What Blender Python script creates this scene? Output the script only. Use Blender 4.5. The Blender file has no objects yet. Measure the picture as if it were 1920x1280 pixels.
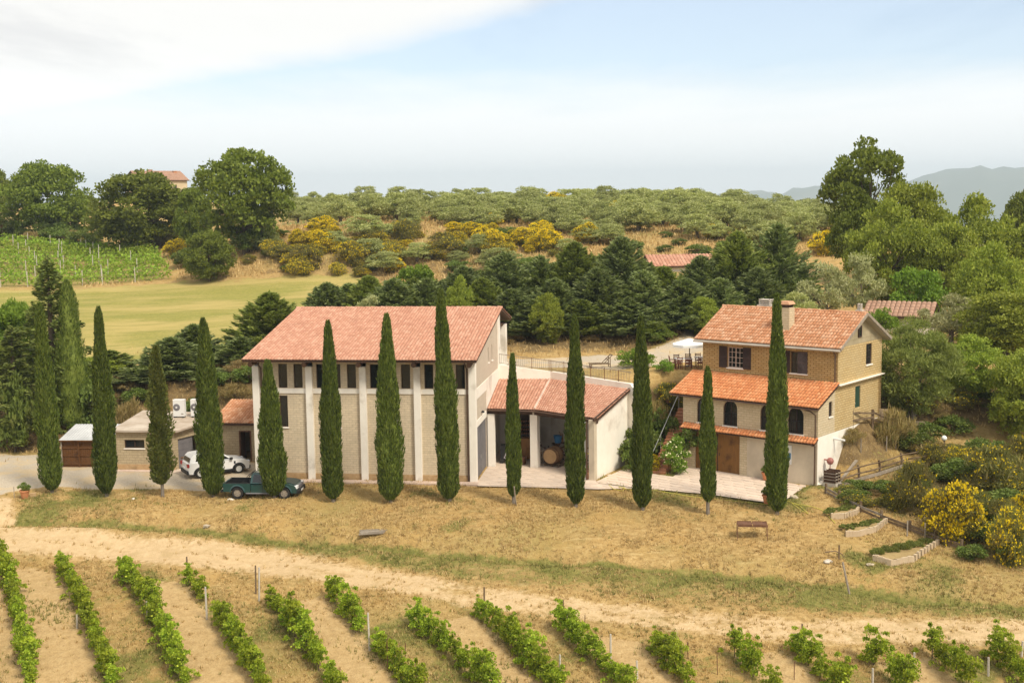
import bpy, bmesh, math, random
import numpy as np
from mathutils import Vector, Matrix
rad = math.radians
scn = bpy.context.scene
COL = scn.collection

# ------------------------------------------------------------------ camera
F, PIT, ROLL, CAMH = 2261.4, .113, -.0136, 18.08      # focal length for a 1920 px wide frame, pitch, roll, height
cR, sR, cP, sP = math.cos(ROLL), math.sin(ROLL), math.cos(PIT), math.sin(PIT)
fw = Vector((0, cP, -sP)); r0 = Vector((1, 0, 0)); u0 = Vector((0, sP, cP))
rt = cR*r0 + sR*u0; up = -sR*r0 + cR*u0
cam = bpy.data.cameras.new('camera'); camo = bpy.data.objects.new('camera', cam); COL.objects.link(camo)
camo.matrix_world = Matrix(((rt.x, up.x, -fw.x, 0), (rt.y, up.y, -fw.y, 0), (rt.z, up.z, -fw.z, CAMH), (0, 0, 0, 1)))
cam.sensor_width = 36; cam.lens = F/1920*36; cam.clip_start = .5; cam.clip_end = 60000
scn.camera = camo

# ------------------------------------------------------------------ world, sun, exposure
SUN_EL, SUN_AZ = 50, 140          # azimuth clockwise from +y (away from the camera); sun behind the camera's right shoulder
wd = bpy.data.worlds.new('World'); scn.world = wd; wd.use_nodes = True
nt = wd.node_tree; N = nt.nodes; L = nt.links; N.clear()
def nd(t, **k):
    n = N.new(t)
    for a, b in k.items():
        if a == 'ins':
            for i, v in b.items(): n.inputs[i].default_value = v
        else: setattr(n, a, b)
    return n
def mth(op, a, b=None, c=None, clamp=False):
    n = N.new('ShaderNodeMath'); n.operation = op; n.use_clamp = clamp
    for i, v in enumerate((a, b, c)):
        if v is None: continue
        if isinstance(v, (int, float)): n.inputs[i].default_value = v
        else: L.new(v, n.inputs[i])
    return n.outputs[0]
def sstep(v, a, b):
    n = N.new('ShaderNodeMapRange'); n.interpolation_type = 'SMOOTHSTEP'
    L.new(v, n.inputs[0]); n.inputs[1].default_value = a; n.inputs[2].default_value = b
    return n.outputs[0]
sky = nd('ShaderNodeTexSky', sky_type='NISHITA', sun_disc=False, sun_elevation=rad(SUN_EL), sun_rotation=rad(SUN_AZ), air_density=1.0, dust_density=.6, ozone_density=4.0)
tc = nd('ShaderNodeTexCoord'); sx = nd('ShaderNodeSeparateXYZ'); L.new(tc.outputs['Generated'], sx.inputs[0])
zz = mth('MAXIMUM', sx.outputs[2], .004); zc = mth('ADD', zz, .012)
qx = mth('DIVIDE', sx.outputs[0], zc); qy = mth('DIVIDE', sx.outputs[1], zc)
q = nd('ShaderNodeCombineXYZ'); L.new(qx, q.inputs[0]); L.new(qy, q.inputs[1])
def sknoise(scale, det, rough, sc=(1, 1, 1), vec=None):
    mp = nd('ShaderNodeMapping'); mp.inputs['Scale'].default_value = sc; L.new(vec or q.outputs[0], mp.inputs[0])
    n = nd('ShaderNodeTexNoise', ins={'Scale': scale, 'Detail': det, 'Roughness': rough}); L.new(mp.outputs[0], n.inputs['Vector']); return n.outputs['Fac']
n1 = sknoise(.55, 6, .55, (1, .45, 1)); n2 = sknoise(1.6, 6, .6, (1, .35, 1))
edge = mth('ADD', mth('MULTIPLY', qx, .76), mth('MULTIPLY', qy, .65))
edge = mth('ADD', edge, mth('MULTIPLY', mth('SUBTRACT', n1, .5), 1.7))
bank = mth('SUBTRACT', 1, sstep(edge, 3.5, 4.7))                       # the sheet of high cloud, ending in a long edge
low = mth('SUBTRACT', 1, sstep(mth('ADD', zz, mth('MULTIPLY', mth('SUBTRACT', n1, .5), .06)), .06, .145))   # haze towards the horizon
puff = mth('MULTIPLY', sstep(n2, .60, .74), .6)
cov = mth('MAXIMUM', mth('MAXIMUM', bank, mth('MULTIPLY', low, .93)), puff)
cov = mth('MAXIMUM', cov, .36)
n3 = sknoise(.9, 7, .62, (1, .28, 1)); grey = mth('MULTIPLY', mth('MULTIPLY', sstep(n3, .48, .70), mth('SUBTRACT', 1, low)), .40)
cl = nd('ShaderNodeMixRGB'); cl.inputs[1].default_value = (.59, .58, .56, 1); cl.inputs[2].default_value = (.72, .715, .71, 1)
L.new(mth('MULTIPLY', low, .6, clamp=True), cl.inputs[0])
clg = nd('ShaderNodeMixRGB'); L.new(grey, clg.inputs[0]); L.new(cl.outputs[0], clg.inputs[1]); clg.inputs[2].default_value = (.34, .34, .36, 1)
skm = nd('ShaderNodeVectorMath', operation='SCALE'); L.new(sky.outputs[0], skm.inputs[0]); skm.inputs['Scale'].default_value = .095
mx = nd('ShaderNodeMixRGB'); L.new(cov, mx.inputs[0]); L.new(skm.outputs[0], mx.inputs[1]); L.new(clg.outputs[0], mx.inputs[2])
bg = nd('ShaderNodeBackground'); L.new(mx.outputs[0], bg.inputs[0]); bg.inputs[1].default_value = 1.0
wo = nd('ShaderNodeOutputWorld'); L.new(bg.outputs[0], wo.inputs[0])

sun = bpy.data.lights.new('sun', 'SUN'); sun.energy = 2.1; sun.angle = rad(14); sun.color = (1, .92, .76)
suno = bpy.data.objects.new('sun', sun); COL.objects.link(suno)
sd = Vector((math.sin(rad(SUN_AZ))*math.cos(rad(SUN_EL)), math.cos(rad(SUN_AZ))*math.cos(rad(SUN_EL)), math.sin(rad(SUN_EL))))
suno.rotation_euler = sd.to_track_quat('Z', 'Y').to_euler(); suno.location = (20, 20, 60)
scn.view_settings.view_transform = 'Standard'; scn.view_settings.look = 'None'; scn.view_settings.gamma = 1
scn.view_settings.exposure = .90; scn.view_settings.use_curve_mapping = False
scn.render.engine = 'CYCLES'

# ------------------------------------------------------------------ pixel -> world helpers (photograph pixels, 1920 wide)
def ray(u, v):
    X, Y = u-960, v-640
    a = cR*X + sR*Y; b = -sR*X + cR*Y
    return np.array([a, F*cP - b*sP, -F*sP - b*cP])
def bz(u, v, z):
    d = ray(u, v); return d*((z-CAMH)/d[2]) + [0, 0, CAMH]
def by(u, v, y):
    d = ray(u, v); return d*(y/d[1]) + [0, 0, CAMH]
class Frame:
    def __init__(s, ox, oy, yaw):
        s.o = np.array([ox, oy, 0.]); s.yaw = yaw
        s.u = np.array([math.cos(yaw), math.sin(yaw), 0]); s.n = np.array([-math.sin(yaw), math.cos(yaw), 0])
    def w(s, a, d, z=0): return s.o + s.u*a + s.n*d + np.array([0, 0, z])
FB = Frame(-17.35, 79.59, -.1324)      # winery
FH = Frame(19.27, 75.15, -.7017)       # house

# ------------------------------------------------------------------ terrain
def rbf(pts, c=3.0):
    P = np.array(pts, float); X = P[:, :2]
    D = np.sqrt(((X[:, None]-X[None])**2).sum(-1) + c*c)
    n = len(P); A = np.zeros((n+3, n+3)); A[:n, :n] = D - .0
    A[:n, :n] += np.eye(n)*(-.15)
    A[:n, n] = 1; A[:n, n+1:] = X; A[n, :n] = 1; A[n+1:, :n] = X.T
    b = np.zeros(n+3); b[:n] = P[:, 2]
    w = np.linalg.solve(A, b)
    def f(x, y):
        x = np.asarray(x, float); y = np.asarray(y, float); out = np.empty(x.shape).ravel(); xf = x.ravel(); yf = y.ravel()
        for i in range(0, len(xf), 20000):
            q = np.stack([xf[i:i+20000], yf[i:i+20000]], 1)
            d = np.sqrt(((q[:, None]-X[None])**2).sum(-1) + c*c)
            out[i:i+20000] = d@w[:n] + w[n] + q@w[n+1:]
        return out.reshape(x.shape)
    return f
LOW = []
for x in (-70, -45, -36, -28, -20, -12, -4, 4, 12): LOW += [(x, 84, 0), (x, 78-.12*x, 0), (x, 72.8-.17*x, -.22), (x, 95, 0)]
LOW += [(18, 72, -.15), (15, 76, 0), (20.3, 74, .0), (18, 80, .1), (24, 77.5, .55), (29, 81, 1.0), (25, 84, 1.2), (35, 84, 1.2), (45, 80, .5), (60, 80, -1), (60, 60, -4)]
for u, v, z in [(0, 955, -.5), (250, 968, -.6), (480, 985, -.75), (720, 1000, -.9), (960, 1015, -1.0), (1200, 1035, -1.1), (1440, 1050, -1.2), (1620, 1060, -1.3), (1800, 1085, -1.6), (1910, 1100, -1.8),
                (0, 985, -1.15), (250, 1000, -1.35), (480, 1020, -1.6), (720, 1050, -1.75), (960, 1085, -1.85), (1200, 1110, -1.95), (1440, 1130, -2.0), (1700, 1150, -2.2), (1910, 1160, -2.3),
                (0, 1030, -1.6), (350, 1062, -1.8), (600, 1095, -2.0), (900, 1135, -2.15), (1200, 1172, -2.3), (1440, 1195, -2.4), (1900, 1210, -2.5),
                (0, 1280, -3.5), (480, 1280, -3.3), (960, 1280, -3.2), (1440, 1280, -3.0), (1900, 1280, -3.0),
                (1690, 1000, -.7), (1800, 1035, -1.2), (1900, 1020, -1.2), (1900, 930, -.3), (1700, 900, .2), (1600, 960, -.35)]:
    LOW.append(tuple(bz(u, v, z)))
LOW += [(-50, 45, -6), (0, 35, -5.5), (45, 40, -6), (-60, 65, -2.5), (0, 0, -9)]
UPP = []
for x in (-13, -6, 1, 8, 14): UPP += [(x, 92, 5.75), (x, 98, 5.65), (x, 106, 6.6)]
UPP += [(18, 90, 6.0), (13, 88, 5.85), (22, 84, 5.0), (23.3, 79.6, 4.5), (26, 86, 5.6), (30, 95, 6.4), (38, 90, 5.6), (50, 95, 5), (18, 108, 6.2), (10, 104, 5.8), (26, 104, 6.7),
        (-70, 98, 4.0), (-36, 98, 4.2), (-22, 99, 4.7), (-30, 106, 4.5), (-10, 112, 6.2), (5, 113, 8.2), (16, 115, 8.6), (28, 116, 8), (40, 112, 6.5),
        (21, 150, 9.6), (10, 145, 10.2), (35, 145, 10), (60, 150, 8), (95, 180, 4), (135, 150, -4), (100, 90, -2), (70, 110, 3), (90, 250, 8)]
for u, v, y in [(160, 660, 116), (260, 640, 120), (400, 600, 130), (160, 600, 134), (640, 548, 152), (400, 548, 158), (20, 550, 163), (560, 560, 148),
                (150, 532, 170), (330, 522, 170), (0, 447, 215), (300, 462, 205), (160, 480, 192), (480, 520, 167), (700, 522, 165), (900, 525, 160), (560, 445, 178), (800, 442, 180), (1000, 445, 178), (1250, 450, 172), (1500, 470, 160),
                (600, 420, 195), (1000, 424, 190), (1400, 430, 182), (1000, 398, 250), (700, 398, 250), (1400, 396, 250), (1550, 430, 170)]:
    UPP.append(tuple(by(u, v, y)))
UPP += [(-30, 300, 16.4), (0, 300, 16.3), (40, 300, 16.0), (70, 290, 13.5), (0, 370, 10), (-95, 330, 21), (-95, 265, 16.5), (-60, 250, 15), (-115, 205, 11.5), (-180, 250, 14), (-180, 120, 2), (60, 380, 4), (-120, 420, 14)]
fL, fU = rbf(LOW), rbf(UPP)
TER = [(-120, 96, 9), (-36, 94.5, 7), (-20, 93.3, 6), (-16.6, 92.2, 1.4), (-15.9, 91.0, .9), (-1.0, 89.25, .5), (2.9, 88.75, .5), (8.5, 83.2, .7), (9.2, 85.2, 3.0), (11.5, 86.3, 3.0), (14.8, 86.0, 1.2),
       (19.3, 80.6, 2.2), (21.9, 78.1, 4.2), (24.2, 80.2, 5), (26.4, 84, 5.5), (31.5, 86.6, 7), (45, 88, 10), (130, 90, 20)]
def terr_mask(x, y):
    x = np.asarray(x, float); y = np.asarray(y, float)
    best = np.full(x.shape, 1e9); sdv = np.zeros(x.shape); wv = np.ones(x.shape)
    for (ax, ay, aw), (bx, by_, bw) in zip(TER[:-1], TER[1:]):
        dx, dy = bx-ax, by_-ay; l2 = dx*dx+dy*dy
        t = np.clip(((x-ax)*dx+(y-ay)*dy)/l2, 0, 1)
        px, py = x-(ax+t*dx), y-(ay+t*dy); d = np.hypot(px, py)
        sg = np.sign(dx*(y-ay)-dy*(x-ax)); m = d < best - 1e-9
        best = np.where(m, d, best); sdv = np.where(m, sg*d, sdv); wv = np.where(m, aw+t*(bw-aw), wv)
    # sign from crossing count upward (robust at corners)
    ins = np.zeros(x.shape, int)
    for (ax, ay, aw), (bx, by_, bw) in zip(TER[:-1], TER[1:]):
        c = ((ax <= x) & (x < bx)) | ((bx <= x) & (x < ax))
        with np.errstate(all='ignore'): yy = ay + (x-ax)/(bx-ax+1e-12)*(by_-ay)
        ins += (c & (yy < y)).astype(int)
    s = np.where((ins % 2 == 1), best, -best); s = np.where((x < TER[0][0]) | (x > TER[-1][0]), np.where(y > 95, best, -best), s)
    t = np.clip(s/wv+.5, 0, 1); return t*t*(3-2*t)
def hz(x, y):
    x = np.asarray(x, float); y = np.asarray(y, float)
    m = terr_mask(x, y); z = fL(x, y)*(1-m) + fU(x, y)*m
    r = np.hypot(x, y-120); t = np.clip((r-260)/500, 0, 1); t = t*t*(3-2*t)
    z = z*(1-t) + (-110)*t
    tb = np.clip((30-y)/60, 0, 1); z = z*(1-tb) + np.minimum(z, -9-12*tb)*tb
    return z
def gz(x, y): return float(hz(np.array([x]), np.array([y]))[0])
def G(u, v, y0=45, y1=320):
    """where the ray of a photograph pixel meets the ground"""
    d = ray(u, v); ys = np.arange(y0, y1, .25); xs = d[0]/d[1]*ys; zs = CAMH + d[2]/d[1]*ys
    h = hz(xs, ys); k = np.nonzero(zs <= h)[0]
    i = k[0] if len(k) else len(ys)-1
    return np.array([xs[i], ys[i], h[i]])

# ------------------------------------------------------------------ materials
def mat(name, base, rough=.8, spec=.3, **k):
    m = bpy.data.materials.new(name); m.use_nodes = True
    b = m.node_tree.nodes['Principled BSDF']; b.inputs['Base Color'].default_value = (*base, 1)
    b.inputs['Roughness'].default_value = rough; b.inputs['Specular IOR Level'].default_value = spec
    for a, v in k.items(): b.inputs[a].default_value = v
    return m
class MN:
    def __init__(s, m): s.m = m; s.t = m.node_tree; s.n = s.t.nodes; s.l = s.t.links; s.b = s.n.get('Principled BSDF')
    def new(s, t, **k):
        n = s.n.new(t)
        for a, v in k.items():
            if a == 'ins':
                for i, q in v.items(): n.inputs[i].default_value = q
            else: setattr(n, a, v)
        return n
    def link(s, a, b): s.l.new(a, b)
    def coord(s, kind='Object'): return s.new('ShaderNodeTexCoord').outputs[kind]
    def geo(s, o): return s.new('ShaderNodeNewGeometry').outputs[o]
    def noise(s, vec, scale, det=4, rough=.55, sc=None):
        if sc is not None:
            mp = s.new('ShaderNodeMapping'); mp.inputs['Scale'].default_value = sc; s.link(vec, mp.inputs[0]); vec = mp.outputs[0]
        n = s.new('ShaderNodeTexNoise', ins={'Scale': scale, 'Detail': det, 'Roughness': rough}); s.link(vec, n.inputs['Vector']); return n.outputs['Fac']
    def math(s, op, a, b=None, clamp=False):
        n = s.new('ShaderNodeMath', operation=op, use_clamp=clamp)
        for i, v in enumerate((a, b)):
            if v is None: continue
            if isinstance(v, (int, float)): n.inputs[i].default_value = v
            else: s.link(v, n.inputs[i])
        return n.outputs[0]
    def step(s, v, a, b, lo=0, hi=1):
        n = s.new('ShaderNodeMapRange', interpolation_type='SMOOTHSTEP'); s.link(v, n.inputs[0])
        for i, q in enumerate((a, b, lo, hi)): n.inputs[i+1].default_value = q
        return n.outputs[0]
    def mix(s, f, a, b, mode='MIX'):
        n = s.new('ShaderNodeMixRGB', blend_type=mode)
        for i, v in enumerate((f, a, b)):
            if isinstance(v, (int, float)): n.inputs[i].default_value = v
            elif isinstance(v, tuple): n.inputs[i].default_value = (*v, 1) if len(v) == 3 else v
            else: s.link(v, n.inputs[i])
        return n.outputs[0]
    def ramp(s, v, cols):
        n = s.new('ShaderNodeValToRGB'); e = n.color_ramp.elements
        while len(e) < len(cols): e.new(.5)
        for i, (p, c) in enumerate(cols): e[i].position = p; e[i].color = (*c, 1)
        s.link(v, n.inputs[0]); return n.outputs[0]
    def attr(s, name): return s.new('ShaderNodeAttribute', attribute_name=name).outputs['Fac']
    def color(s, c): s.link(c, s.b.inputs['Base Color'])
    def bump(s, h, strength=.4, dist=.02):
        n = s.new('ShaderNodeBump', ins={'Strength': strength, 'Distance': dist}); s.link(h, n.inputs['Height']); s.link(n.outputs[0], s.b.inputs['Normal'])
def speck(name, a, b, scale=3, rough=.85, spec=.2, bump=.3, sc=None, c=None, dist=.01):
    """two-tone noisy surface"""
    m = mat(name, a, rough, spec); k = MN(m); co = k.coord()
    n = k.noise(co, scale, 6, .62, sc); col = k.ramp(n, [(.3, a), (.7, b)])
    n2 = k.noise(co, scale*.23, 4, .6)
    if c: col = k.mix(k.step(n2, .52, .7), col, c)
    else: col = k.mix(k.step(n2, .35, .75), col, tuple(x*.82 for x in a))
    k.color(col); k.bump(n, bump, dist); return m
def brickmat(name, c1, c2, mortar, bw, bh, mw=.012, wear=None, bump=.6, rough=.9, msm=.2):
    m = mat(name, c1, rough, .15); k = MN(m); uv = k.coord('UV')
    # wander the joints a little so the courses are not ruled
    nz = k.new('ShaderNodeTexNoise', ins={'Scale': 2.2, 'Detail': 3}); k.link(uv, nz.inputs['Vector'])
    vm = k.new('ShaderNodeVectorMath', operation='MULTIPLY_ADD'); k.link(nz.outputs['Color'], vm.inputs[0]); vm.inputs[1].default_value = (.035, .03, 0); k.link(uv, vm.inputs[2])
    t = k.new('ShaderNodeTexBrick', offset=.5, ins={'Scale': 1.0, 'Mortar Size': mw, 'Mortar Smooth': msm, 'Bias': 0, 'Brick Width': bw, 'Row Height': bh, 'Color1': (*c1, 1), 'Color2': (*c2, 1), 'Mortar': (*mortar, 1)})
    k.link(vm.outputs[0], t.inputs['Vector'])
    n = k.noise(uv, 5, 6, .65); n2 = k.noise(uv, .6, 5, .6)
    col = k.mix(k.step(n, .3, .75, 0, .45), t.outputs['Color'], tuple(x*.62 for x in c1))
    col = k.mix(k.step(n2, .45, .72, 0, .5), col, wear or tuple(x*.75 for x in c2))
    nv = k.noise(uv, 1.3, 5, .7, (2.5, .25, 1)); col = k.mix(k.step(nv, .58, .78, 0, .4), col, tuple(x*.5 for x in c1))
    k.color(col); h = k.math('SUBTRACT', k.math('MULTIPLY', n, .35), t.outputs['Fac']); k.bump(h, bump, .02); return m
def tilemat(name, cols, dirt=(.22, .17, .12), dirtamt=.5):
    m = mat(name, cols[0], .85, .2); k = MN(m); r = k.geo('Random Per Island'); co = k.coord()
    c = k.ramp(r, [(i/(len(cols)-1), q) for i, q in enumerate(cols)])
    n = k.noise(co, 1.1, 6, .65); c = k.mix(k.step(n, .5, .78, 0, dirtamt), c, dirt)
    n2 = k.noise(co, 14, 5, .6); c = k.mix(k.step(n2, .3, .8, 0, .22), c, tuple(x*.6 for x in cols[0]))
    k.color(c); k.bump(n2, .25, .01); return m
def leafmat(name, cols, trans=.35, patch=None, pscale=.25, rough=.6, gain=1.75, hue=True):
    """foliage: colour differs from leaf to leaf, light shines through"""
    g_ = lambda c: (min(c[0]*gain*1.06, .85), min(c[1]*gain, .85), min(c[2]*gain*.78, .85)); cols = [g_(c) for c in cols]; patch = g_(patch) if patch else None
    m = mat(name, cols[0], rough, .25); k = MN(m); r = k.geo('Random Per Island')
    c = k.ramp(r, [(i/(len(cols)-1), q) for i, q in enumerate(cols)])
    oi = k.new('ShaderNodeObjectInfo')
    if patch:
        n = k.noise(k.coord('Object'), pscale, 3, .6); c = k.mix(k.step(n, .45, .68, 0, .8), c, patch)
    hs = k.new('ShaderNodeHueSaturation'); k.link(c, hs.inputs['Color'])
    k.link(k.math('ADD', k.math('MULTIPLY', oi.outputs['Random'], .36), .84), hs.inputs['Value'])
    if hue: k.link(k.math('ADD', k.math('MULTIPLY', oi.outputs['Random'], .022), .474), hs.inputs['Hue'])
    c = hs.outputs['Color']
    k.color(c); tr = k.new('ShaderNodeBsdfTranslucent'); k.link(k.mix(1.0, c, (1.0, 1.1, .6), 'MULTIPLY'), tr.inputs[0])
    ms = k.new('ShaderNodeMixShader', ins={0: trans}); k.link(k.b.outputs[0], ms.inputs[1]); k.link(tr.outputs[0], ms.inputs[2])
    k.link(ms.outputs[0], k.n['Material Output'].inputs[0]); return m

M = {}
M['plaster'] = speck('plaster', (.81, .75, .67), (.86, .81, .73), 2.2, .9, .15, .12, None, (.58, .52, .44))
M['white_render'] = speck('white_render', (.79, .73, .64), (.84, .79, .71), 1.6, .9, .15, .12, None, (.62, .56, .48))
M['grey_render'] = speck('grey_render', (.58, .49, .37), (.65, .56, .43), 2.5, .9, .15, .2)
M['gable_render'] = speck('gable_render', (.36, .30, .19), (.44, .37, .25), 2.5, .95, .1, .3)
M['concrete'] = speck('concrete', (.46, .41, .35), (.58, .53, .46), 1.5, .92, .15, .3, None, (.36, .31, .26))
M['old_slab'] = speck('weathered_roof_slab', (.34, .265, .20), (.50, .42, .34), 1.2, .95, .1, .3, None, (.55, .48, .40))
M['bed_soil'] = speck('bed_soil', (.30, .21, .09), (.43, .31, .15), 6, .95, .1, .6, None, None, .03)
M['tufa'] = brickmat('tufa_blocks', (.66, .545, .385), (.72, .60, .435), (.44, .35, .235), .42, .155, .010, (.50, .42, .31), .5)
M['tufa_side'] = brickmat('tufa_side_blocks', (.58, .49, .39), (.62, .53, .42), (.50, .42, .33), .42, .155, .010, (.6, .52, .42), .4)
M['ochre_brick'] = brickmat('ochre_bricks', (.52, .34, .135), (.61, .43, .20), (.19, .11, .042), .40, .135, .020, (.42, .30, .15), .9)
M['ochre_side'] = brickmat('ochre_side_bricks', (.55, .40, .19), (.62, .475, .25), (.28, .175, .075), .40, .16, .014, (.48, .38, .22), .8)
M['pale_brick'] = brickmat('pale_bricks', (.60, .49, .32), (.66, .55, .38), (.42, .32, .20), .42, .16, .013, (.50, .41, .28), .5)
M['annex_brick'] = brickmat('annex_bricks', (.44, .35, .22), (.50, .40, .26), (.30, .23, .14), .42, .18, .014, (.40, .32, .20), .6)
M['plinth_stone'] = speck('plinth_stone', (.40, .25, .12), (.52, .37, .21), 4, .95, .1, .6, None, (.28, .19, .10), .03)
M['tile_pink'] = tilemat('tile_pink', [(.44, .215, .145), (.52, .27, .185), (.60, .35, .25), (.47, .235, .155), (.55, .30, .21)], (.36, .21, .145), .4)
M['tile_old'] = tilemat('tile_old', [(.48, .22, .11), (.56, .28, .155), (.64, .38, .24), (.44, .19, .09), (.58, .30, .17)], (.34, .22, .13), .5)
M['tile_orange'] = tilemat('tile_orange', [(.52, .19, .075), (.61, .245, .10), (.68, .32, .15), (.55, .205, .085)], (.45, .20, .09), .3)
M['tile_far'] = tilemat('tile_far', [(.36, .21, .145), (.44, .27, .19), (.40, .24, .165)], (.28, .21, .15), .7)
M['mortar'] = speck('mortar', (.60, .45, .36), (.68, .54, .45), 6)
M['dark_wood'] = speck('dark_wood', (.055, .028, .016), (.10, .05, .028), 6, .7, .3, .3, (1, 1, .2))
M['shutter'] = speck('shutter_paint', (.045, .022, .016), (.075, .038, .026), 8, .6, .35, .15)
M['grey_shutter'] = speck('weathered_shutter', (.075, .05, .045), (.15, .11, .10), 8, .7, .3, .15)
M['wood'] = speck('varnished_wood', (.155, .066, .013), (.265, .122, .025), 5, .55, .4, .3, (6, 6, .3), (.10, .04, .008))
M['fence_wood'] = speck('fence_wood', (.13, .085, .05), (.22, .16, .10), 5, .9, .15, .5, (1, 1, .4), (.08, .05, .03))
M['grey_wood'] = speck('grey_wood', (.26, .21, .16), (.38, .33, .27), 6, .9, .1, .5, (1, 1, .4))
M['reed'] = speck('brown_boards', (.085, .036, .012), (.15, .068, .024), 5, .85, .2, .4, (6, 6, .4), (.06, .026, .01))
M['grey_door'] = speck('grey_steel_door', (.155, .145, .155), (.20, .19, .20), 2, .6, .4, .1)
M['metal'] = mat('galvanised', (.42, .42, .41), .45, .5, Metallic=.6)
M['sheet'] = speck('roof_sheet', (.46, .46, .46), (.57, .57, .57), 2, .5, .4, .05)
M['rust'] = speck('rusty_metal', (.13, .06, .035), (.22, .11, .06), 12, .85, .3, .2)
M['pipe'] = speck('copper_pipe', (.085, .045, .028), (.12, .065, .04), 4, .5, .5, .05)
M['gutter'] = speck('gutter_metal', (.44, .39, .32), (.52, .47, .40), 3, .6, .4, .05)
M['glass'] = mat('window_glass', (.022, .025, .027), .06, .6)
def glassmix(m):
    k = MN(m); t = k.new('ShaderNodeBsdfTransparent', ins={0: (.72, .76, .76, 1)}); ms = k.new('ShaderNodeMixShader', ins={0: .34})
    k.link(k.b.outputs[0], ms.inputs[1]); k.link(t.outputs[0], ms.inputs[2]); k.link(ms.outputs[0], k.n['Material Output'].inputs[0])
glassmix(M['glass'])
M['car_glass'] = mat('car_glass', (.012, .014, .016), .05, .7)
M['black'] = mat('black_plastic', (.018, .018, .019), .6, .3)
M['rubber'] = speck('tyre_rubber', (.022, .021, .020), (.05, .045, .04), 12, .9, .2, .2)
M['rim'] = mat('alloy', (.62, .62, .61), .4, .5, Metallic=.2)
M['white_paint'] = mat('white_car_paint', (.74, .74, .74), .22, .5, **{'Coat Weight': .6})
M['green_paint'] = mat('green_car_paint', (.008, .048, .045), .28, .5, **{'Coat Weight': .6})
M['dark_green_paint'] = mat('dusty_bonnet_paint', (.03, .045, .042), .45, .4)
M['lamp_glass'] = mat('lamp_glass', (.75, .76, .78), .12, .6)
M['red_lens'] = mat('red_lens', (.32, .02, .02), .2, .5)
M['terracotta'] = speck('terracotta', (.50, .20, .09), (.60, .27, .13), 8, .9, .15, .2)
M['canvas'] = mat('white_canvas', (.82, .81, .79), .9, .1)
M['cloth'] = mat('lavender_cloth', (.50, .46, .50), .9, .1)
M['curtain'] = mat('curtain', (.80, .77, .74), .9, .1)
M['red_plastic'] = mat('red_plastic', (.33, .12, .10), .5, .4)
M['blue_plastic'] = mat('blue_plastic', (.04, .17, .36), .5, .4)
M['white_plastic'] = mat('white_plastic', (.74, .74, .72), .5, .4)
M['ac_white'] = speck('ac_enamel', (.70, .69, .67), (.76, .75, .73), 2, .5, .4, .02)
M['globe'] = mat('globe_glass', (.86, .85, .80), .25, .5)
M['barrel'] = speck('oak_barrel', (.26, .15, .07), (.40, .25, .13), 6, .75, .2, .3, (1, 3, 3))
M['barrel_head'] = speck('barrel_head_oak', (.40, .25, .12), (.52, .35, .19), 5, .8, .2, .3)
M['hose'] = mat('yellow_hose', (.62, .55, .10), .5, .4)
M['step'] = speck('brick_step', (.30, .125, .065), (.40, .19, .10), 6, .9, .15, .4, None, (.24, .13, .08))
M['stone'] = speck('field_stone', (.42, .34, .24), (.56, .48, .37), 5, .95, .1, .5, None, None, .03)
M['bed_stone'] = speck('bed_stone', (.50, .38, .25), (.62, .50, .35), 5, .95, .1, .5, None, None, .03)
M['slab'] = speck('flagstone', (.62, .49, .385), (.69, .56, .455), 3, .9, .15, .25, None, (.52, .42, .35))
def slabvar(m):
    k = MN(m); lnk = k.b.inputs['Base Color'].links[0].from_socket; oi = k.new('ShaderNodeObjectInfo')
    hs = k.new('ShaderNodeHueSaturation'); k.link(lnk, hs.inputs['Color']); k.link(k.math('ADD', k.math('MULTIPLY', oi.outputs['Random'], .16), .90), hs.inputs['Value']); k.color(hs.outputs['Color'])
slabvar(M['slab'])
M['bark'] = speck('bark', (.10, .075, .05), (.19, .15, .11), 7, .95, .1, .6, (1, 1, .3))
M['grey_bark'] = speck('grey_bark', (.17, .14, .11), (.27, .23, .19), 7, .95, .1, .6, (1, 1, .3))
M['cyp'] = leafmat('cypress_foliage', [(.008, .014, .003), (.036, .058, .010), (.062, .090, .017), (.016, .028, .005), (.105, .135, .030), (.028, .046, .008)], .15, (.050, .072, .013), .9, gain=1.8, hue=False)
M['cyp_thin'] = leafmat('thin_cypress_foliage', [(.032, .048, .012), (.055, .078, .020), (.085, .11, .03), (.05, .062, .02)], .2, (.065, .075, .026), .6)
M['blue_con'] = leafmat('blue_conifer_foliage', [(.034, .048, .022), (.070, .092, .042), (.120, .148, .074), (.048, .066, .026), (.175, .20, .11)], .3, (.080, .098, .030), .35, gain=2.4, hue=False)
M['green_con'] = leafmat('green_conifer_foliage', [(.040, .056, .014), (.078, .100, .026), (.125, .15, .045), (.055, .072, .018)], .3, (.095, .11, .028), .35, gain=2.2, hue=False)
M['cedar'] = leafmat('cedar_foliage', [(.04, .068, .016), (.068, .10, .026), (.10, .135, .038), (.05, .075, .02)], .18)
M['oak'] = leafmat('oak_foliage', [(.038, .062, .010), (.064, .094, .015), (.098, .132, .022), (.048, .074, .012)], .3, (.08, .115, .020), .2, gain=1.95)
M['bright'] = leafmat('bright_foliage', [(.055, .115, .014), (.085, .165, .022), (.12, .21, .034), (.07, .135, .018)], .35, (.07, .13, .02), .3)
M['robinia'] = leafmat('robinia_foliage', [(.058, .088, .015), (.095, .132, .022), (.145, .185, .034), (.075, .105, .017)], .35, (.125, .165, .032), .2, gain=2.2)
M['olive'] = leafmat('olive_foliage', [(.108, .124, .058), (.156, .174, .086), (.224, .240, .132), (.127, .143, .065), (.184, .20, .10)], .3, (.15, .178, .068), .3, gain=2.1, hue=False)
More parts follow.
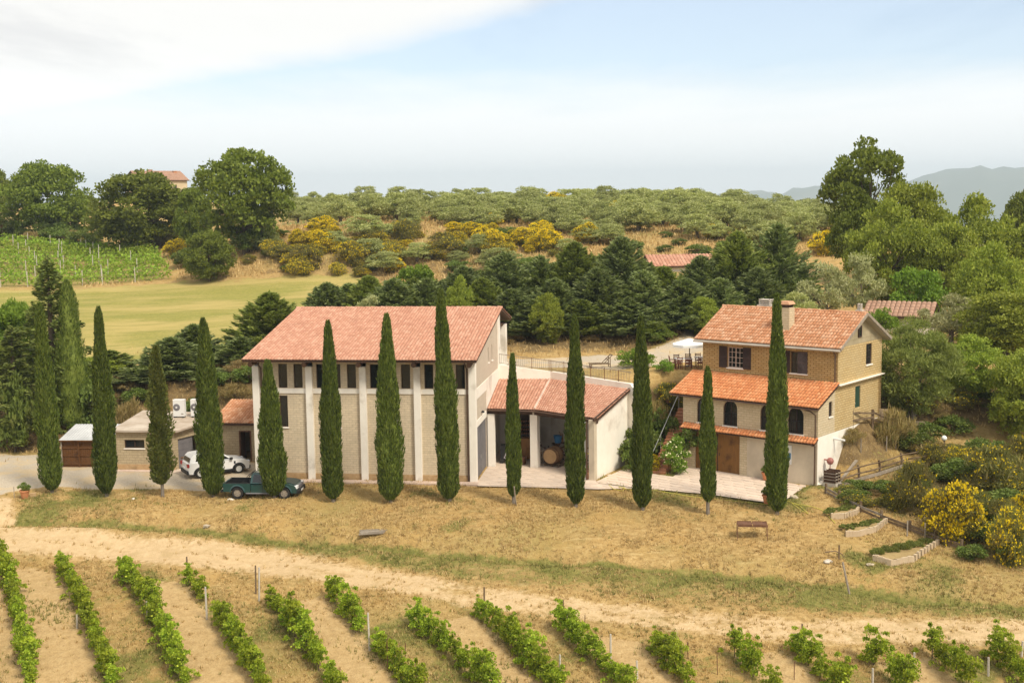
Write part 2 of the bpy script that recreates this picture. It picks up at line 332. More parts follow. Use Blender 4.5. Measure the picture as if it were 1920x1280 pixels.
M['olive_grey'] = leafmat('grey_olive_foliage', [(.13, .15, .085), (.19, .21, .13), (.25, .27, .17), (.15, .17, .09)], .25)
M['willow'] = leafmat('feathery_foliage', [(.085, .125, .034), (.125, .175, .052), (.175, .225, .08), (.10, .14, .04)], .35, (.12, .16, .05), .5, gain=1.6)
M['broom'] = leafmat('broom_stems', [(.055, .066, .020), (.085, .098, .030), (.125, .13, .045), (.07, .066, .026)], .25, (.14, .12, .05), .6)
M['yellow'] = leafmat('broom_flowers', [(.72, .55, .010), (.80, .64, .015), (.70, .50, .010), (.80, .68, .04)], .3, gain=1.0, hue=False)
M['vine'] = leafmat('vine_leaves', [(.05, .085, .008), (.10, .165, .016), (.19, .27, .03), (.075, .12, .012), (.28, .36, .055)], .4, (.19, .25, .026), 1.6, gain=1.9)
M['bed_leaf'] = leafmat('bed_leaves', [(.09, .125, .03), (.13, .17, .045), (.20, .21, .08)], .3, gain=1.2)
M['vine_far'] = leafmat('far_vine_leaves', [(.085, .15, .020), (.125, .205, .028), (.175, .265, .045)], .35)
M['shrub'] = leafmat('shrub_leaves', [(.045, .075, .018), (.07, .11, .026), (.10, .145, .04)], .3, (.09, .095, .035), .8)
M['dry_shrub'] = leafmat('dry_shrub_twigs', [(.16, .13, .06), (.22, .18, .085), (.28, .23, .12), (.14, .14, .05)], .25, gain=1.3)
M['flower_white'] = leafmat('white_blossom', [(.80, .78, .70), (.78, .74, .60)], .2, gain=1.0, hue=False)
M['flower_pink'] = leafmat('pink_blossom', [(.65, .16, .20), (.70, .30, .32), (.60, .10, .14)], .2, gain=1.0, hue=False)

def groundmat():
    m = mat('ground', (.4, .3, .15), .95, .08); k = MN(m); co = k.coord('Object')
    nf = k.noise(co, 2.6, 8, .68); nm = k.noise(co, .38, 6, .62); nl = k.noise(co, .07, 4, .55); nx = k.noise(co, 9, 4, .7)
    wob = k.math('MULTIPLY', k.math('SUBTRACT', nm, .5), 1.1); wob2 = k.math('MULTIPLY', k.math('SUBTRACT', nf, .5), .8)
    def msk(a, lo=.38, hi=.62):
        v = k.math('ADD', k.math('ADD', k.attr(a), wob), wob2); return k.step(v, lo, hi)
    straw = k.ramp(nf, [(.28, (.22, .135, .048)), (.42, (.37, .24, .095)), (.55, (.47, .315, .130)), (.72, (.60, .435, .205))])
    straw = k.mix(k.step(nm, .42, .62, 0, .7), straw, (.46, .29, .105))
    straw = k.mix(k.step(k.noise(co, .8, 6, .7), .5, .68, 0, .7), straw, (.25, .185, .07))
    straw = k.mix(k.step(k.noise(co, 1.5, 5, .7, (.5, 1.6, 1)), .54, .7, 0, .6), straw, (.62, .46, .22))
    straw = k.mix(k.step(nl, .45, .64, 0, .6), straw, (.30, .245, .085))
    green = k.ramp(nf, [(.3, (.085, .088, .022)), (.5, (.18, .175, .046)), (.72, (.33, .275, .09))])
    green = k.mix(k.step(k.noise(co, .9, 5, .65), .5, .66, 0, .65), green, (.36, .27, .10))
    dirt = k.ramp(nf, [(.25, (.50, .345, .185)), (.5, (.60, .43, .24)), (.8, (.69, .52, .31))])
    dirt = k.mix(k.step(nx, .55, .75, 0, .3), dirt, (.42, .30, .15))
    dirt = k.mix(k.step(k.noise(co, .55, 6, .65), .52, .68, 0, .55), dirt, (.46, .32, .15))
    soil = k.ramp(nf, [(.25, (.40, .265, .12)), (.5, (.52, .355, .17)), (.75, (.62, .45, .23))])
    soil = k.mix(k.step(nx, .5, .72, 0, .45), soil, (.25, .15, .06))
    grav = k.ramp(nx, [(.25, (.40, .325, .24)), (.5, (.50, .42, .32)), (.75, (.59, .51, .40))])
    grav = k.mix(k.step(nm, .46, .62, 0, .85), grav, (.58, .44, .265))
    mead = k.ramp(nf, [(.25, (.20, .195, .046)), (.5, (.29, .265, .068)), (.75, (.39, .34, .105))])
    mead = k.mix(k.step(k.noise(co, .05, 5, .6, (1, 3, 1)), .42, .62, 0, .8), mead, (.47, .36, .135))
    mead = k.mix(k.step(k.noise(co, .35, 6, .7, (.35, 2.2, 1)), .48, .66, 0, .6), mead, (.21, .215, .055))
    bank = k.ramp(nf, [(.25, (.115, .075, .036)), (.5, (.20, .135, .062)), (.75, (.30, .215, .10))])
    c = straw
    for a, col in (('bank', bank), ('meadow', mead), ('green', green), ('soil', soil), ('gravel', grav), ('dirt', dirt)):
        c = k.mix(msk(a, .30, .70) if a == 'dirt' else msk(a), c, col)
    k.color(c); h = k.math('ADD', nf, k.math('MULTIPLY', nx, .6)); k.bump(h, 1.0, .12); return m
M['ground'] = groundmat()
def grassmat(name, dry, green):
    m = mat(name, dry[0], .9, .1); k = MN(m); r = k.geo('Random Per Island')
    d = k.ramp(r, [(i/(len(dry)-1), q) for i, q in enumerate(dry)]); g = k.ramp(r, [(i/(len(green)-1), q) for i, q in enumerate(green)])
    n = k.noise(k.coord('Object'), .4, 5, .6)
    v = k.math('ADD', k.attr('green'), k.math('MULTIPLY', k.math('SUBTRACT', n, .5), 1.2)); k.color(k.mix(k.step(v, .3, .7), d, g))
    return m
M['grass'] = grassmat('dry_grass', [(.30, .195, .07), (.46, .315, .13), (.64, .48, .235), (.38, .245, .09), (.55, .39, .175)], [(.12, .14, .035), (.20, .20, .055), (.32, .28, .09), (.16, .165, .04)])
M['far_hill'] = speck('far_hill', (.13, .15, .10), (.20, .20, .14), .002, .95, .1, 0)

# ------------------------------------------------------------------ mesh helpers
def tag(o, label=None, cat=None, group=None, kind=None):
    if label: o['label'] = label
    if cat: o['category'] = cat
    if group: o['group'] = group
    if kind: o['kind'] = kind
    return o
def link(name, me, parent=None, loc=None, rz=None):
    o = bpy.data.objects.new(name, me); COL.objects.link(o)
    if parent is not None: o.parent = parent
    if loc is not None: o.location = [float(c) for c in loc]
    if rz is not None: o.rotation_euler = (0, 0, rz)
    return o
def thing(name, label, cat, loc=(0, 0, 0), rz=0, group=None):
    return tag(link(name, None, None, loc, rz), label, cat, group)
class MB:
    """collects polygons; build() links them as one mesh object, with UVs in metres along each face"""
    def __init__(s): s.v = []; s.f = []; s.fm = []; s.cur = 0
    def poly(s, pts):
        i = len(s.v); s.v += [tuple(float(c) for c in p) for p in pts]; s.f.append(tuple(range(i, i+len(pts)))); s.fm.append(s.cur); return s
    def box(s, x0, x1, y0, y1, z0, z1):
        a = [(x0, y0, z0), (x1, y0, z0), (x1, y1, z0), (x0, y1, z0), (x0, y0, z1), (x1, y0, z1), (x1, y1, z1), (x0, y1, z1)]
        i = len(s.v); s.v += a
        for f in ((0, 3, 2, 1), (4, 5, 6, 7), (0, 1, 5, 4), (1, 2, 6, 5), (2, 3, 7, 6), (3, 0, 4, 7)): s.f.append(tuple(i+j for j in f)); s.fm.append(s.cur)
        return s
    def hexa(s, b, t):
        """prism between two equal polygons b (bottom, counter-clockwise) and t (top)"""
        i = len(s.v); n = len(b); s.v += [tuple(map(float, p)) for p in b] + [tuple(map(float, p)) for p in t]
        s.f.append(tuple(i+j for j in reversed(range(n)))); s.f.append(tuple(i+n+j for j in range(n))); s.fm += [s.cur]*2
        for j in range(n): k = (j+1) % n; s.f.append((i+j, i+k, i+n+k, i+n+j)); s.fm.append(s.cur)
        return s
    def bar(s, p, q, w, h=None):
        """square bar from p to q"""
        p, q = Vector(p), Vector(q); d = (q-p).normalized(); h = h or w
        a = Vector((0, 0, 1)) if abs(d.z) < .9 else Vector((1, 0, 0)); x = d.cross(a).normalized(); y = x.cross(d).normalized()
        c = [(-1, -1), (1, -1), (1, 1), (-1, 1)]
        return s.hexa([p+x*(a_*w/2)+y*(b_*h/2) for a_, b_ in c][::-1], [q+x*(a_*w/2)+y*(b_*h/2) for a_, b_ in c][::-1])
    def tube(s, path, rr, n=8, cap=True):
        path = [Vector(p) for p in path]; rings = []
        if isinstance(rr, (int, float)): rr = [rr]*len(path)
        for i, p in enumerate(path):
            d = (path[min(i+1, len(path)-1)]-path[max(i-1, 0)]).normalized()
            a = Vector((0, 0, 1)) if abs(d.z) < .9 else Vector((1, 0, 0)); x = d.cross(a).normalized(); y = d.cross(x).normalized()
            b = len(s.v); s.v += [tuple(p + (x*math.cos(2*math.pi*j/n)+y*math.sin(2*math.pi*j/n))*rr[i]) for j in range(n)]; rings.append(b)
        for a, b in zip(rings[:-1], rings[1:]):
            for j in range(n): k = (j+1) % n; s.f.append((a+j, a+k, b+k, b+j)); s.fm.append(s.cur)
        if cap: s.f.append(tuple(rings[0]+j for j in reversed(range(n)))); s.f.append(tuple(rings[-1]+j for j in range(n))); s.fm += [s.cur]*2
        return s
    def lathe(s, prof, n=16, c=(0, 0), cap=True):
        """profile [(r,z)...] turned about a vertical axis"""
        rings = []
        for r, z in prof:
            b = len(s.v); s.v += [(c[0]+r*math.cos(2*math.pi*j/n), c[1]+r*math.sin(2*math.pi*j/n), z) for j in range(n)]; rings.append(b)
        for a, b in zip(rings[:-1], rings[1:]):
            for j in range(n): k = (j+1) % n; s.f.append((a+j, a+k, b+k, b+j)); s.fm.append(s.cur)
        if cap: s.f.append(tuple(rings[0]+j for j in reversed(range(n)))); s.f.append(tuple(rings[-1]+j for j in range(n))); s.fm += [s.cur]*2
        return s
    def mesh(s, name, mats):
        me = bpy.data.meshes.new(name); me.from_pydata(s.v, [], s.f)
        if not isinstance(mats, (list, tuple)): mats = [mats]
        for m in mats: me.materials.append(m if not isinstance(m, str) else M[m])
        me.polygons.foreach_set('material_index', s.fm); me.update()
        uv = me.uv_layers.new(name='UVMap'); dat = np.zeros(len(me.loops)*2, 'f')
        V = s.v
        for p in me.polygons:
            nx, ny, nz = p.normal
            if abs(nz) < .75:
                l = math.hypot(nx, ny) or 1; tx, ty = -ny/l, nx/l
                for li, vi in zip(p.loop_indices, p.vertices): dat[2*li] = V[vi][0]*tx+V[vi][1]*ty; dat[2*li+1] = V[vi][2]
            else:
                for li, vi in zip(p.loop_indices, p.vertices): dat[2*li] = V[vi][0]; dat[2*li+1] = V[vi][1]
        uv.data.foreach_set('uv', dat); return me
    def build(s, name, mats, parent=None, loc=None, rz=None, smooth=False, bevel=0):
        me = s.mesh(name, mats)
        if smooth: me.shade_smooth()
        o = link(name, me, parent, loc, rz)
        if bevel:
            b = o.modifiers.new('bevel', 'BEVEL'); b.width = bevel; b.segments = 2; b.limit_method = 'ANGLE'; b.angle_limit = rad(35)
        return o
def npmesh(name, V, Fq, mats, attrs=None, mi=None, smooth=False):
    """fast mesh from numpy arrays; Fq is (m,3) or (m,4)"""
    V = np.ascontiguousarray(V, 'f'); Fq = np.ascontiguousarray(Fq, 'i'); me = bpy.data.meshes.new(name)
    m, k = Fq.shape; me.vertices.add(len(V)); me.vertices.foreach_set('co', V.ravel())
    me.loops.add(m*k); me.loops.foreach_set('vertex_index', Fq.ravel()); me.polygons.add(m)
    me.polygons.foreach_set('loop_start', np.arange(0, m*k, k, dtype='i')); me.polygons.foreach_set('loop_total', np.full(m, k, 'i'))
    for q in (mats if isinstance(mats, (list, tuple)) else [mats]): me.materials.append(M[q] if isinstance(q, str) else q)
    if mi is not None: me.polygons.foreach_set('material_index', np.ascontiguousarray(mi, 'i'))
    if smooth: me.polygons.foreach_set('use_smooth', np.ones(m, bool))
    for a, arr in (attrs or {}).items():
        at = me.attributes.new(a, 'FLOAT', 'POINT'); at.data.foreach_set('value', np.ascontiguousarray(arr, 'f'))
    me.update(calc_edges=True); return me
def copy_tree(o, loc=None, rz=None, sc=None, label=None, parent=None):
    c = o.copy(); COL.objects.link(c)
    if parent is not None: c.parent = parent
    if loc is not None: c.location = [float(q) for q in loc]
    if rz is not None: c.rotation_euler = (0, 0, rz)
    if sc is not None: c.scale = sc if isinstance(sc, (tuple, list)) else (sc, sc, sc)
    if label: c['label'] = label
    for ch in o.children: copy_tree(ch, parent=c)
    return c

# ------------------------------------------------------------------ zones of the ground
def poly_mask(x, y, poly):
    ins = np.zeros(x.shape, bool); n = len(poly)
    for i in range(n):
        ax, ay = poly[i][:2]; bx, by_ = poly[(i+1) % n][:2]
        c = ((ay > y) != (by_ > y)); xx = (bx-ax)*(y-ay)/(by_-ay+1e-12)+ax; ins ^= c & (x < xx)
    return ins
def poly_dist(x, y, pts, closed):
    best = np.full(x.shape, 1e9); n = len(pts)
    for i in range(n if closed else n-1):
        ax, ay = pts[i][:2]; bx, by_ = pts[(i+1) % n][:2]; dx, dy = bx-ax, by_-ay
        t = np.clip(((x-ax)*dx+(y-ay)*dy)/(dx*dx+dy*dy+1e-12), 0, 1); best = np.minimum(best, np.hypot(x-ax-t*dx, y-ay-t*dy))
    return best
def zone(x, y, poly, soft):
    d = poly_dist(x, y, poly, True); s = np.where(poly_mask(x, y, poly), d, -d); return np.clip(.5+s/(2*soft), 0, 1)
gp = lambda L_, **k: [tuple(G(u, v, **k)[:2]) for u, v in L_]
TRACK = gp([(-120, 980), (0, 985), (150, 992), (300, 1010), (480, 1032), (640, 1056), (800, 1085), (950, 1108), (1100, 1128), (1250, 1145), (1400, 1160), (1550, 1165), (1700, 1163), (1920, 1170), (2060, 1172),
            (2060, 1216), (1920, 1212), (1700, 1208), (1440, 1196), (1200, 1172), (1050, 1158), (900, 1138), (750, 1112), (600, 1092), (480, 1076), (350, 1062), (150, 1045), (0, 1034), (-120, 1030)])
DRIVE = [(-70, 91), (-33, 88.5), (-31, 84.6), (-28, 83.3), (-24, 82.9), (-22.2, 85), (-18.5, 85), (-17.2, 79.5), (-15.0, 78.9), (-13.6, 78.2), (-17, 76.4), (-21, 77.0), (-27, 78.0), (-31.2, 78.6), (-33.2, 77.3), (-33.8, 74.6), (-36, 73.6), (-70, 80)]
LINK = gp([(-60, 925), (20, 935), (28, 960), (10, 990), (-60, 990)])
UPROAD = [(-14, 94), (0, 91), (5, 90.5), (9, 88.6), (12, 92.5), (16.5, 93.5), (18.5, 103), (22, 118), (18, 118), (14.8, 105), (9.5, 99.2), (4, 97.2), (-5, 96.5), (-13, 97)]
MEADOW = gp([(-150, 545), (60, 545), (330, 530), (470, 525), (690, 515), (720, 560), (560, 590), (480, 640), (160, 690), (-150, 690)], y0=106)
UPVINE = gp([(-200, 445), (0, 446), (160, 458), (280, 470), (330, 515), (325, 527), (150, 533), (-200, 545)], y0=140)
ROWS = [  # vine rows, ends as seen in the photograph on the ground line
    [(-70, 1060), (-28, 1290)], [(2, 1062), (22, 1120), (52, 1250), (60, 1320)], [(112, 1068), (150, 1140), (212, 1300)], [(228, 1078), (290, 1170), (352, 1300)], [(352, 1098), (392, 1148), (505, 1320)],
    [(505, 1138), (540, 1180), (640, 1320)], [(615, 1120), (690, 1205), (790, 1320)], [(765, 1165), (850, 1240), (930, 1320)], [(893, 1158), (1000, 1260), (1058, 1320)],
    [(1045, 1178), (1130, 1262), (1185, 1320)], [(1208, 1205), (1280, 1285), (1310, 1320)], [(1372, 1228), (1430, 1290), (1458, 1320)], [(1490, 1226), (1590, 1320)], [(1632, 1240), (1710, 1320)], [(1742, 1232), (1836, 1320)], [(1862, 1236), (1945, 1310)]]
ROWG = [[G(u, v, 36) for u, v in r] for r in ROWS]
PATIO = [bz(u, v, 0)[:2] for u, v in [(1114, 904), (1171, 877.5), (1192, 884), (1230, 889), (1262, 893), (1284, 876), (1300, 873), (1525, 907), (1500, 917), (1462, 945), (1436, 941), (1330, 926), (1196, 914)]]
APRON = [FB.w(15.05, 0)[:2], FB.w(15.05, 10.9)[:2], (2.85, 88.2), (7.9, 83.1), (5.35, 77.75), bz(1122, 906, 0)[:2], bz(1190, 915, 0)[:2], bz(1120, 917, 0)[:2], bz(1000, 913, 0)[:2], bz(896, 911, 0)[:2]]
DITCH = gp([(-40, 970), (150, 978), (300, 985), (480, 1005), (640, 1015), (800, 1030), (960, 1045), (1120, 1055), (1280, 1068), (1440, 1082), (1560, 1097), (1700, 1118), (1920, 1138), (2060, 1150)])
_T = np.array(TRACK); _k = len(_T)//2; MIDT = [tuple((_T[i]+_T[-1-i])/2) for i in range(_k)]
def fields(x, y):
    a = {}
    a['dirt'] = np.maximum.reduce([zone(x, y, TRACK, 1.15), zone(x, y, LINK, .8)])
    a['dirt'] = a['dirt'] - .42*np.exp(-(poly_dist(x, y, MIDT, False)/.38)**2)*(x < 30)
    a['gravel'] = np.maximum(zone(x, y, DRIVE, .6), zone(x, y, UPROAD, .8))
    a['meadow'] = zone(x, y, MEADOW, 3.0)
    gr = np.zeros(x.shape)
    dd = poly_dist(x, y, DITCH, False); track_d = poly_dist(x, y, TRACK, True)
    below = (y < np.interp(x, [p[0] for p in DITCH], [p[1] for p in DITCH]))
    gr = np.maximum(gr, np.where(below & ~poly_mask(x, y, TRACK), np.clip(.62-.10*np.maximum(dd-1.5, 0), 0, .62), 0)*np.clip((x+34)/10, .25, 1))
    gr = np.maximum(gr, .85*np.exp(-(dd/.45)**2))
    gr = np.maximum(gr, .75*np.exp(-(poly_dist(x, y, PATIO, True)/.7)**2)*(y < 79)*(x > 5.5)*~poly_mask(x, y, PATIO))
    gr = np.maximum(gr, np.clip(vnoise(.83*x+.55*y+1.3*np.sin(y*.6+x*.2), .83*y-.55*x+1.3*np.sin(x*.5), 4.6, 11)*1.2+vnoise(.6*x-.8*y, .8*x+.6*y, 1.6, 12)*.75-.84, 0, .6)*(y < 80)*(y > 44))
    vin = (y < np.interp(x, [p[0] for p in ROWG_TOP], [p[1] for p in ROWG_TOP])+.5)
    soil = np.zeros(x.shape)
    for i in range(len(ROWG)-1):
        A_, B_ = ROWG[i], ROWG[i+1]; pl = [p[:2] for p in A_] + [p[:2] for p in B_[::-1]]
        z_ = zone(x, y, pl, .55)
        if i in (1, 3, 5, 7, 9, 11, 13, 0): soil = np.maximum(soil, z_*.95)
        else: gr = np.maximum(gr, z_*.36)
    gr = np.maximum(gr, np.where(vin, .0, 0))
    for r in ROWG: gr = np.maximum(gr, .62*np.exp(-(poly_dist(x, y, [p[:2] for p in r], False)/.42)**2))
    a['soil'] = soil*(1-np.clip(gr-.4, 0, .5))
    uv_ = zone(x, y, UPVINE, 2); gr = np.maximum(gr, uv_*.6)
    a['green'] = gr*(1-np.clip(a['dirt'], 0, 1)*.9)
    mk = terr_mask(x, y); bank = np.clip(4*mk*(1-mk), 0, 1)*(np.abs(x) < 60)
    bank = np.maximum(bank, np.exp(-((y-105-.1*x)/6.5)**2)*.85*((x > -14) & (x < 24))*(1-np.maximum(a['dirt'], a['gravel'])))
    bank = np.maximum(bank, np.exp(-((y-96)/7.)**2)*1.0*(x < -16)*(1-np.maximum(a['dirt'], a['gravel'])))
    bank = np.maximum(bank, .62*np.exp(-(((x-27.5)/7.2)**2+((y-73)/8)**2)**2)); gr = np.maximum(gr, .5*np.exp(-(((x-27)/6.5)**2+((y-72.5)/7)**2)**2)); a['green'] = np.maximum(a['green'], gr*(bank > .3))
    bank = np.maximum(bank, .5*zone(x, y, gp([(460, 520), (1000, 520), (1010, 450), (540, 445)], y0=150), 4))
    a['bank'] = bank
    return a
ROWG_TOP = sorted([tuple(r[0][:2]) for r in ROWG])
def grade(stops):
    out = [stops[0][0]]
    for (a, s), (b, s2) in zip(stops[:-1], stops[1:]):
        n = max(1, int(round(abs(b-a)/((s+s2)/2)))); t = np.linspace(0, 1, n+1)[1:]
        r = s2/s; tt = t if abs(r-1) < .01 else (r**t-1)/(r-1); out += list(a+(b-a)*tt)
    return np.array(out)
gxs = grade([(-14000, 4000), (-2500, 700), (-500, 60), (-150, 8), (-60, 2.0), (-40, .42), (40, .42), (62, 2.0), (150, 8), (500, 60), (2500, 700), (14000, 4000)])
gys = grade([(-3000, 900), (-300, 60), (-20, 8), (38, .8), (46, .36), (92, .42), (114, .8), (150, 2.2), (310, 3.5), (600, 30), (2500, 500), (16000, 4000)])
GX, GY = np.meshgrid(gxs, gys); GZ = hz(GX, GY)
# small natural unevenness of the near ground and the ditch
rs = np.random.RandomState(3)
def vnoise(x, y, sc, seed):
    r = np.random.RandomState(seed); T = r.rand(64, 64); xs, ys = x/sc, y/sc; i, j = np.floor(xs).astype(int), np.floor(ys).astype(int); a, b = xs-i, ys-j
    a, b = a*a*(3-2*a), b*b*(3-2*b); g = lambda p, q_: T[q_ % 64, p % 64]
    return (g(i, j)*(1-a)+g(i+1, j)*a)*(1-b)+(g(i, j+1)*(1-a)+g(i+1, j+1)*a)*b
def rough(x, y):
    near = np.clip((y-20)/10, 0, 1)*np.clip((140-y)/40, 0, 1)*np.clip((70-np.abs(x))/10, 0, 1)
    z = near*((vnoise(x, y, 2.3, 1)-.5)*.14+(vnoise(x, y, .9, 2)-.5)*.08)
    flat = np.maximum.reduce([zone(x, y, PATIO, .5), zone(x, y, APRON, .5), zone(x, y, DRIVE, .8)]); z = z*(1-flat)
    z -= .55*np.exp(-(poly_dist(x, y, DITCH, False)/.45)**2)*(.6+.8*vnoise(x, y, 3., 9)); z -= .06*np.exp(-((poly_dist(x, y, MIDT, False)-.75)/.25)**2); z -= .05*zone(x, y, APRON, .3)+.05*zone(x, y, PATIO, .3)
    return z
GZ = GZ + rough(GX, GY)
def gzf(x, y):
    x = np.asarray(x, float); y = np.asarray(y, float); return hz(x, y)+rough(x, y)
def gz1(x, y): return float(gzf(np.array([x]), np.array([y]))[0])
FLD = fields(GX.ravel(), GY.ravel())
ny, nx_ = GX.shape; idx = np.arange(ny*nx_).reshape(ny, nx_)
quads = np.stack([idx[:-1, :-1], idx[:-1, 1:], idx[1:, 1:], idx[1:, :-1]], -1).reshape(-1, 4)
GV = np.stack([GX, GY, GZ], -1).reshape(-1, 3); cen = GV[quads].mean(1)
zid = np.zeros(len(quads), int)
for i, pl in ((1, TRACK), (2, DRIVE), (3, UPROAD), (4, MEADOW), (1, LINK)): zid[(zid == 0) & poly_mask(cen[:, 0], cen[:, 1], pl)] = i
vy = (cen[:, 1] < np.interp(cen[:, 0], [p[0] for p in ROWG_TOP], [p[1] for p in ROWG_TOP])) & (cen[:, 1] > 38) & (np.abs(cen[:, 0]) < 45); zid[(zid == 0) & vy] = 5
for i, nm in enumerate(('hillside_ground', 'dirt_track', 'gravel_driveway', 'upper_road', 'mown_meadow', 'vineyard_soil')):
    f = quads[zid == i]; used, inv = np.unique(f, return_inverse=True)
    o = link(nm, npmesh(nm, GV[used], inv.reshape(-1, 4), 'ground', {k: v[used] for k, v in FLD.items()}, smooth=True)); tag(o, kind='structure')

# far hills beyond the valley
def hills(name, rng, ang0, ang1, prof, depth, seed):
    r = np.random.RandomState(seed); nA, nD = 160, 14; A_ = np.linspace(rad(ang0), rad(ang1), nA); V = []
    for j in range(nD):
        t = j/(nD-1)
        for k, a in enumerate(A_):
            R_ = rng+depth*(t-.5); u = math.degrees(a); h = prof(u)
            nz = 1+.16*(vnoise(np.array([u*2.2]), np.array([t*5.]), 1, seed)[0]-.5)+.10*(vnoise(np.array([u*8.]), np.array([t*9.]), 1, seed+1)[0]-.5)
            V.append((R_*math.sin(a), R_*math.cos(a), -130+(h+130)*math.sin(math.pi*min(1, t*1.0))**.8*nz))
    Q = np.arange(nA*nD).reshape(nD, nA); Q = np.stack([Q[:-1, :-1], Q[:-1, 1:], Q[1:, 1:], Q[1:, :-1]], -1).reshape(-1, 4)
    tag(link(name, npmesh(name, np.array(V), Q, 'far_hill', smooth=True)), kind='structure')
ip = lambda xs, ys: (lambda u: float(np.interp(u, xs, ys)))
hills('far_mountains', 7200, -35, 40, ip([-35, -20, -5, 6, 10, 12, 14.4, 16, 18, 19.0, 20.0, 20.9, 21.7, 22.6, 24, 27, 31, 40], [30, 40, 30, 40, 56, 74, 88, 70, 108, 145, 176, 192, 187, 178, 162, 140, 100, 60]), 2200, 5)

# ------------------------------------------------------------------ building helpers (local frame: x along the front, y into depth, z up)
def wall(mb, axis, const, a0, a1, z0, z1, holes=(), t=.25, sgn=None):
    """wall with rectangular openings; axis 'd': faces -y at y=const, axis 's': faces +x at x=const ('S' faces -x, 'D' faces +y)"""
    def P(a, z, k=0):
        if axis == 'd': return (a, const+k, z)
        if axis == 'D': return (a, const-k, z)
        if axis == 's': return (const-k, a, z)
        return (const+k, a, z)
    flip = axis in 'DS'
    def quad(p): mb.poly(p[::-1] if flip else p)
    A = sorted({a0, a1, *[h[0] for h in holes], *[h[1] for h in holes]}); Z = sorted({z0, z1, *[h[2] for h in holes], *[h[3] for h in holes]})
    for i in range(len(A)-1):
        for j in range(len(Z)-1):
            ac, zc_ = (A[i]+A[i+1])/2, (Z[j]+Z[j+1])/2
            if any(h[0] < ac < h[1] and h[2] < zc_ < h[3] for h in holes): continue
            quad([P(A[i], Z[j]), P(A[i+1], Z[j]), P(A[i+1], Z[j+1]), P(A[i], Z[j+1])])
    for h in holes:
        b, c, e, g = h[:4]
        quad([P(b, e), P(b, e, t), P(c, e, t), P(c, e)][::-1]); quad([P(b, g), P(c, g), P(c, g, t), P(b, g, t)][::-1])
        quad([P(b, e), P(b, g), P(b, g, t), P(b, e, t)][::-1]); quad([P(c, e), P(c, e, t), P(c, g, t), P(c, g)][::-1])
    # back face
    quad([P(a0, z0, t), P(a0, z1, t), P(a1, z1, t), P(a1, z0, t)]) if not holes else None
def arch_fill(mb, a0, a1, zs, zt, const, t, n=10):
    """the corners above a round-headed opening whose rectangular hole ends at zt"""
    c = (a0+a1)/2; r = (a1-a0)/2; rz_ = zt-zs
    arc = [(c-r*math.cos(math.pi*i/n), zs+rz_*math.sin(math.pi*i/n)) for i in range(n+1)]
    h = n//2
    for i in range(n):
        p, q_ = arc[i], arc[i+1]; cx = a0 if i < h else a1
        mb.poly([(cx, const, zt), (p[0], const, p[1]), (q_[0], const, q_[1])])
        mb.poly([(p[0], const, p[1]), (p[0], const+t, p[1]), (q_[0], const+t, q_[1]), (q_[0], const, q_[1])])
    mb.poly([(a0, const, zt), (arc[h][0], const, arc[h][1]), (a1, const, zt)]) if False else None
def frame_window(parent, axis, const, a0, a1, z0, z1, fmat='dark_wood', fw_=.06, mull=0, trans=0, off=.12, sill=None, name='window', label=None, sillmat='plaster'):
    """window: frame with bars, a pane behind it, a sill in front"""
    S = (lambda x0, x1, k0, k1, e, g: (x0, x1, const+k0, const+k1, e, g)) if axis == 'd' else ((lambda x0, x1, k0, k1, e, g: (const-k1, const-k0, x0, x1, e, g)) if axis == 's' else (lambda x0, x1, k0, k1, e, g: (const+k0, const+k1, x0, x1, e, g)))
    m = MB(); o0, o1 = off, off+.06
    m.box(*S(a0, a0+fw_, o0, o1, z0, z1)); m.box(*S(a1-fw_, a1, o0, o1, z0, z1)); m.box(*S(a0+fw_, a1-fw_, o0, o1, z1-fw_, z1)); m.box(*S(a0+fw_, a1-fw_, o0, o1, z0, z0+fw_))
    for i in range(mull):
        c = a0+(a1-a0)*(i+1)/(mull+1); wd_ = .05 if (mull % 2 and i == mull//2) else .025; m.box(*S(c-wd_/2, c+wd_/2, o0+.005, o1-.005, z0+fw_, z1-fw_))
    for i in range(trans):
        c = z0+(z1-z0)*(i+1)/(trans+1); m.box(*S(a0+fw_, a1-fw_, o0+.012, o1-.012, c-.0125, c+.0125))
    w = m.build(name, fmat, parent)
    if label: w['label'] = label
    g = MB(); g.box(*S(a0+fw_*.5, a1-fw_*.5, o1-.035, o1-.022, z0+fw_*.5, z1-fw_*.5)); g.build('pane', 'glass', w)
    if sill:
        s_ = MB(); s_.box(*S(a0-.06, a1+.06, -.07, off, z0-.07, z0+.004)); s_.build('sill', sillmat, w)
    return w
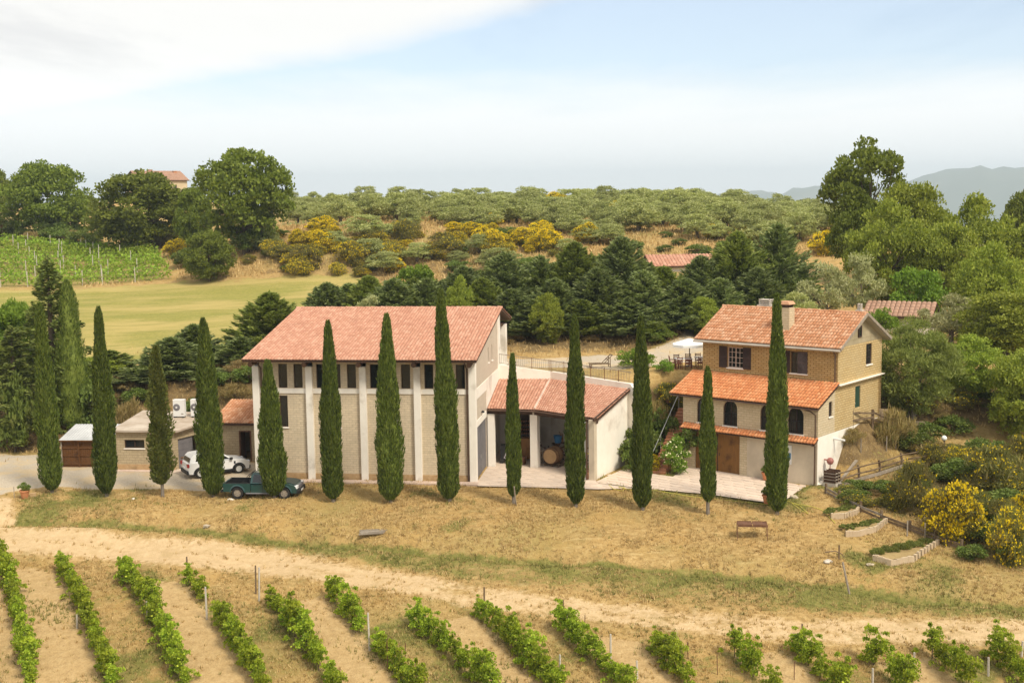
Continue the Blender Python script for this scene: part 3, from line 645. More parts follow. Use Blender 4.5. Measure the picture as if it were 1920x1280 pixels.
def tiles(parent, E0, E1, K1, K0, mats, cw=.21, rl=.36, name='roof_tiles', seed=0, amp=.062, lift=.04):
    """barrel tiles on the quad E0-E1 (eave), K1-K0 (top): each tile its own little vault, one joined part"""
    r = np.random.RandomState(seed); E0, E1, K1, K0 = map(lambda p: np.array(p, float), (E0, E1, K1, K0))
    wd_ = (np.linalg.norm(E1-E0)+np.linalg.norm(K1-K0))/2; ln = (np.linalg.norm(K0-E0)+np.linalg.norm(K1-E1))/2
    nc, nr = max(2, int(round(wd_/cw))), max(1, int(round(ln/rl)))
    nrm = np.cross(E1-E0, K0-E0); nrm /= np.linalg.norm(nrm)
    P = lambda a, b: (E0*(1-a)+E1*a)*(1-b)+(K0*(1-a)+K1*a)*b
    V = []; Fq = []; prof = [(-.5, 0), (-.40, .45), (-.22, .9), (0, 1.0), (.22, .9), (.40, .45), (.5, 0)]
    for j in range(nr):
        for i in range(nc):
            ja, jb, jz = r.uniform(-.05, .05), r.uniform(-.05, .05), r.uniform(-.005, .008); b0 = (j+jb*.6)/nr if j else -.02/nr*1; b1 = min((j+1.12)/nr, 1.0); base = len(V)
            tw = r.uniform(-.04, .04)
            for b, lf, wf in ((b0, lift, 1.0), (b1, -.004, .86)):
                for (t, h) in prof:
                    a = (i+.5+ja*.5+tw*(b == b1)+t*wf)/nc; V.append(P(min(max(a, 0), 1), b)+nrm*(h*amp+lf+jz))
            m_ = len(prof)
            for k in range(m_-1): Fq.append((base+k, base+k+1, base+m_+k+1, base+m_+k))
            # lip at the lower end
            lb = len(V)
            for (t, h) in prof: a = (i+.5+ja*.5+t)/nc; V.append(P(min(max(a, 0), 1), b0)+nrm*(h*amp*.55-.012))
            for k in range(m_-1): Fq.append((lb+k, lb+k+1, base+k+1, base+k))
    me = npmesh(name, np.array(V), np.array(Fq), mats); o = link(name, me, parent); o['kind'] = 'stuff'; return o
def slab_roof(parent, E0, E1, K1, K0, th, m_, name='roof'):
    q_ = [np.array(p, float) for p in (E0, E1, K1, K0)]; d = np.array([0, 0, th]); mb = MB(); mb.hexa([p-d for p in q_], q_); return mb.build(name, m_, parent)
def ridge(parent, A, B, m_, r=.11, seg=.38, seed=1):
    """overlapping ridge tiles"""
    rr = random.Random(seed); A, B = Vector(A), Vector(B); n = max(1, int((B-A).length/seg)); mb = MB()
    for i in range(n):
        p, q_ = A.lerp(B, i/n), A.lerp(B, min(1, (i+1.08)/n)); z = rr.uniform(-.01, .01); mb.tube([p+Vector((0, 0, z+.012)), q_+Vector((0, 0, z-.012))], [r, r*.86], 8)
    o = mb.build('ridge_tiles', m_, parent); o['kind'] = 'stuff'; return o

# ------------------------------------------------------------------ winery
W_ = thing('winery_building', 'large pale block winery with white pillars and pink tiled roof', 'building', FB.w(0, 0), FB.yaw)
zr = lambda d: 8.2+(d+.98)*.1925          # upper face of the roof
S5 = 3.65
mb = MB()
for i in range(4):
    a, b = S5*i+.44, S5*(i+1)
    hl = [(S5*i+o_, S5*i+o_+.61, 6.15, 7.76) for o_ in (.68, 1.73, 2.78)]+[(S5*i+1.73, S5*i+2.31, 3.5, 5.64)]
    wall(mb, 'd', .25, a, b, .4, 8.15, hl, .22)
mb.build('front_wall', 'tufa', W_)
for i in range(5):
    p = MB(); p.box(S5*i, S5*i+.45, 0, .55, -.3, 7.62 if i else 7.62); p.build('pillar', 'plaster', W_, bevel=.012)
    p = MB(); p.tube([(S5*i+.22, -.92, 7.86), (S5*i+.22, .6, 8.12)], .17, 12); p.build('beam_end', 'dark_wood', W_)
for i in range(4):
    p = MB(); p.box(S5*i+.45, S5*(i+1), .19, .26, 5.80, 6.12); p.build('cornice_band', 'plaster', W_)
    p = MB(); p.box(S5*i+.45, S5*(i+1), .21, .3, -.2, .4); p.build('plinth', 'plinth_stone', W_)
    for o_ in (.68, 1.73, 2.78): frame_window(W_, 'd', .25, S5*i+o_, S5*i+o_+.61, 6.15, 7.76, 'dark_wood', .045, off=.13)
    frame_window(W_, 'd', .25, S5*i+1.73, S5*i+2.31, 3.5, 5.64, 'dark_wood', .06, off=.10, sill=True)
# right gable wall: block panel, white frame around it, big steel door
mb = MB(); X = 15.0
wall(mb, 's', X, 0, 11.8, -.1, 5.9, [(.35, 4.85, -.1, 3.53)], .2)
hs = [(5.95, 6.35, 7.12, 8.2), (7.62, 8.05, 7.08, 8.2)]
wall(mb, 's', X, 0, 11.8, 5.9, 8.25, hs, .2)
mb.poly([(X, 0, 8.25), (X, 11.8, 8.25), (X, 11.12, zr(11.12)-.1), (X, 0, zr(0)-.1)])
mb.build('gable_wall', 'tufa_side', W_)
for (a, b, c, e) in [(.552, 10.68, 5.4, 6.1), (4.86, 5.45, 3.98, 5.4), (.552, 4.86, 3.55, 3.98), (4.86, 5.45, -.1, 3.98), (5.45, 10.68, -.1, 5.4)]:
    p = MB(); p.box(X-.1, X+.045, a, b, c, e); p.build('white_band', 'white_render', W_)
p = MB(); p.box(X-.2, X+.05, 10.68, 11.8, -.1, zr(11)-.14); p.build('pillar', 'plaster', W_)
p = MB(); p.hexa([(X-.35, -.0, 7.62), (X+.05, 0, 7.62), (X+.05, .55, 7.62), (X-.35, .55, 7.62)], [(X-.35, -.0, zr(0)-.2), (X+.05, 0, zr(0)-.2), (X+.05, .55, zr(.55)-.2), (X-.35, .55, zr(.55)-.2)]); p.build('pillar_head', 'plaster', W_)
dr = MB(); dr.box(X-.16, X-.08, .36, 2.59, .0, 3.52); d1 = dr.build('steel_door', 'grey_door', W_)
dr = MB(); dr.box(X-.16, X-.08, 2.61, 4.84, .0, 3.52); d2 = dr.build('steel_door', 'grey_door', W_)
for dd_, y0 in ((d1, .36), (d2, 2.61)):
    for k in range(6):
        r_ = MB(); r_.box(X-.08, X-.055, y0+.04+k*.36, y0+.04+k*.36+.30, .06, 3.46); r_.build('door_panel', 'grey_door', dd_)
h_ = MB(); h_.box(X-.055, X+.0, 2.45, 2.5, 1.1, 1.35); h_.build('handle', 'metal', d1)
for (a, b, c, e) in hs: frame_window(W_, 's', X, a, b, c, e, 'dark_wood', .05, off=.1, sill=True)
p = MB(); p.lathe([(.02, .14), (.06, .13), (.10, .07), (.12, 0), (.01, .0)], 12); lo = p.build('wall_lamp', 'black', W_, (X+.12, 2.6, 4.2))
# the other walls, rear porch
mb = MB(); wall(mb, 'S', 0.0, .55, 11.8, -.3, 8.2); mb.poly([(0, 0.55, 8.2), (0, .55, zr(.55)-.1), (0, 11.12, zr(11.12)-.1), (0, 11.8, 8.2)]); mb.build('left_wall', 'tufa', W_)
mb = MB(); wall(mb, 'D', 11.8, 0, X, -.3, zr(11)-.35); mb.build('rear_wall', 'plaster', W_)
mb = MB(); mb.box(.2, X-.25, .6, 11.5, 5.7, 5.85); mb.build('upper_floor', 'concrete', W_)
for s_ in (0, 5, 10, 14.6):
    p = MB(); p.box(s_, s_+.45, 14.6, 15.5, 4.8, 8.95); p.build('pillar', 'plaster', W_)
mb = MB(); mb.box(-.2, 15.1, 11.9, 15.6, 5.2, 5.9); mb.build('porch_floor', 'plaster', W_)
mb = MB(); mb.tube([(14.8, 11.9, 9.1), (14.8, 16.1, 8.9)], .13, 10); mb.tube([(14.9, 15.05, 9.0), (0, 15.05, 9.0)], .13, 10); mb.build('porch_beam', 'dark_wood', W_)
ro = slab_roof(W_, (-.29, -.96, zr(-.96)-.03), (15.3, -.96, zr(-.96)-.03), (15.3, 11.12, zr(11.12)-.03), (-.29, 11.12, zr(11.12)-.03), .15, 'dark_wood')
slab_roof(W_, (15.3, 16.3, 9.25), (-.29, 16.3, 9.25), (-.29, 11.125, zr(11.12)-.03), (15.3, 11.125, zr(11.12)-.03), .15, 'dark_wood', 'rear_roof')
tiles(ro, (-.32, -1.02, zr(-1.02)), (15.34, -1.02, zr(-1.02)), (15.34, 11.1, zr(11.1)), (-.32, 11.1, zr(11.1)), 'tile_pink', .215, .36, seed=1)
tiles(ro, (15.34, 16.35, 9.3), (-.32, 16.35, 9.3), (-.32, 11.16, zr(11.12)), (15.34, 11.16, zr(11.12)), 'tile_pink', .215, .36, seed=2)
ridge(ro, (-.34, 11.13, zr(11.12)+.03), (15.36, 11.13, zr(11.12)+.03), 'tile_pink', .10)
p = MB(); p.tube([(14.48, .12, .05), (14.48, .12, 7.5), (14.48, -.7, 7.95)], .05, 8); p.build('downpipe', 'pipe', W_)
p = MB(); p.tube([(.58, .12, .05), (.58, .12, 7.5), (.58, -.7, 7.95)], .05, 8); p.build('downpipe', 'pipe', W_)
for a, b in ((-.25, 3.7), (3.7, 7.35), (7.35, 11), (11, 15.2)):
    p = MB(); p.box(a, b-.01, -.75, -.002, -.4, .045); p.build('kerb_slab', 'mortar', W_)
# white stacking chairs behind an upper window
def stack_chair(name, loc, rz, label):
    c = thing(name, label, 'chair', loc, rz, None)
    m = MB(); m.box(-.22, .22, -.2, .2, .42, .45); m.build('seat', 'white_plastic', c)
    m = MB()
    for x in (-.19, -.06, .06, .19): m.bar((x, .2, .44), (x*1.05, .28, .88), .035)
    m.bar((-.22, .28, .88), (.22, .28, .88), .05); m.build('backrest', 'white_plastic', c)
    for x, y in ((-.2, -.18), (.2, -.18), (-.2, .2), (.2, .2)):
        m = MB(); m.bar((x, y, .43), (x*1.15, y*1.15, 0), .04); m.build('leg', 'white_plastic', c)
    return c
pw = FB.w(11.95, 1.0, 5.86); stack_chair('plastic_chair', (pw[0], pw[1], 6.18), FB.yaw+.3, 'white plastic chair tipped onto another behind an upper winery window')
pw = FB.w(11.95, 1.05, 5.86); stack_chair('plastic_chair', pw, FB.yaw+.3, 'white plastic chair on the floor behind an upper winery window')

# ------------------------------------------------------------------ open portico beside the winery
E0, E1, E2 = np.array([-1.79, 82.24]), np.array([1.47, 81.55]), np.array([5.51, 77.72])
K0, K1, K2 = np.array([-.99, 88.4]), np.array([2.8, 88.05]), np.array([8.15, 82.75])
PO = thing('open_portico', 'open portico with white pillars under pink tiles, full of farm clutter', 'portico', (0, 0, 0))
v3 = lambda p, z: (float(p[0]), float(p[1]), float(z))
ze, zk = 4.1, 5.25
for i, (e0, e1, k1, k0) in enumerate(((E0, E1, K1, K0), (E1, E2, K2, K1))):
    s_ = slab_roof(PO, v3(e0, ze-.05), v3(e1, ze-.05), v3(k1, zk-.05), v3(k0, zk-.05), .12, 'dark_wood')
    tiles(s_, v3(e0, ze), v3(e1, ze), v3(k1, zk), v3(k0, zk), 'tile_pink', .215, .36, seed=11+i)
    m = MB(); dirn = (e1-e0)/np.linalg.norm(e1-e0); m.bar(v3(e0+np.array([0, .35]), ze-.27), v3(e1+np.array([0, .35]), ze-.27), .22, .24); m.build('beam', 'dark_wood', PO)
    m = MB(); m.tube([v3(e0-.06*np.array([-dirn[1], dirn[0]]), ze-.1), v3(e1-.06*np.array([-dirn[1], dirn[0]]), ze-.1)], .055, 8); m.build('gutter', 'pipe', PO)
m = MB(); a, b = Vector(v3(E1, ze+.06)), Vector(v3(K1, zk+.06)); rr = random.Random(4)
for i in range(17): m.tube([a.lerp(b, i/17), a.lerp(b, (i+1.05)/17)], [.10, .085], 6)
m.build('hip_mortar', 'mortar', PO)['kind'] = 'stuff'
def pillar(parent, c, w, z1, ang, m_='plaster', name='pillar', d=None):
    m = MB(); d = d or w; m.box(-w/2, w/2, -d/2, d/2, -.2, z1); o = m.build(name, m_, parent, (c[0], c[1], 0), ang, bevel=.012); return o
pillar(PO, FB.w(15.32, 5.0), .48, 3.72, FB.yaw); pillar(PO, (1.50, 82.05), .54, 3.75, -.4)
m = MB(); m.box(-.2, .2, -.28, .28, 3.75, 3.98); m.build('capital', 'grey_render', PO, (1.50, 82.05, 0), -.4)
# right end wall, with its corner pillar
C0 = np.array([5.28, 77.72]); R0_ = np.array([8.0, 82.9]); dv = (R0_-C0); dv /= np.linalg.norm(dv); pv = np.array([-dv[1], dv[0]])
m = MB(); pr_ = [C0+dv*.42, R0_, R0_+pv*.3, C0+dv*.42+pv*.3]; lng = np.linalg.norm(R0_-C0)
zt_ = [ze-.06+(zk-ze)*.06, zk-.1, zk-.1, ze-.06+(zk-ze)*.06]
m.hexa([v3(p, -.2) for p in pr_], [v3(p, z) for p, z in zip(pr_, zt_)]); m.build('end_wall', 'white_render', PO)
m = MB(); pr_ = [C0-dv*.02+(-pv*.02), C0+dv*.418-pv*.02, C0+dv*.418+pv*.38, C0-dv*.02+pv*.38]; m.hexa([v3(p, -.2) for p in pr_], [v3(p, ze-.1) for p in pr_]); m.build('corner_pillar', 'grey_render', PO)
m = MB(); a_, b_ = np.append(C0-dv*.35-pv*.12, ze-.02), np.append(R0_-pv*.12, zk+.0); m.bar(a_, b_, .10, .17); m.build('verge_board', 'dark_wood', PO)
m = MB(); q0 = C0-dv*.1+pv*.48; m.tube([v3(q0, 0), v3(q0, 3.9)], .05, 8); m.build('downpipe', 'pipe', PO)
m = MB(); q0 = C0-dv*.05+pv*.62; m.tube([v3(q0, 0), v3(q0, 3.85)], .04, 8); m.build('conduit', 'white_plastic', PO)
# back wall, retaining the upper road; its top runs down to the right
m = MB()
for (a, b, za, zb) in ((K0+[-.3, 0], K1, 6.35, 5.82), (K1, K2, 5.82, 5.62), (K2, np.array([8.35, 82.35]), 5.62, 5.30)):
    dn = (b-a)/np.linalg.norm(b-a); nn = np.array([-dn[1], dn[0]]); q_ = [a, b, b+nn*.35, a+nn*.35]
    m.hexa([v3(p, -.2) for p in q_], [v3(q_[0], za), v3(q_[1], zb), v3(q_[2], zb), v3(q_[3], za)])
m.build('retaining_wall', 'white_render', PO)
m = MB(); w0, w1 = FB.w(15.06, 5.0), K0; 
m.build('unused', 'plaster', PO) if False else None
# floor of the portico and the forecourt
o = MB(); o.poly([v3(p, .012) for p in APRON][::-1]); 
fl = o.build('forecourt', 'slab', None); tag(fl, kind='structure')
bm = bmesh.new(); bm.from_mesh(fl.data); bmesh.ops.triangulate(bm, faces=bm.faces[:]); bmesh.ops.recalc_face_normals(bm, faces=bm.faces[:]); bm.to_mesh(fl.data); bm.free()
rail = thing('iron_railing', 'thin iron railing on top of the retaining wall above the portico', 'railing', (0, 0, 0))
tp = [(K0+[-.1, .18], 6.35), (K1+[.05, .18], 5.82), (K2+[.1, .2], 5.62)]
hr = MB(); bars = MB()
for (a, za), (b, zb) in zip(tp[:-1], tp[1:]):
    hr.bar(v3(a, za+.78), v3(b, zb+.78), .045); hr.bar(v3(a, za+.12), v3(b, zb+.12), .035)
    n = int(np.linalg.norm(b-a)/.14)
    for i in range(n):
        t = i/n; p = a+(b-a)*t; z = za+(zb-za)*t
        if i % 9 == 0: pm = MB(); pm.bar(v3(p, z-.02), v3(p, z+.84), .05); pm.build('post', 'rust', rail)
        else: bars.bar(v3(p, z+.1), v3(p, z+.79), .022)
hr.build('handrail', 'grey_wood', rail); bars.build('bars', 'grey_wood', rail)['kind'] = 'stuff'

# ------------------------------------------------------------------ house
HO = thing('farm_house', 'ochre brick farmhouse on two levels with orange tiled roofs and shutters', 'house', FH.w(0, 0), FH.yaw)
SL, SRt = -9.96, .10
arch = [(-8.86, -7.80), (-6.83, -5.77), (-4.07, -3.01), (-2.09, -.99)]
mb = MB(); hl = [(a, b, 3.22, 4.94) for a, b in arch]; wall(mb, 'd', 0, SL, 0, 2.95, 5.2, hl, .22)
for a, b in arch: arch_fill(mb, a, b, 4.42, 4.94, 0, .22)
mb.build('middle_wall', 'pale_brick', HO)
mb = MB(); wall(mb, 'd', 0.0, SL, -5.02, -.3, 2.95, [(-9.02, -5.57, -.3, 2.62)], .3); mb.build('ground_floor_wall', 'pale_brick', HO)
mb = MB(); mb.box(-5.02, -.001, -.012, .2, -.3, 2.9); mb.build('rendered_panel', 'grey_render', HO)
for i, (a, b) in enumerate(arch):
    m = MB(); n = 10; c, r_ = (a+b)/2, (b-a)/2; o0, o1 = .12, .18
    def ring(rr_, zz_): return [(a+.0 if rr_ == r_ else c-rr_, zz_)]+[(c-rr_*math.cos(math.pi*k/n), 4.42+(.52-(r_-rr_))*math.sin(math.pi*k/n)) for k in range(n+1)]+[(c+rr_, zz_)]
    O_, I_ = ring(r_, 3.22), ring(r_-.06, 3.22)
    for k in range(len(O_)-1):
        p, q_, s_, t_ = O_[k], O_[k+1], I_[k+1], I_[k]
        m.hexa([(x, o0, z) for x, z in (p, t_, s_, q_)], [(x, o1, z) for x, z in (p, t_, s_, q_)])
    m.box(c-.03, c+.03, o0+.004, o1-.004, 3.22, 4.9); m.box(a+.06, b-.06, o0+.008, o1-.008, 4.02, 4.06); m.box(a+.06, b-.06, o0+.008, o1-.008, 3.22, 3.3)
    w = m.build('arched_window', 'shutter', HO)
    g = MB(); g.poly([(a, .165, 3.24), (b, .165, 3.24)]+[(c+r_*math.cos(math.pi*k/n), .165, 4.42+.52*math.sin(math.pi*k/n)) for k in range(n+1)]); g.build('pane', 'glass', w)
    g = MB(); g.box(a-.05, b+.05, -.05, .13, 3.15, 3.224); g.build('sill', 'plaster', w)
    g = MB()
    for k in range(7): x = a+.1+k*(b-a-.2)/6; g.bar((x, .06, 3.26), (x, .06, 4.05), .02)
    g.bar((a, .06, 4.05), (b, .06, 4.05), .03); g.build('window_guard', 'black', w)
# garage door with upright boards
gd = MB(); gd.box(-9.02, -5.57, .14, .2, -.1, 2.62); gdo = gd.build('garage_door', 'wood', HO)
bd = MB(); x = -9.0; rr = random.Random(5)
while x < -5.62:
    w = .118; bd.box(x, min(x+w, -5.58), .10-rr.uniform(0, .012), .14, .02, 2.6); x += w+.012
bd.build('boards', 'wood', gdo)['kind'] = 'stuff'
m = MB(); m.box(-7.33, -7.26, .08, .11, .02, 2.6); m.build('astragal', 'dark_wood', gdo); m = MB(); m.bar((-7.15, .07, 1.1), (-7.15, .07, 1.3), .03); m.build('handle', 'black', gdo)
# side wall, lower part (rendered foundation, brick above) and upper part
mb = MB(); wall(mb, 's', 0, 0.0, 9.4, -.5, 3.16, (), .25); mb.build('foundation_wall', 'white_render', HO)
mb = MB(); X0 = .0; wall(mb, 's', X0, 2.4, 9.4, 3.16, 6.18, [(5.45, 6.25, 4.3, 5.74)], .2); mb.build('side_wall', 'ochre_side', HO)
mb = MB(); wall(mb, 's', X0, 0, 2.4, 3.16, 5.24, [(1.52, 2.02, 4.25, 5.23)], .2); mb.poly([(X0, 0, 5.24), (X0, 2.4, 5.24), (X0, 2.4, 6.17), (X0, .0, 5.26)]); mb.build('front_side_wall', 'pale_brick', HO)
frame_window(HO, 's', X0, 1.52, 2.02, 4.25, 5.23, 'shutter', .05, 1, 1, off=.08, sill=True)
m = MB(); m.box(X0-.12, X0-.06, 5.45, 6.25, 4.0, 5.74); dd_ = m.build('side_door', mat('green_door', (.02, .055, .035), .6), HO); m = MB(); m.bar((X0-.05, 5.55, 4.6), (X0-.05, 5.62, 4.6), .04); m.build('handle', 'metal', dd_)
mb = MB(); X1 = SRt; 
wall(mb, 'd', 2.54, SL, X1, 6.0, 8.62, [(-8.0, -6.8, 6.75, 8.18), (-3.25, -2.05, 6.75, 8.18)], .22); mb.build('upper_front_wall', 'ochre_brick', HO)
mb = MB(); wall(mb, 's', X1, 2.54, 9.4, 6.23, 8.62, [(6.83, 7.75, 7.05, 8.45)], .22); mb.build('upper_side_wall', 'ochre_side', HO)
zg = lambda d: 8.63+(min(d, 11.96-d)-2.04)*.5025
mb = MB(); wall(mb, 's', X1-.012, 2.54, 9.4, 8.62, 9.0, (), .2); mb.poly([(X1-.012, 2.6, 9.0), (X1-.012, 9.36, 9.0), (X1-.012, 8.9, zg(8.9)-.1), (X1-.012, 5.98, 10.5), (X1-.012, 3.0, zg(3.0)-.1)]); mb.build('gable', 'gable_render', HO)
m = MB(); m.box(X1-.012, X1+.01, 2.5, 9.42, 8.94, 9.04); m.build('gable_band', 'gable_render', HO)
w = frame_window(HO, 's', X1+.16, 5.47, 6.0, 9.03, 9.8, 'shutter', .09, 0, 0, off=.10, name='gable_window')
frame_window(HO, 's', X1, 6.83, 7.75, 7.05, 8.45, 'shutter', .07, 1, 2, off=.06, sill=True)
m = MB(); m.box(-.0, X1+.22, 2.45, 9.5, 6.17, 6.23); m.build('ledge', 'plaster', HO)
mb = MB(); wall(mb, 'S', SL, 0, 9.4, -.5, 5.3); mb.poly([(SL, 0, 5.3), (SL, 2.54, 6.2), (SL, 9.4, 6.2), (SL, 9.4, 5.3)]); mb.build('left_wall', 'pale_brick', HO)
mb = MB(); wall(mb, 'S', SL, 2.54, 9.4, 6.2, 8.62); mb.poly([(SL, 2.54, 8.62), (SL, 5.98, 10.5), (SL, 9.4, 8.62)]); wall(mb, 'D', 9.4, SL, X1, -.5, 8.62); mb.build('rear_walls', 'ochre_side', HO)
mb = MB(); mb.box(SL+.25, -.25, .25, 9.1, 3.0, 3.12); mb.box(SL+.25, -.25, 2.8, 9.1, 6.0, 6.12); mb.build('inner_floor', 'concrete', HO)
# upper windows with shutters and curtains
def shutter(parent, a, b, z0, z1, y, m_):
    m = MB(); f_ = .05; m.box(a, a+f_, y-.05, y-.01, z0, z1); m.box(b-f_, b, y-.05, y-.01, z0, z1); m.box(a+f_, b-f_, y-.05, y-.01, z0, z0+.07); m.box(a+f_, b-f_, y-.05, y-.01, z1-.07, z1); m.box(a+f_, b-f_, y-.048, y-.012, (z0+z1)/2-.03, (z0+z1)/2+.03)
    o = m.build('shutter', m_, parent); s_ = MB(); z = z0+.08
    while z < z1-.1:
        s_.hexa([(a+f_, y-.045, z), (b-f_, y-.045, z), (b-f_, y-.02, z+.035), (a+f_, y-.02, z+.035)], [(a+f_, y-.042, z+.012), (b-f_, y-.042, z+.012), (b-f_, y-.017, z+.047), (a+f_, y-.017, z+.047)]); z += .05
    s_.build('louvres', m_, o)['kind'] = 'stuff'; return o
for i, (a, b) in enumerate(((-8.0, -6.8), (-3.25, -2.05))):
    w = frame_window(HO, 'd', 2.54, a, b, 6.75, 8.18, 'mortar' if i == 0 else 'dark_wood', .06, 3, 3, off=.1, sill=True)
    if i == 0:
        shutter(w, a-.64, a-.02, 6.72, 8.2, 2.54, 'shutter'); shutter(w, b+.02, b+.62, 6.72, 8.2, 2.54, 'shutter')
    else:
        shutter(w, a-.5, a-.02, 6.72, 8.2, 2.54, 'shutter'); shutter(w, -2.72, -2.03, 6.72, 8.2, 2.54, 'grey_shutter')
    for sg in (0, 1):
        m = MB(); n = 9
        for k in range(n-1):
            pts = []
            for kk in (k, k+1):
                t = kk/(n-1); z_ = 8.12-1.3*t; wd_ = .48-.36*min(1, t*1.15)**.9 if t < .85 else .16
                pts.append((wd_, z_))
            e = a+.06 if sg == 0 else b-.06; s1 = 1 if sg == 0 else -1
            for q in range(4):
                f0, f1 = q/4, (q+1)/4; y0_, y1_ = 2.54+.24+.03*(q % 2), 2.54+.24+.03*((q+1) % 2)
                m.poly([(e+s1*pts[0][0]*f0, y0_, pts[0][1]), (e+s1*pts[0][0]*f1, y1_, pts[0][1]), (e+s1*pts[1][0]*f1, y1_, pts[1][1]), (e+s1*pts[1][0]*f0, y0_, pts[1][1])])
        m.build('curtain', 'curtain', w)
# roofs
lr = slab_roof(HO, (-10.72, -.46, 5.08), (.22, -.46, 5.08), (.22, 2.53, 6.30), (-10.72, 2.53, 6.30), .13, 'dark_wood', 'lower_roof')
tiles(lr, (-10.77, -.52, 5.12), (.27, -.52, 5.12), (.27, 2.52, 6.37), (-10.77, 2.52, 6.37), 'tile_orange', .215, .36, seed=21)
pr2 = slab_roof(HO, (-9.85, -.5, 2.80), (.04, -.5, 2.80), (.04, -.005, 3.06), (-9.85, -.005, 3.06), .08, 'dark_wood', 'pent_roof')
tiles(pr2, (-9.88, -.55, 2.83), (.06, -.55, 2.83), (.06, -.01, 3.12), (-9.88, -.01, 3.12), 'tile_orange', .215, .33, seed=22)
L0, L1 = SL-.40, X1+.40
ur = slab_roof(HO, (L0, 2.06, 8.60), (L1, 2.06, 8.60), (L1, 5.98, 10.56), (L0, 5.98, 10.56), .14, 'gutter', 'upper_roof')
slab_roof(HO, (L1, 9.9, 8.60), (L0, 9.9, 8.60), (L0, 5.982, 10.56), (L1, 5.982, 10.56), .14, 'gutter', 'upper_roof')
tiles(ur, (L0-.03, 2.02, 8.63), (L1+.03, 2.02, 8.63), (L1+.03, 5.95, 10.60), (L0-.03, 5.95, 10.60), 'tile_old', .215, .36, seed=23)
tiles(ur, (L1+.03, 9.95, 8.63), (L0-.03, 9.95, 8.63), (L0-.03, 6.0, 10.60), (L1+.03, 6.0, 10.60), 'tile_old', .215, .36, seed=24)
ridge(ur, (L0-.04, 5.975, 10.64), (L1+.05, 5.975, 10.64), 'tile_old', .11)
for sg in (0, 1):
    m = MB(); e, k = ((L1+.045, 1.98, 8.58), (L1+.045, 5.98, 10.58)) if sg == 0 else ((L1+.045, 9.98, 8.58), (L1+.045, 5.99, 10.58)); m.bar(e, k, .05, .2); m.build('verge_board', 'grey_wood', HO)
m = MB(); m.tube([(L0, 1.95, 8.50), (L1, 1.95, 8.50)], .075, 10); m.build('gutter', 'gutter', HO)
m = MB(); m.tube([(-.02, 2.0, 8.45), (-.05, 2.42, 8.2), (-.05, 2.44, 6.35)], .045, 8); m.build('downpipe', 'pipe', HO)
m = MB(); m.tube([(-.9, -.5, 5.02), (-.35, -.35, 4.85), (-.14, -.1, 4.6), (-.14, -.07, 3.1)], .045, 8); m.tube([(-.14, -.6, 2.75), (-.14, -.1, 2.6), (-.14, -.1, .02)], .05, 8); m.build('downpipe', 'pipe', HO)
m = MB(); m.tube([(-10.7, -.5, 5.0), (.2, -.5, 5.0)], .05, 8); m.build('gutter', 'pipe', HO)
def chimney(a, b, c, d, z0, z1, cap, name='chimney'):
    m = MB(); m.box(a, b, c, d, z0, z1); ch = m.build(name, 'pale_brick', HO)
    if cap == 'tile':
        m = MB(); m.box(a+.08, b-.08, c+.05, c+.11, z1, z1+.22); m.box(a+.08, b-.08, d-.11, d-.05, z1, z1+.22); m.build('smoke_gap', 'dark_wood', ch)
        xm = (a+b)/2; m = MB(); m.hexa([(a-.04, c-.06, z1+.22), (b+.04, c-.06, z1+.22), (b+.04, d+.06, z1+.22), (a-.04, d+.06, z1+.22)], [(a+.1, c, z1+.42), (b-.1, c, z1+.42), (b-.1, d, z1+.42), (a+.1, d, z1+.42)]); m.build('cap', 'tile_old', ch)
    else:
        m = MB(); m.box(a-.05, b+.05, c-.05, d+.05, z1, z1+.08)
        for k in range(3): m.box(a+.05, b-.05, c+.05, d-.05, z1+.14+k*.13, z1+.20+k*.13)
        for x_, y_ in ((a+.08, c+.08), (b-.08, c+.08), (a+.08, d-.08), (b-.08, d-.08)): m.box(x_-.03, x_+.03, y_-.03, y_+.03, z1+.08, z1+.5)
        m.build('cap', 'concrete', ch)
    return ch
chimney(-4.75, -3.9, 3.55, 4.3, 9.2, 10.95, 'tile'); chimney(-7.65, -6.7, 6.1, 6.8, 10.1, 10.75, 'slab'); chimney(-.35, .0, 6.15, 6.5, 10.3, 10.72, 'slab')
m = MB(); m.box(-2.1, -1.78, -.045, -.012, 1.2, 2.45); o = m.build('notice_board', 'white_plastic', HO); m = MB(); m.box(-2.06, -1.82, -.05, -.045, 1.55, 1.95); m.build('blue_print', 'blue_plastic', o)
m = MB(); m.tube([(.02, .95, 1.6), (.34, .95, 1.6)], .05, 8); m.lathe([(.05, 1.32), (.16, 1.37), (.22, 1.5), (.22, 1.6), (.16, 1.72), (.05, 1.77)], 14, (.42, .95)); m.tube([(.42, .95, .2), (.42, .95, 1.3)], .03, 6); hrl = m.build('hose_reel', 'red_plastic', None); hrl.location = FH.w(0, 0); hrl.rotation_euler = (0, 0, FH.yaw); tag(hrl, 'round red hose reel on a stand against the white house foundation', 'hose reel')
m = MB(); m.tube([(.0, 2.3, 2.75), (.75, 2.35, 2.7)], .07, 8); m.build('drain_spout', 'white_plastic', HO)

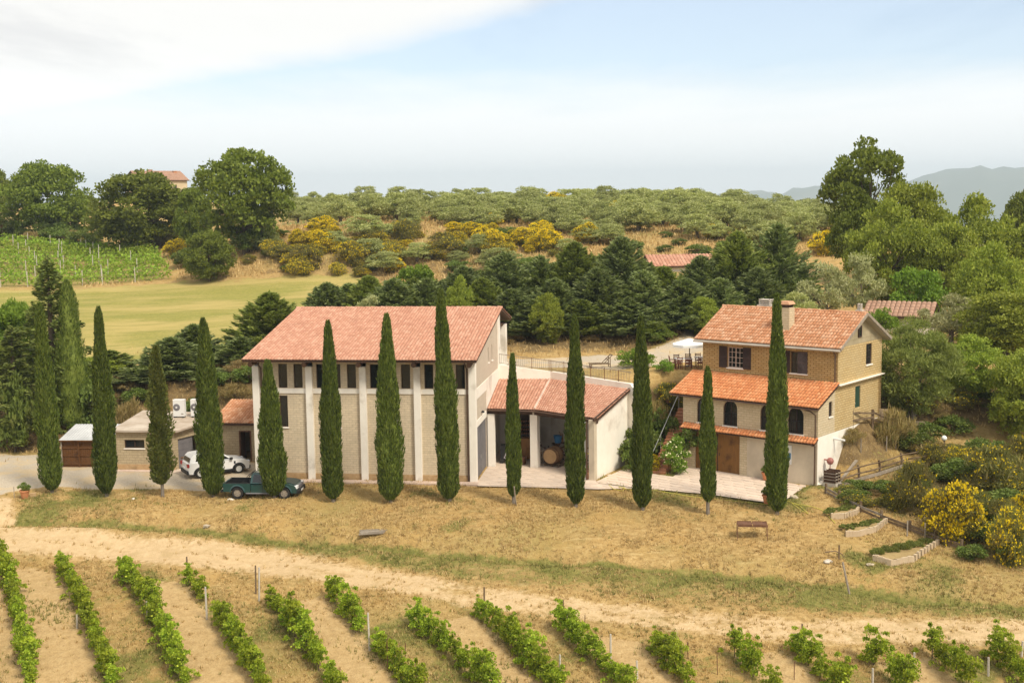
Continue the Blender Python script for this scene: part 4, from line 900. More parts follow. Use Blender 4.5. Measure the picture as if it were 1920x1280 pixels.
# paved patio before the house: separate flagstones
pat = MB(); pat.poly([v3(p, -.002) for p in PATIO][::-1]); pa = pat.build('patio', 'slab', None); tag(pa, kind='structure')
bm = bmesh.new(); bm.from_mesh(pa.data); bmesh.ops.triangulate(bm, faces=bm.faces[:]); bmesh.ops.recalc_face_normals(bm, faces=bm.faces[:]); bm.to_mesh(pa.data); bm.free()
rr = random.Random(8); stones = []
for k in range(8):
    m = MB(); n = 6; w, h = rr.uniform(.62, .85), rr.uniform(.5, .62)
    b = [(w/2*(1 if abs(math.cos(t)) < .01 else 1)*max(-1, min(1, 1.25*math.cos(t)))+rr.uniform(-.04, .04), h/2*max(-1, min(1, 1.25*math.sin(t)))+rr.uniform(-.04, .04)) for t in [2*math.pi*(j+.5)/n for j in range(n)]]
    m.hexa([(x, y, -.01) for x, y in b], [(x*.985, y*.985, .009) for x, y in b]); stones.append(m.mesh('flagstone', 'slab'))
def flags(parent, poly, base, yaw, inset=.2):
    xs = [p[0] for p in poly]; ys = [p[1] for p in poly]; c_, s_ = math.cos(yaw), math.sin(yaw); cx, cy = np.mean(xs), np.mean(ys)
    P_ = []
    for j in range(-40, 41):
        for i in range(-40, 41):
            x, y = (i+.5*(j % 2))*.82+rr.uniform(-.03, .03), j*.6+rr.uniform(-.02, .02); P_.append((cx+c_*x-s_*y, cy+s_*x+c_*y))
    P_ = np.array(P_); ok = poly_mask(P_[:, 0], P_[:, 1], poly) & (poly_dist(P_[:, 0], P_[:, 1], poly, True) > inset)
    for p in P_[ok]:
        o = link('flagstone', rr.choice(stones), parent, (p[0], p[1], base+rr.uniform(-.004, .004)), yaw+rr.uniform(-.05, .05)+math.pi*rr.randint(0, 1))
        o.scale = (rr.uniform(.92, 1.04), rr.uniform(.92, 1.02), 1)
flags(pa, [tuple(p) for p in PATIO], .012, FH.yaw)
flags(fl, [tuple(p) for p in APRON[:1]]+[tuple(FB.w(15.05, 4.6)[:2]), (1.6, 81.6), (5.2, 77.9)]+[tuple(p) for p in APRON[5:]], .024, FB.yaw)

# brick staircase climbing between portico and house
ST = thing('brick_staircase', 'red brick garden stairs climbing the bank beside the house', 'stairs', (0, 0, 0))
A_, B_ = np.array([9.75, 79.6, 0.]), np.array([12.35, 84.6, 3.6]); n = 19; dd = (B_-A_)[:2]; dd /= np.linalg.norm(dd); pp = np.array([-dd[1], dd[0]])
stp = MB(); stp.box(-.5, .5, -.19, .19, -.5, 0)
sm = stp.mesh('step', 'step')
for i in range(n):
    p = A_+(B_-A_)*(i/n); o = link('step', sm, ST, (p[0], p[1], .14+p[2]), math.atan2(-dd[0], dd[1])); o.rotation_euler = (0, rr.uniform(-.01, .01), math.atan2(-dd[0], dd[1]))
A2, B2 = np.array([11.6, 86.2, 4.2]), np.array([10.1, 89.6, 5.7]); d2_ = (B2-A2)[:2]/np.linalg.norm((B2-A2)[:2])
for i in range(9):
    p = A2+(B2-A2)*(i/9); o = link('step', sm, ST, (p[0], p[1], p[2]), math.atan2(-d2_[0], d2_[1]))
m = MB(); e = A_[:2]+pp*.6; f_ = B_[:2]+pp*.6; m.tube([(e[0], e[1], 1.0), (f_[0], f_[1], 4.55)], .025, 6); m.build('handrail', 'metal', ST)
for t in (0, .35, .7, 1):
    m = MB(); q_ = e+(f_-e)*t; m.bar((q_[0], q_[1], 3.6*t-.1), (q_[0], q_[1], 1.0+3.55*t), .03); m.build('rail_post', 'metal', ST)

# ------------------------------------------------------------------ low annex on the left
AN = thing('flat_roofed_annex', 'low block annex with sloping concrete roof slab and grey sliding door', 'annex', (0, 0, 0))
a, b, c, d = (np.array(p) for p in ((-27.75, 82.95), (-23.55, 82.5), (-21.0, 87.3), (-27.5, 89.0)))
def wpoly(mb, p, q_, z0, z1p, z1q, holes=(), t=.22):
    """wall between plan points p and q_ (outside on the right hand when walking p->q_), with openings given along its length"""
    p, q_ = np.array(p, float), np.array(q_, float); ln = np.linalg.norm(q_-p); u_ = (q_-p)/ln; inn = np.array([-u_[1], u_[0]])
    P = lambda s_, z, k=0: (*(p+u_*s_+inn*k), z); top = lambda s_: z1p+(z1q-z1p)*s_/ln
    A = sorted({0, ln, *[h[0] for h in holes], *[h[1] for h in holes]})
    for s0, s1 in zip(A[:-1], A[1:]):
        hh = [h for h in holes if h[0] <= s0+1e-6 and h[1] >= s1-1e-6]
        if not hh: mb.poly([P(s0, z0), P(s1, z0), P(s1, top(s1)), P(s0, top(s0))])
        else:
            h = hh[0]
            if h[2] > z0: mb.poly([P(s0, z0), P(s1, z0), P(s1, h[2]), P(s0, h[2])])
            mb.poly([P(s0, h[3]), P(s1, h[3]), P(s1, top(s1)), P(s0, top(s0))])
            for (x0, e0, x1, e1) in ((s0, h[2], s0, h[3]), (s1, h[3], s1, h[2]), (s0, h[3], s1, h[3]), (s1, h[2], s0, h[2])): mb.poly([P(x0, e0), P(x1, e1), P(x1, e1, t), P(x0, e0, t)])
    return P
m = MB(); P1 = wpoly(m, a, b, -.3, 2.72, 2.70, [(.6, 2.05, 1.55, 2.15)]); m.build('front_wall', 'annex_brick', AN)
m = MB(); P2 = wpoly(m, b, c, -.3, 2.70, 2.95, [(.35, 4.6, -.3, 2.15)]); m.build('door_wall', 'annex_brick', AN)
m = MB(); wpoly(m, c, d, -.3, 2.95, 3.0); wpoly(m, d, a, -.3, 3.0, 2.72); m.build('rear_walls', 'annex_brick', AN)
m = MB(); ex = np.array([[-.25, -.28], [.28, -.3], [.35, .2], [-.2, .2]]); cc = [a+ex[0], b+ex[1], c+ex[2], d+ex[3]]; zt4 = (2.78, 2.76, 3.02, 3.06)
m.hexa([v3(p, z-.03) for p, z in zip(cc, zt4)], [v3(p, z+.10) for p, z in zip(cc, zt4)]); m.build('roof_slab', 'old_slab', AN)
m = MB(); m.hexa([v3(p, z) for p, z in zip([a+[.0, -.02], b+[.02, -.02], b+[.02, .0], a+[0, 0]], (-.2,)*4)], [v3(p, .42) for p in (a+[.0, -.02], b+[.02, -.02], b+[.02, .0], a+[0, 0])]); m.build('plinth', 'plinth_stone', AN)
u_ = (b-a)/np.linalg.norm(b-a); wn = link('window', None, AN); 
m = MB(); q0, q1 = a+u_*.6, a+u_*2.05
for s0, s1, e0, e1 in ((0, 1.45, 1.55, 1.6), (0, 1.45, 2.1, 2.15), (0, .05, 1.6, 2.1), (1.4, 1.45, 1.6, 2.1), (.7, .75, 1.6, 2.1)):
    p, r_ = q0+u_*s0, q0+u_*s1; i0 = np.array([-u_[1], u_[0]]); m.hexa([v3(p+i0*.1, e0), v3(r_+i0*.1, e0), v3(r_+i0*.16, e0), v3(p+i0*.16, e0)], [v3(p+i0*.1, e1), v3(r_+i0*.1, e1), v3(r_+i0*.16, e1), v3(p+i0*.16, e1)])
bpy.data.objects.remove(wn); wn = m.build('window', 'dark_wood', AN); m = MB(); m.poly([v3(q0+i0*.14, 1.56), v3(q1+i0*.14, 1.56), v3(q1+i0*.14, 2.14), v3(q0+i0*.14, 2.14)]); m.build('pane', 'glass', wn)
m = MB(); p, r_ = q0-u_*.05-i0*.06, q1+u_*.05-i0*.06; m.hexa([v3(p, 1.48), v3(r_, 1.48), v3(r_+i0*.15, 1.48), v3(p+i0*.15, 1.48)], [v3(p, 1.555), v3(r_, 1.555), v3(r_+i0*.15, 1.555), v3(p+i0*.15, 1.555)]); m.build('sill', 'plaster', wn)
u2 = (c-b)/np.linalg.norm(c-b); i2 = np.array([-u2[1], u2[0]])
for s0, s1, k in ((.35, 1.9, .12), (3.3, 4.6, .12)):
    m = MB(); p, r_ = b+u2*s0+i2*k, b+u2*s1+i2*k; m.hexa([v3(p, 0), v3(r_, 0), v3(r_+i2*.06, 0), v3(p+i2*.06, 0)], [v3(p, 2.14), v3(r_, 2.14), v3(r_+i2*.06, 2.14), v3(p+i2*.06, 2.14)]); o = m.build('sliding_door', 'grey_door', AN)
    for kk in range(5):
        m = MB(); zz_ = .08+kk*.41; m.hexa([v3(p+u2*.06-i2*.015, zz_), v3(r_-u2*.06-i2*.015, zz_), v3(r_-u2*.06, zz_), v3(p+u2*.06, zz_)], [v3(p+u2*.06-i2*.015, zz_+.36), v3(r_-u2*.06-i2*.015, zz_+.36), v3(r_-u2*.06, zz_+.36), v3(p+u2*.06, zz_+.36)]); m.build('door_panel', 'grey_door', o)
m = MB(); m.hexa([v3(p, .012) for p in (b+[.0, -.9], b+[3.4, .9], c+[1.2, -1.2], b+u2*.2)], [v3(p, .06) for p in (b+[.0, -.9], b+[3.4, .9], c+[1.2, -1.2], b+u2*.2)]); tag(m.build('door_apron', 'slab', None), kind='structure')
m = MB(); m.hexa([v3(p, -.1) for p in (a+[-.2, -.55], b+[.1, -.6], b+[.1, -.03], a+[-.2, -.03])], [v3(p, .05) for p in (a+[-.2, -.55], b+[.1, -.6], b+[.1, -.03], a+[-.2, -.03])]); m.build('kerb_slab', 'mortar', AN)
# two outdoor units on its roof
for i, (x, lab) in enumerate(((-24.2, 'white air conditioner box on the annex roof, further from the winery'), (-22.93, 'white air conditioner box on the annex roof, nearer the winery'))):
    t = thing('air_conditioner', lab, 'air conditioner', (x, 86.5, 3.02), -.12, 'air conditioners on the annex roof')
    m = MB(); m.box(-.42, .42, -.2, .2, .12, 1.36); m.build('casing', 'ac_white', t, bevel=.02)
    m = MB(); m.lathe([(.26, 0), (.26, .012), (.20, .03), (.06, .03), (.05, 0)], 18); g = m.build('fan_grille', 'grey_door', t, (-.14, -.2, .8)); g.rotation_euler = (rad(90), 0, 0)
    m = MB(); m.lathe([(.07, .03), (.07, .05)], 12); q = m.build('fan_hub', 'ac_white', g)
    m = MB(); m.box(.18, .36, -.215, -.2, .3, .36); m.build('label_plate', 'grey_wood', t)
    for x_ in (-.32, .32): m = MB(); m.box(x_-.04, x_+.04, -.22, .22, 0, .12); m.build('foot', 'black', t)
# tiled link between annex and winery
LK = thing('tiled_link_building', 'small tiled lean-to with an open dark doorway between annex and winery', 'outbuilding', (0, 0, 0))
m = MB(); p0, p1 = np.array([-21.6, 85.75]), np.array([-17.0, 85.2]); ul = (p1-p0)/np.linalg.norm(p1-p0); il = np.array([-ul[1], ul[0]])
wpoly(m, p0, p1, -.3, 2.72, 2.72, [(1.95, 2.7, -.3, 2.12)]); wpoly(m, p1+il*4, p0+il*4, -.3, 3.6, 3.6); wpoly(m, p0+il*4, p0, -.3, 3.6, 2.7); m.build('walls', 'annex_brick', LK)
m = MB()
for s0, s1, e0, e1 in ((1.87, 1.95, -.1, 2.2), (2.7, 2.78, -.1, 2.2), (1.95, 2.7, 2.12, 2.2)):
    p, r_ = p0+ul*s0, p0+ul*s1; m.hexa([v3(p-il*.03, e0), v3(r_-il*.03, e0), v3(r_+il*.2, e0), v3(p+il*.2, e0)], [v3(p-il*.03, e1), v3(r_-il*.03, e1), v3(r_+il*.2, e1), v3(p+il*.2, e1)])
m.build('door_frame', 'rust', LK)
m = MB(); p, r_ = p0+ul*1.95+il*.15, p0+ul*1.99+il*.9; m.hexa([v3(p, 0), v3(p+ul*.05, 0), v3(r_+ul*.05, 0), v3(r_, 0)], [v3(p, 2.1), v3(p+ul*.05, 2.1), v3(r_+ul*.05, 2.1), v3(r_, 2.1)]); m.build('open_door', 'dark_wood', LK)
q4 = [p0-ul*.1-il*.35, p1-il*.35, p1+il*4.1, p0-ul*.1+il*4.1]; s_ = slab_roof(LK, v3(q4[0], 2.75), v3(q4[1], 2.75), v3(q4[2], 3.72), v3(q4[3], 3.72), .12, 'dark_wood'); tiles(s_, v3(q4[0], 2.8), v3(q4[1], 2.8), v3(q4[2], 3.78), v3(q4[3], 3.78), 'tile_old', .215, .36, seed=31)
# boarded pen with a sheet roof
PN = thing('boarded_shed', 'brown boarded shed with a pale sheet roof at the drive end', 'shed', (0, 0, 0))
p0, p1 = np.array([-32.0, 84.1]), np.array([-28.2, 83.85]); ul = (p1-p0)/np.linalg.norm(p1-p0); il = np.array([-ul[1], ul[0]]); ln = np.linalg.norm(p1-p0)
k = 0; s = 0.
while s < ln-.02:
    w = .155; m = MB(); p, r_ = p0+ul*s, p0+ul*min(s+w-.012, ln); m.hexa([v3(p, 0), v3(r_, 0), v3(r_+il*.03, 0), v3(p+il*.03, 0)], [v3(p, 1.9), v3(r_, 1.9), v3(r_+il*.03, 1.9), v3(p+il*.03, 1.9)]); m.build('plank', 'reed', PN); s += w
for z in (.25, .85, 1.4): m = MB(); m.bar(v3(p0-il*.03, z), v3(p1-il*.03, z), .05, .09); m.build('rail', 'reed', PN)
for s in (0, ln*.33, ln*.66, ln):
    m = MB(); m.bar(v3(p0+ul*s-il*.05, 0), v3(p0+ul*s-il*.05, 1.92), .08); m.build('post', 'reed' if s else 'grey_wood', PN)
m = MB(); wpoly(m, p1+il*2.6, p0+il*2.6, 0, 2.5, 2.5); wpoly(m, p0+il*2.6, p0, 0, 2.5, 1.9); m.build('boards', 'reed', PN)
m = MB(); n = 40; q0, q1 = p0-ul*.15-il*.2, p1+ul*.1-il*.2
for i in range(n):
    f0, f1 = q0+(q1-q0)*i/n, q0+(q1-q0)*(i+1)/n; h0, h1 = .03*(i % 2), .03*((i+1) % 2)
    m.poly([v3(f0, 1.95+h0), v3(f1, 1.95+h1), v3(f1+il*3, 2.58+h1), v3(f0+il*3, 2.58+h0)])
m.build('corrugated_roof', 'sheet', PN)
m = MB(); m.bar(v3(p0-ul*.15-il*.21, 1.93), v3(p1+ul*.1-il*.21, 1.93), .03, .1); m.build('fascia', 'reed', PN)

# ------------------------------------------------------------------ vehicles
def wheel(parent, x, y, r, w, rimm, spokes=5):
    m = MB(); m.lathe([(r*.62, -w/2), (r*.93, -w/2), (r, -w*.32), (r, w*.32), (r*.93, w/2), (r*.62, w/2)], 28, cap=False); t = m.build('tyre', 'rubber', parent, (x, y, r)); t.rotation_euler = (rad(90), 0, 0)
    m = MB(); m.lathe([(r*.63, -w*.3), (r*.63, w*.40), (r*.58, w*.42), (r*.52, w*.30), (.05, w*.3)], 24); ri = m.build('rim', rimm, t)
    m = MB()
    for i in range(spokes): a = 2*math.pi*i/spokes; m.bar((.02*math.cos(a), .02*math.sin(a), w*.36), (r*.56*math.cos(a), r*.56*math.sin(a), w*.38), r*.17, .04)
    m.lathe([(r*.16, w*.3), (r*.16, w*.42)], 10); m.build('spokes', 'rim' if rimm != 'grey_wood' else 'grey_wood', t); return t
def loft(mb, prof, ys, closed=True):
    """prof(y) -> list of (x,z); skin between neighbouring sections"""
    secs = [[(x, y, z) for x, z in prof(y)] for y in ys]
    for A, B in zip(secs[:-1], secs[1:]):
        n = len(A)
        for i in range(n): k = (i+1) % n; mb.poly([A[i], B[i], B[k], A[k]])
    mb.poly(secs[0]); mb.poly(secs[-1][::-1])
def suv():
    t = thing('white_suv', 'white compact SUV with black trim parked outside the annex', 'car'); hw = .88
    def arcs(xc, r=.40, n=8): return [(xc+r*math.cos(math.pi*i/n), .30+r*math.sin(math.pi*i/n)) for i in range(n+1)]
    def body(y):
        k = abs(y)/hw; ins = .05*k**4; dz = -.03*k**4
        return [(-2.12+ins, .34), (-2.17+ins, .62), (-2.12+ins, 1.02+dz), (-1.98+ins, 1.10+dz), (.62, 1.06+dz), (.95, 1.06+dz), (1.75, .97+dz), (2.05-ins, .84+dz), (2.16-ins, .62), (2.12-ins, .30)] + arcs(1.34)[0:] + [(.9, .26), (-.9, .26)] + arcs(-1.33) + [(-1.75, .30)]
    m = MB(); loft(m, body, [-hw, -hw*.97, -hw*.8, 0, hw*.8, hw*.97, hw]); m.build('body', 'white_paint', t)
    def gh(y):
        return [(-2.02, 1.06), (-1.90, 1.40), (-1.70, 1.60), (-.9, 1.66), (-.1, 1.64), (.22, 1.55), (.98, 1.06)]
    m = MB(); pro = gh(0); lo, hi = .84, .66; n = len(pro)
    yw = lambda z: lo-(lo-hi)*(z-1.06)/.6
    for i in range(n-1): (x0, z0), (x1, z1) = pro[i], pro[i+1]; m.poly([(x0, -yw(z0), z0), (x0, yw(z0), z0), (x1, yw(z1), z1), (x1, -yw(z1), z1)][::-1])
    for s in (-1, 1): q = [(x, s*yw(z), z) for x, z in pro]; m.poly(q if s < 0 else q[::-1])
    m.build('cabin', 'white_paint', t)
    for s in (-1, 1):
        for nm, pl in (('front_window', [(.05, 1.10), (.74, 1.10), (.18, 1.47), (.05, 1.50)]), ('rear_window', [(-.95, 1.10), (-.03, 1.10), (-.03, 1.51), (-.95, 1.53)]), ('quarter_window', [(-1.62, 1.16), (-1.05, 1.12), (-1.05, 1.52), (-1.45, 1.47)])):
            m = MB(); q = [(x, s*(yw(z)+.008), z) for x, z in pl]; m.poly(q if s < 0 else q[::-1]); m.build(nm, 'car_glass', t)
        m = MB(); m.box(-.85, .92, min(s*.895, s*.86), max(s*.895, s*.86), .24, .40); m.build('sill_trim', 'black', t)
        for xc in (1.34, -1.33):
            m = MB(); pts = arcs(xc, .40, 12); pto = arcs(xc, .47, 12)
            for i in range(12): a_, b_, c_, d_ = pts[i], pts[i+1], pto[i+1], pto[i]; q = [(a_[0], s*.892, a_[1]), (b_[0], s*.892, b_[1]), (c_[0], s*.888, c_[1]), (d_[0], s*.888, d_[1])]; m.poly(q if s > 0 else q[::-1])
            m.build('arch_trim', 'black', t)
        m = MB(); m.box(.70, .90, min(s*.88, s*1.05), max(s*.88, s*1.05), 1.05, 1.2); m.build('mirror', 'black', t, bevel=.02)
        m = MB(); m.box(-1.5, -.1, min(s*.60, s*.63), max(s*.60, s*.63), 1.68, 1.72); m.build('roof_rail', 'black', t)
        m = MB(); m.box(-2.19, -2.05, min(s*.66, s*.885), max(s*.66, s*.885), .80, 1.03); m.build('tail_light', 'red_lens', t)
        m = MB(); m.box(1.92, 2.13, min(s*.55, s*.86), max(s*.55, s*.86), .70, .83); m.build('headlight', 'lamp_glass', t)
        for x, z in ((-.98, .95), (.02, .95)): m = MB(); m.box(x, x+.18, min(s*.885, s*.91), max(s*.885, s*.91), z, z+.03); m.build('door_handle', 'black', t)
        m = MB(); m.box(1.0, 1.12, min(s*.884, s*.895), max(s*.884, s*.895), .72, .90); m.build('side_vent', 'black', t)
    m = MB(); m.poly([(.27, -.64, 1.53), (.27, .64, 1.53), (.94, .80, 1.095), (.94, -.80, 1.095)][::-1]); o = m.build('windscreen', 'car_glass', t); o.location = (.012, 0, .012)
    m = MB(); m.poly([(-2.0, -.74, 1.12), (-2.0, .74, 1.12), (-1.91, .66, 1.40), (-1.91, -.66, 1.40)]); o = m.build('rear_screen', 'car_glass', t); o.location = (-.012, 0, 0)
    m = MB(); m.box(2.02, 2.19, -.55, .55, .55, .72); m.build('grille', 'black', t)
    m = MB(); m.box(2.0, 2.2, -.8, .8, .25, .5); m.box(-2.2, -2.02, -.8, .8, .3, .56); m.build('bumper_trim', 'black', t, bevel=.03)
    m = MB(); m.box(-2.21, -2.17, -.26, .26, .66, .77); m.build('number_plate', 'white_plastic', t)
    for x, y in ((1.34, -.80), (-1.33, -.80), (1.34, .80), (-1.33, .80)):
        w = wheel(t, x, y, .34, .22, 'rim', 5)
        if y < 0: w.rotation_euler = (rad(90), 0, 0)
        else: w.rotation_euler = (rad(-90), 0, 0)
    return t
def pickup():
    t = thing('green_pickup', 'dark green double cab pickup parked between the cypresses', 'pickup'); hw = .86
    def arcs(xc, r=.44, n=8): return [(xc+r*math.cos(math.pi*i/n), .40+r*math.sin(math.pi*i/n)) for i in range(n+1)]
    def body(y):
        k = abs(y)/hw; ins = .06*k**4; dz = -.03*k**4
        return [(-.62, .95+dz), (.66, .99+dz), (.98, 1.03+dz), (1.9, .98+dz), (2.28-ins, .86+dz), (2.38-ins, .62), (2.34-ins, .38)] + arcs(1.52) + [(1.0, .36), (-.62, .36)]
    m = MB(); loft(m, body, [-hw, -hw*.96, -hw*.8, 0, hw*.8, hw*.96, hw]); m.build('body', 'green_paint', t)
    m = MB(); pts = lambda y: [(1.0, 1.035), (1.88, .99), (2.22, .89), (2.22, .87), (1.0, .9)]; loft(m, pts, [-.70, -.55, .55, .70]); m.build('bonnet', 'dark_green_paint', t, (0, 0, .022))
    # load bed: open box
    bx0, bx1 = -2.42, -.66
    for s in (-1, 1):
        m = MB(); q = [(bx0, .45), (bx0, .98), (bx1, .98), (bx1, .42), (-1.0, .42)]+arcs(-1.50)+[(-2.0, .45)]
        ys_ = (s*hw, s*(hw-.07)); A = [(x, ys_[0], z) for x, z in q]; B = [(x, ys_[1], z) for x, z in q]
        for i in range(len(q)): k = (i+1) % len(q); m.poly([A[i], A[k], B[k], B[i]])
        m.poly(A if s > 0 else A[::-1]); m.poly(B if s < 0 else B[::-1]); m.build('bed_side', 'green_paint', t)
        m = MB(); m.box(bx0, bx1, min(s*hw, s*(hw-.09)), max(s*hw, s*(hw-.09)), .985, 1.0); m.build('bed_rail', 'black', t)
        for xc in (1.52, -1.50):
            m = MB(); pi_, po = arcs(xc, .44, 12), arcs(xc, .52, 12)
            for i in range(12): q = [(pi_[i][0], s*.90, pi_[i][1]), (pi_[i+1][0], s*.90, pi_[i+1][1]), (po[i+1][0], s*.87, po[i+1][1]), (po[i][0], s*.87, po[i][1])]; m.poly(q if s > 0 else q[::-1])
            m.build('arch_flare', 'green_paint', t)
    m = MB(); m.box(bx0-.03, bx0+.05, -.78, .78, .45, .98); m.build('tailgate', 'green_paint', t); m = MB(); m.box(bx0+.05, bx1, -.79, .79, .52, .56); m.build('bed_floor', 'black', t)
    m = MB(); m.box(bx1-.04, bx1, -.79, .79, .5, .99); m.build('bed_front', 'black', t)
    m = MB(); m.box(bx0+.05, bx1-.04, -.79, -.775, .5, .98); m.box(bx0+.05, bx1-.04, .775, .79, .5, .98); m.box(bx0+.05, bx0+.07, -.775, .775, .5, .98); m.build('bed_liner', 'black', t)
    m = MB()
    for y in (-.7, .7): m.tube([(-.72, y, .98), (-.75, y, 1.52), (-1.25, y, 1.0)], .025, 8)
    m.tube([(-.75, -.7, 1.52), (-.75, .7, 1.52)], .025, 8); m.build('roll_bar', 'black', t)
    m = MB(); m.box(bx0-.2, bx0-.05, -.82, .82, .40, .52); m.build('rear_bumper', 'black', t, bevel=.02)
    pro = [(-.66, .98), (-.60, 1.50), (-.45, 1.66), (.2, 1.68), (.45, 1.60), (1.06, 1.02)]; lo, hi = .83, .66; yw = lambda z: lo-(lo-hi)*(z-.98)/.7
    m = MB()
    for (x0, z0), (x1, z1) in zip(pro[:-1], pro[1:]): m.poly([(x0, -yw(z0), z0), (x0, yw(z0), z0), (x1, yw(z1), z1), (x1, -yw(z1), z1)][::-1])
    for s in (-1, 1): q = [(x, s*yw(z), z) for x, z in pro]; m.poly(q if s < 0 else q[::-1])
    m.build('cab', 'green_paint', t)
    for s in (-1, 1):
        for nm, pl in (('rear_window', [(-.52, 1.06), (.10, 1.06), (.10, 1.52), (-.44, 1.52)]), ('front_window', [(.20, 1.06), (.84, 1.06), (.44, 1.48), (.20, 1.52)])):
            m = MB(); q = [(x, s*(yw(z)+.008), z) for x, z in pl]; m.poly(q if s < 0 else q[::-1]); m.build(nm, 'car_glass', t)
        m = MB(); m.box(2.12, 2.37, min(s*.50, s*.84), max(s*.50, s*.84), .66, .86); m.build('headlight', 'lamp_glass', t, bevel=.02)
        m = MB(); m.box(.80, 1.0, min(s*.86, s*1.05), max(s*.86, s*1.05), 1.03, 1.2); m.build('mirror', 'black', t, bevel=.02)
        for x in (-.42, .3): m = MB(); m.box(x, x+.17, min(s*.86, s*.89), max(s*.86, s*.89), .88, .92); m.build('door_handle', 'black', t)
        m = MB(); m.box(.14, .155, min(s*.862, s*.864), max(s*.862, s*.864), .42, 1.0); m.build('door_gap', 'black', t)
        m = MB(); m.tube([(-.95, s*.86, .36), (.95, s*.86, .36)], .05, 8); m.build('side_step', 'grey_door', t)
    m = MB(); m.poly([(.48, -.64, 1.575), (.48, .64, 1.575), (1.02, .79, 1.06), (1.02, -.79, 1.06)][::-1]); m.build('windscreen', 'car_glass', t, (.012, 0, .012))
    m = MB(); m.box(2.28, 2.42, -.48, .48, .64, .84); m.build('grille', 'grey_door', t); m = MB(); m.box(2.2, 2.46, -.84, .84, .36, .62); m.build('front_bumper', 'black', t, bevel=.05)
    m = MB(); m.box(2.455, 2.475, -.26, .26, .42, .53); m.build('number_plate', 'white_plastic', t)
    for x, y in ((1.52, -.76), (-1.50, -.76), (1.52, .76), (-1.50, .76)):
        w = wheel(t, x, y, .37, .25, 'grey_wood', 6); w.rotation_euler = (rad(90 if y < 0 else -90), 0, 0)
    return t
sv = suv(); a_, b_ = bz(374.5, 896, 0), bz(448.5, 886.5, 0); h = math.atan2(b_[1]-a_[1], b_[0]-a_[0]); mid = (a_+b_)/2; off = np.array([-math.sin(h), math.cos(h), 0])*.80
sv.location = tuple(mid+off+[0, 0, .0]); sv.rotation_euler = (0, 0, h)
pk = pickup(); a_, b_ = bz(450, 929, 0), bz(529.5, 931, -.05); h = math.atan2(b_[1]-a_[1], b_[0]-a_[0]); mid = (a_+b_)/2; off = np.array([-math.sin(h), math.cos(h), 0])*.76
pk.location = (mid[0]+off[0], mid[1]+off[1], gz1(mid[0]+off[0], mid[1]+off[1])+.02); pk.rotation_euler = (0, 0, h)

# ------------------------------------------------------------------ things under the portico
def barrel(name, label, loc, rot, L_=1.1, r=.56):
    t = thing(name, label, 'barrel', loc, 0); t.rotation_euler = rot
    m = MB(); n = 20
    prof = [(r*(.82+.18*math.sin(math.pi*i/8)), L_*i/8-L_/2) for i in range(9)]; m.lathe(prof, n); m.build('staves', 'barrel', t, smooth=False)
    for z in (-.46, -.25, .25, .46): rr_ = r*(.82+.18*math.cos(math.pi*z))+.012; m = MB(); m.lathe([(rr_, z*L_-.03), (rr_, z*L_+.03)], n); m.build('hoop', 'rust', t)
    m = MB(); m.lathe([(r*.78, L_/2+.002), (r*.78, L_/2+.006)], n); m.build('head', 'barrel_head', t); return t
barrel('wine_barrel', 'big old oak barrel lying on its side under the portico', (2.78, 82.5, .74), (rad(90), 0, rad(-28)), 1.15, .62)
m = MB()
for k in range(6): m.box(-.6, .6, -.5+k*.18, -.5+k*.18+.11, .1, .13)
for x in (-.55, 0, .5): m.box(x, x+.08, -.5, .5, 0, .1)
pl = m.mesh('pallet', 'fence_wood')
o = link('pallet', pl, None, (2.85, 82.45, .03), -.5); tag(o, 'dark wooden pallet lying under the old barrel', 'pallet')
t = thing('slatted_pallet', 'pale slatted pallet leaning on the clutter beside the barrel', 'pallet', (1.95, 83.1, .05), -.25); t.rotation_euler = (rad(24), 0, -.25)
for k in range(7): m = MB(); m.box(-.45+k*.14, -.45+k*.14+.08, -.02, .01, 0, 1.2); m.build('slat', 'grey_wood', t)
for z in (.1, .6, 1.1): m = MB(); m.box(-.46, .48, .01, .07, z-.04, z+.04); m.build('batten', 'fence_wood', t)
rr = random.Random(17)
def junk(name, label, cat, loc, mats, n, sx, sy, sz):
    t = thing(name, label, cat, loc, rr.uniform(-.4, .4))
    for i in range(n):
        m = MB(); a_ = Vector((rr.uniform(-sx, sx), rr.uniform(-sy, sy), rr.uniform(.02, sz))); d_ = Vector((rr.uniform(-1, 1), rr.uniform(-.6, .6), rr.uniform(-.25, .5))).normalized()*rr.uniform(.3, .9)
        m.bar(a_, a_+d_, rr.uniform(.04, .2), rr.uniform(.03, .14)); m.build('scrap_piece', rr.choice(mats), t)
    return t
junk('scrap_heap', 'heap of dark timber and farm scrap behind the barrel', 'scrap heap', (2.9, 84.2, 0), ['fence_wood', 'rust', 'grey_wood', 'dark_wood', 'black'], 46, 1.3, .6, 1.25)
m = MB(); m.lathe([(.22, 0), (.30, .5), (.33, .52), (.29, .5), (.2, .05)], 16); o = m.build('blue_tub', 'blue_plastic', None, (3.15, 83.9, 1.32)); tag(o, 'bright blue plastic tub on top of the scrap heap', 'tub')
m = MB()
for k in range(3): m.bar((0, 0, 0), (-.25+.12*k, .05, .75-.08*k), .05)
o = m.build('wooden_stakes', 'wood', None, (3.5, 84.0, 1.35)); tag(o, 'orange wooden stakes sticking up beside the blue tub', 'stakes')
t = thing('wooden_cupboard', 'honey coloured wooden cupboard behind the middle portico pillar', 'cupboard', (1.1, 84.2, 0), -.2)
m = MB(); m.box(-.5, .5, -.28, .28, .22, 1.65); m.build('carcass', 'wood', t)
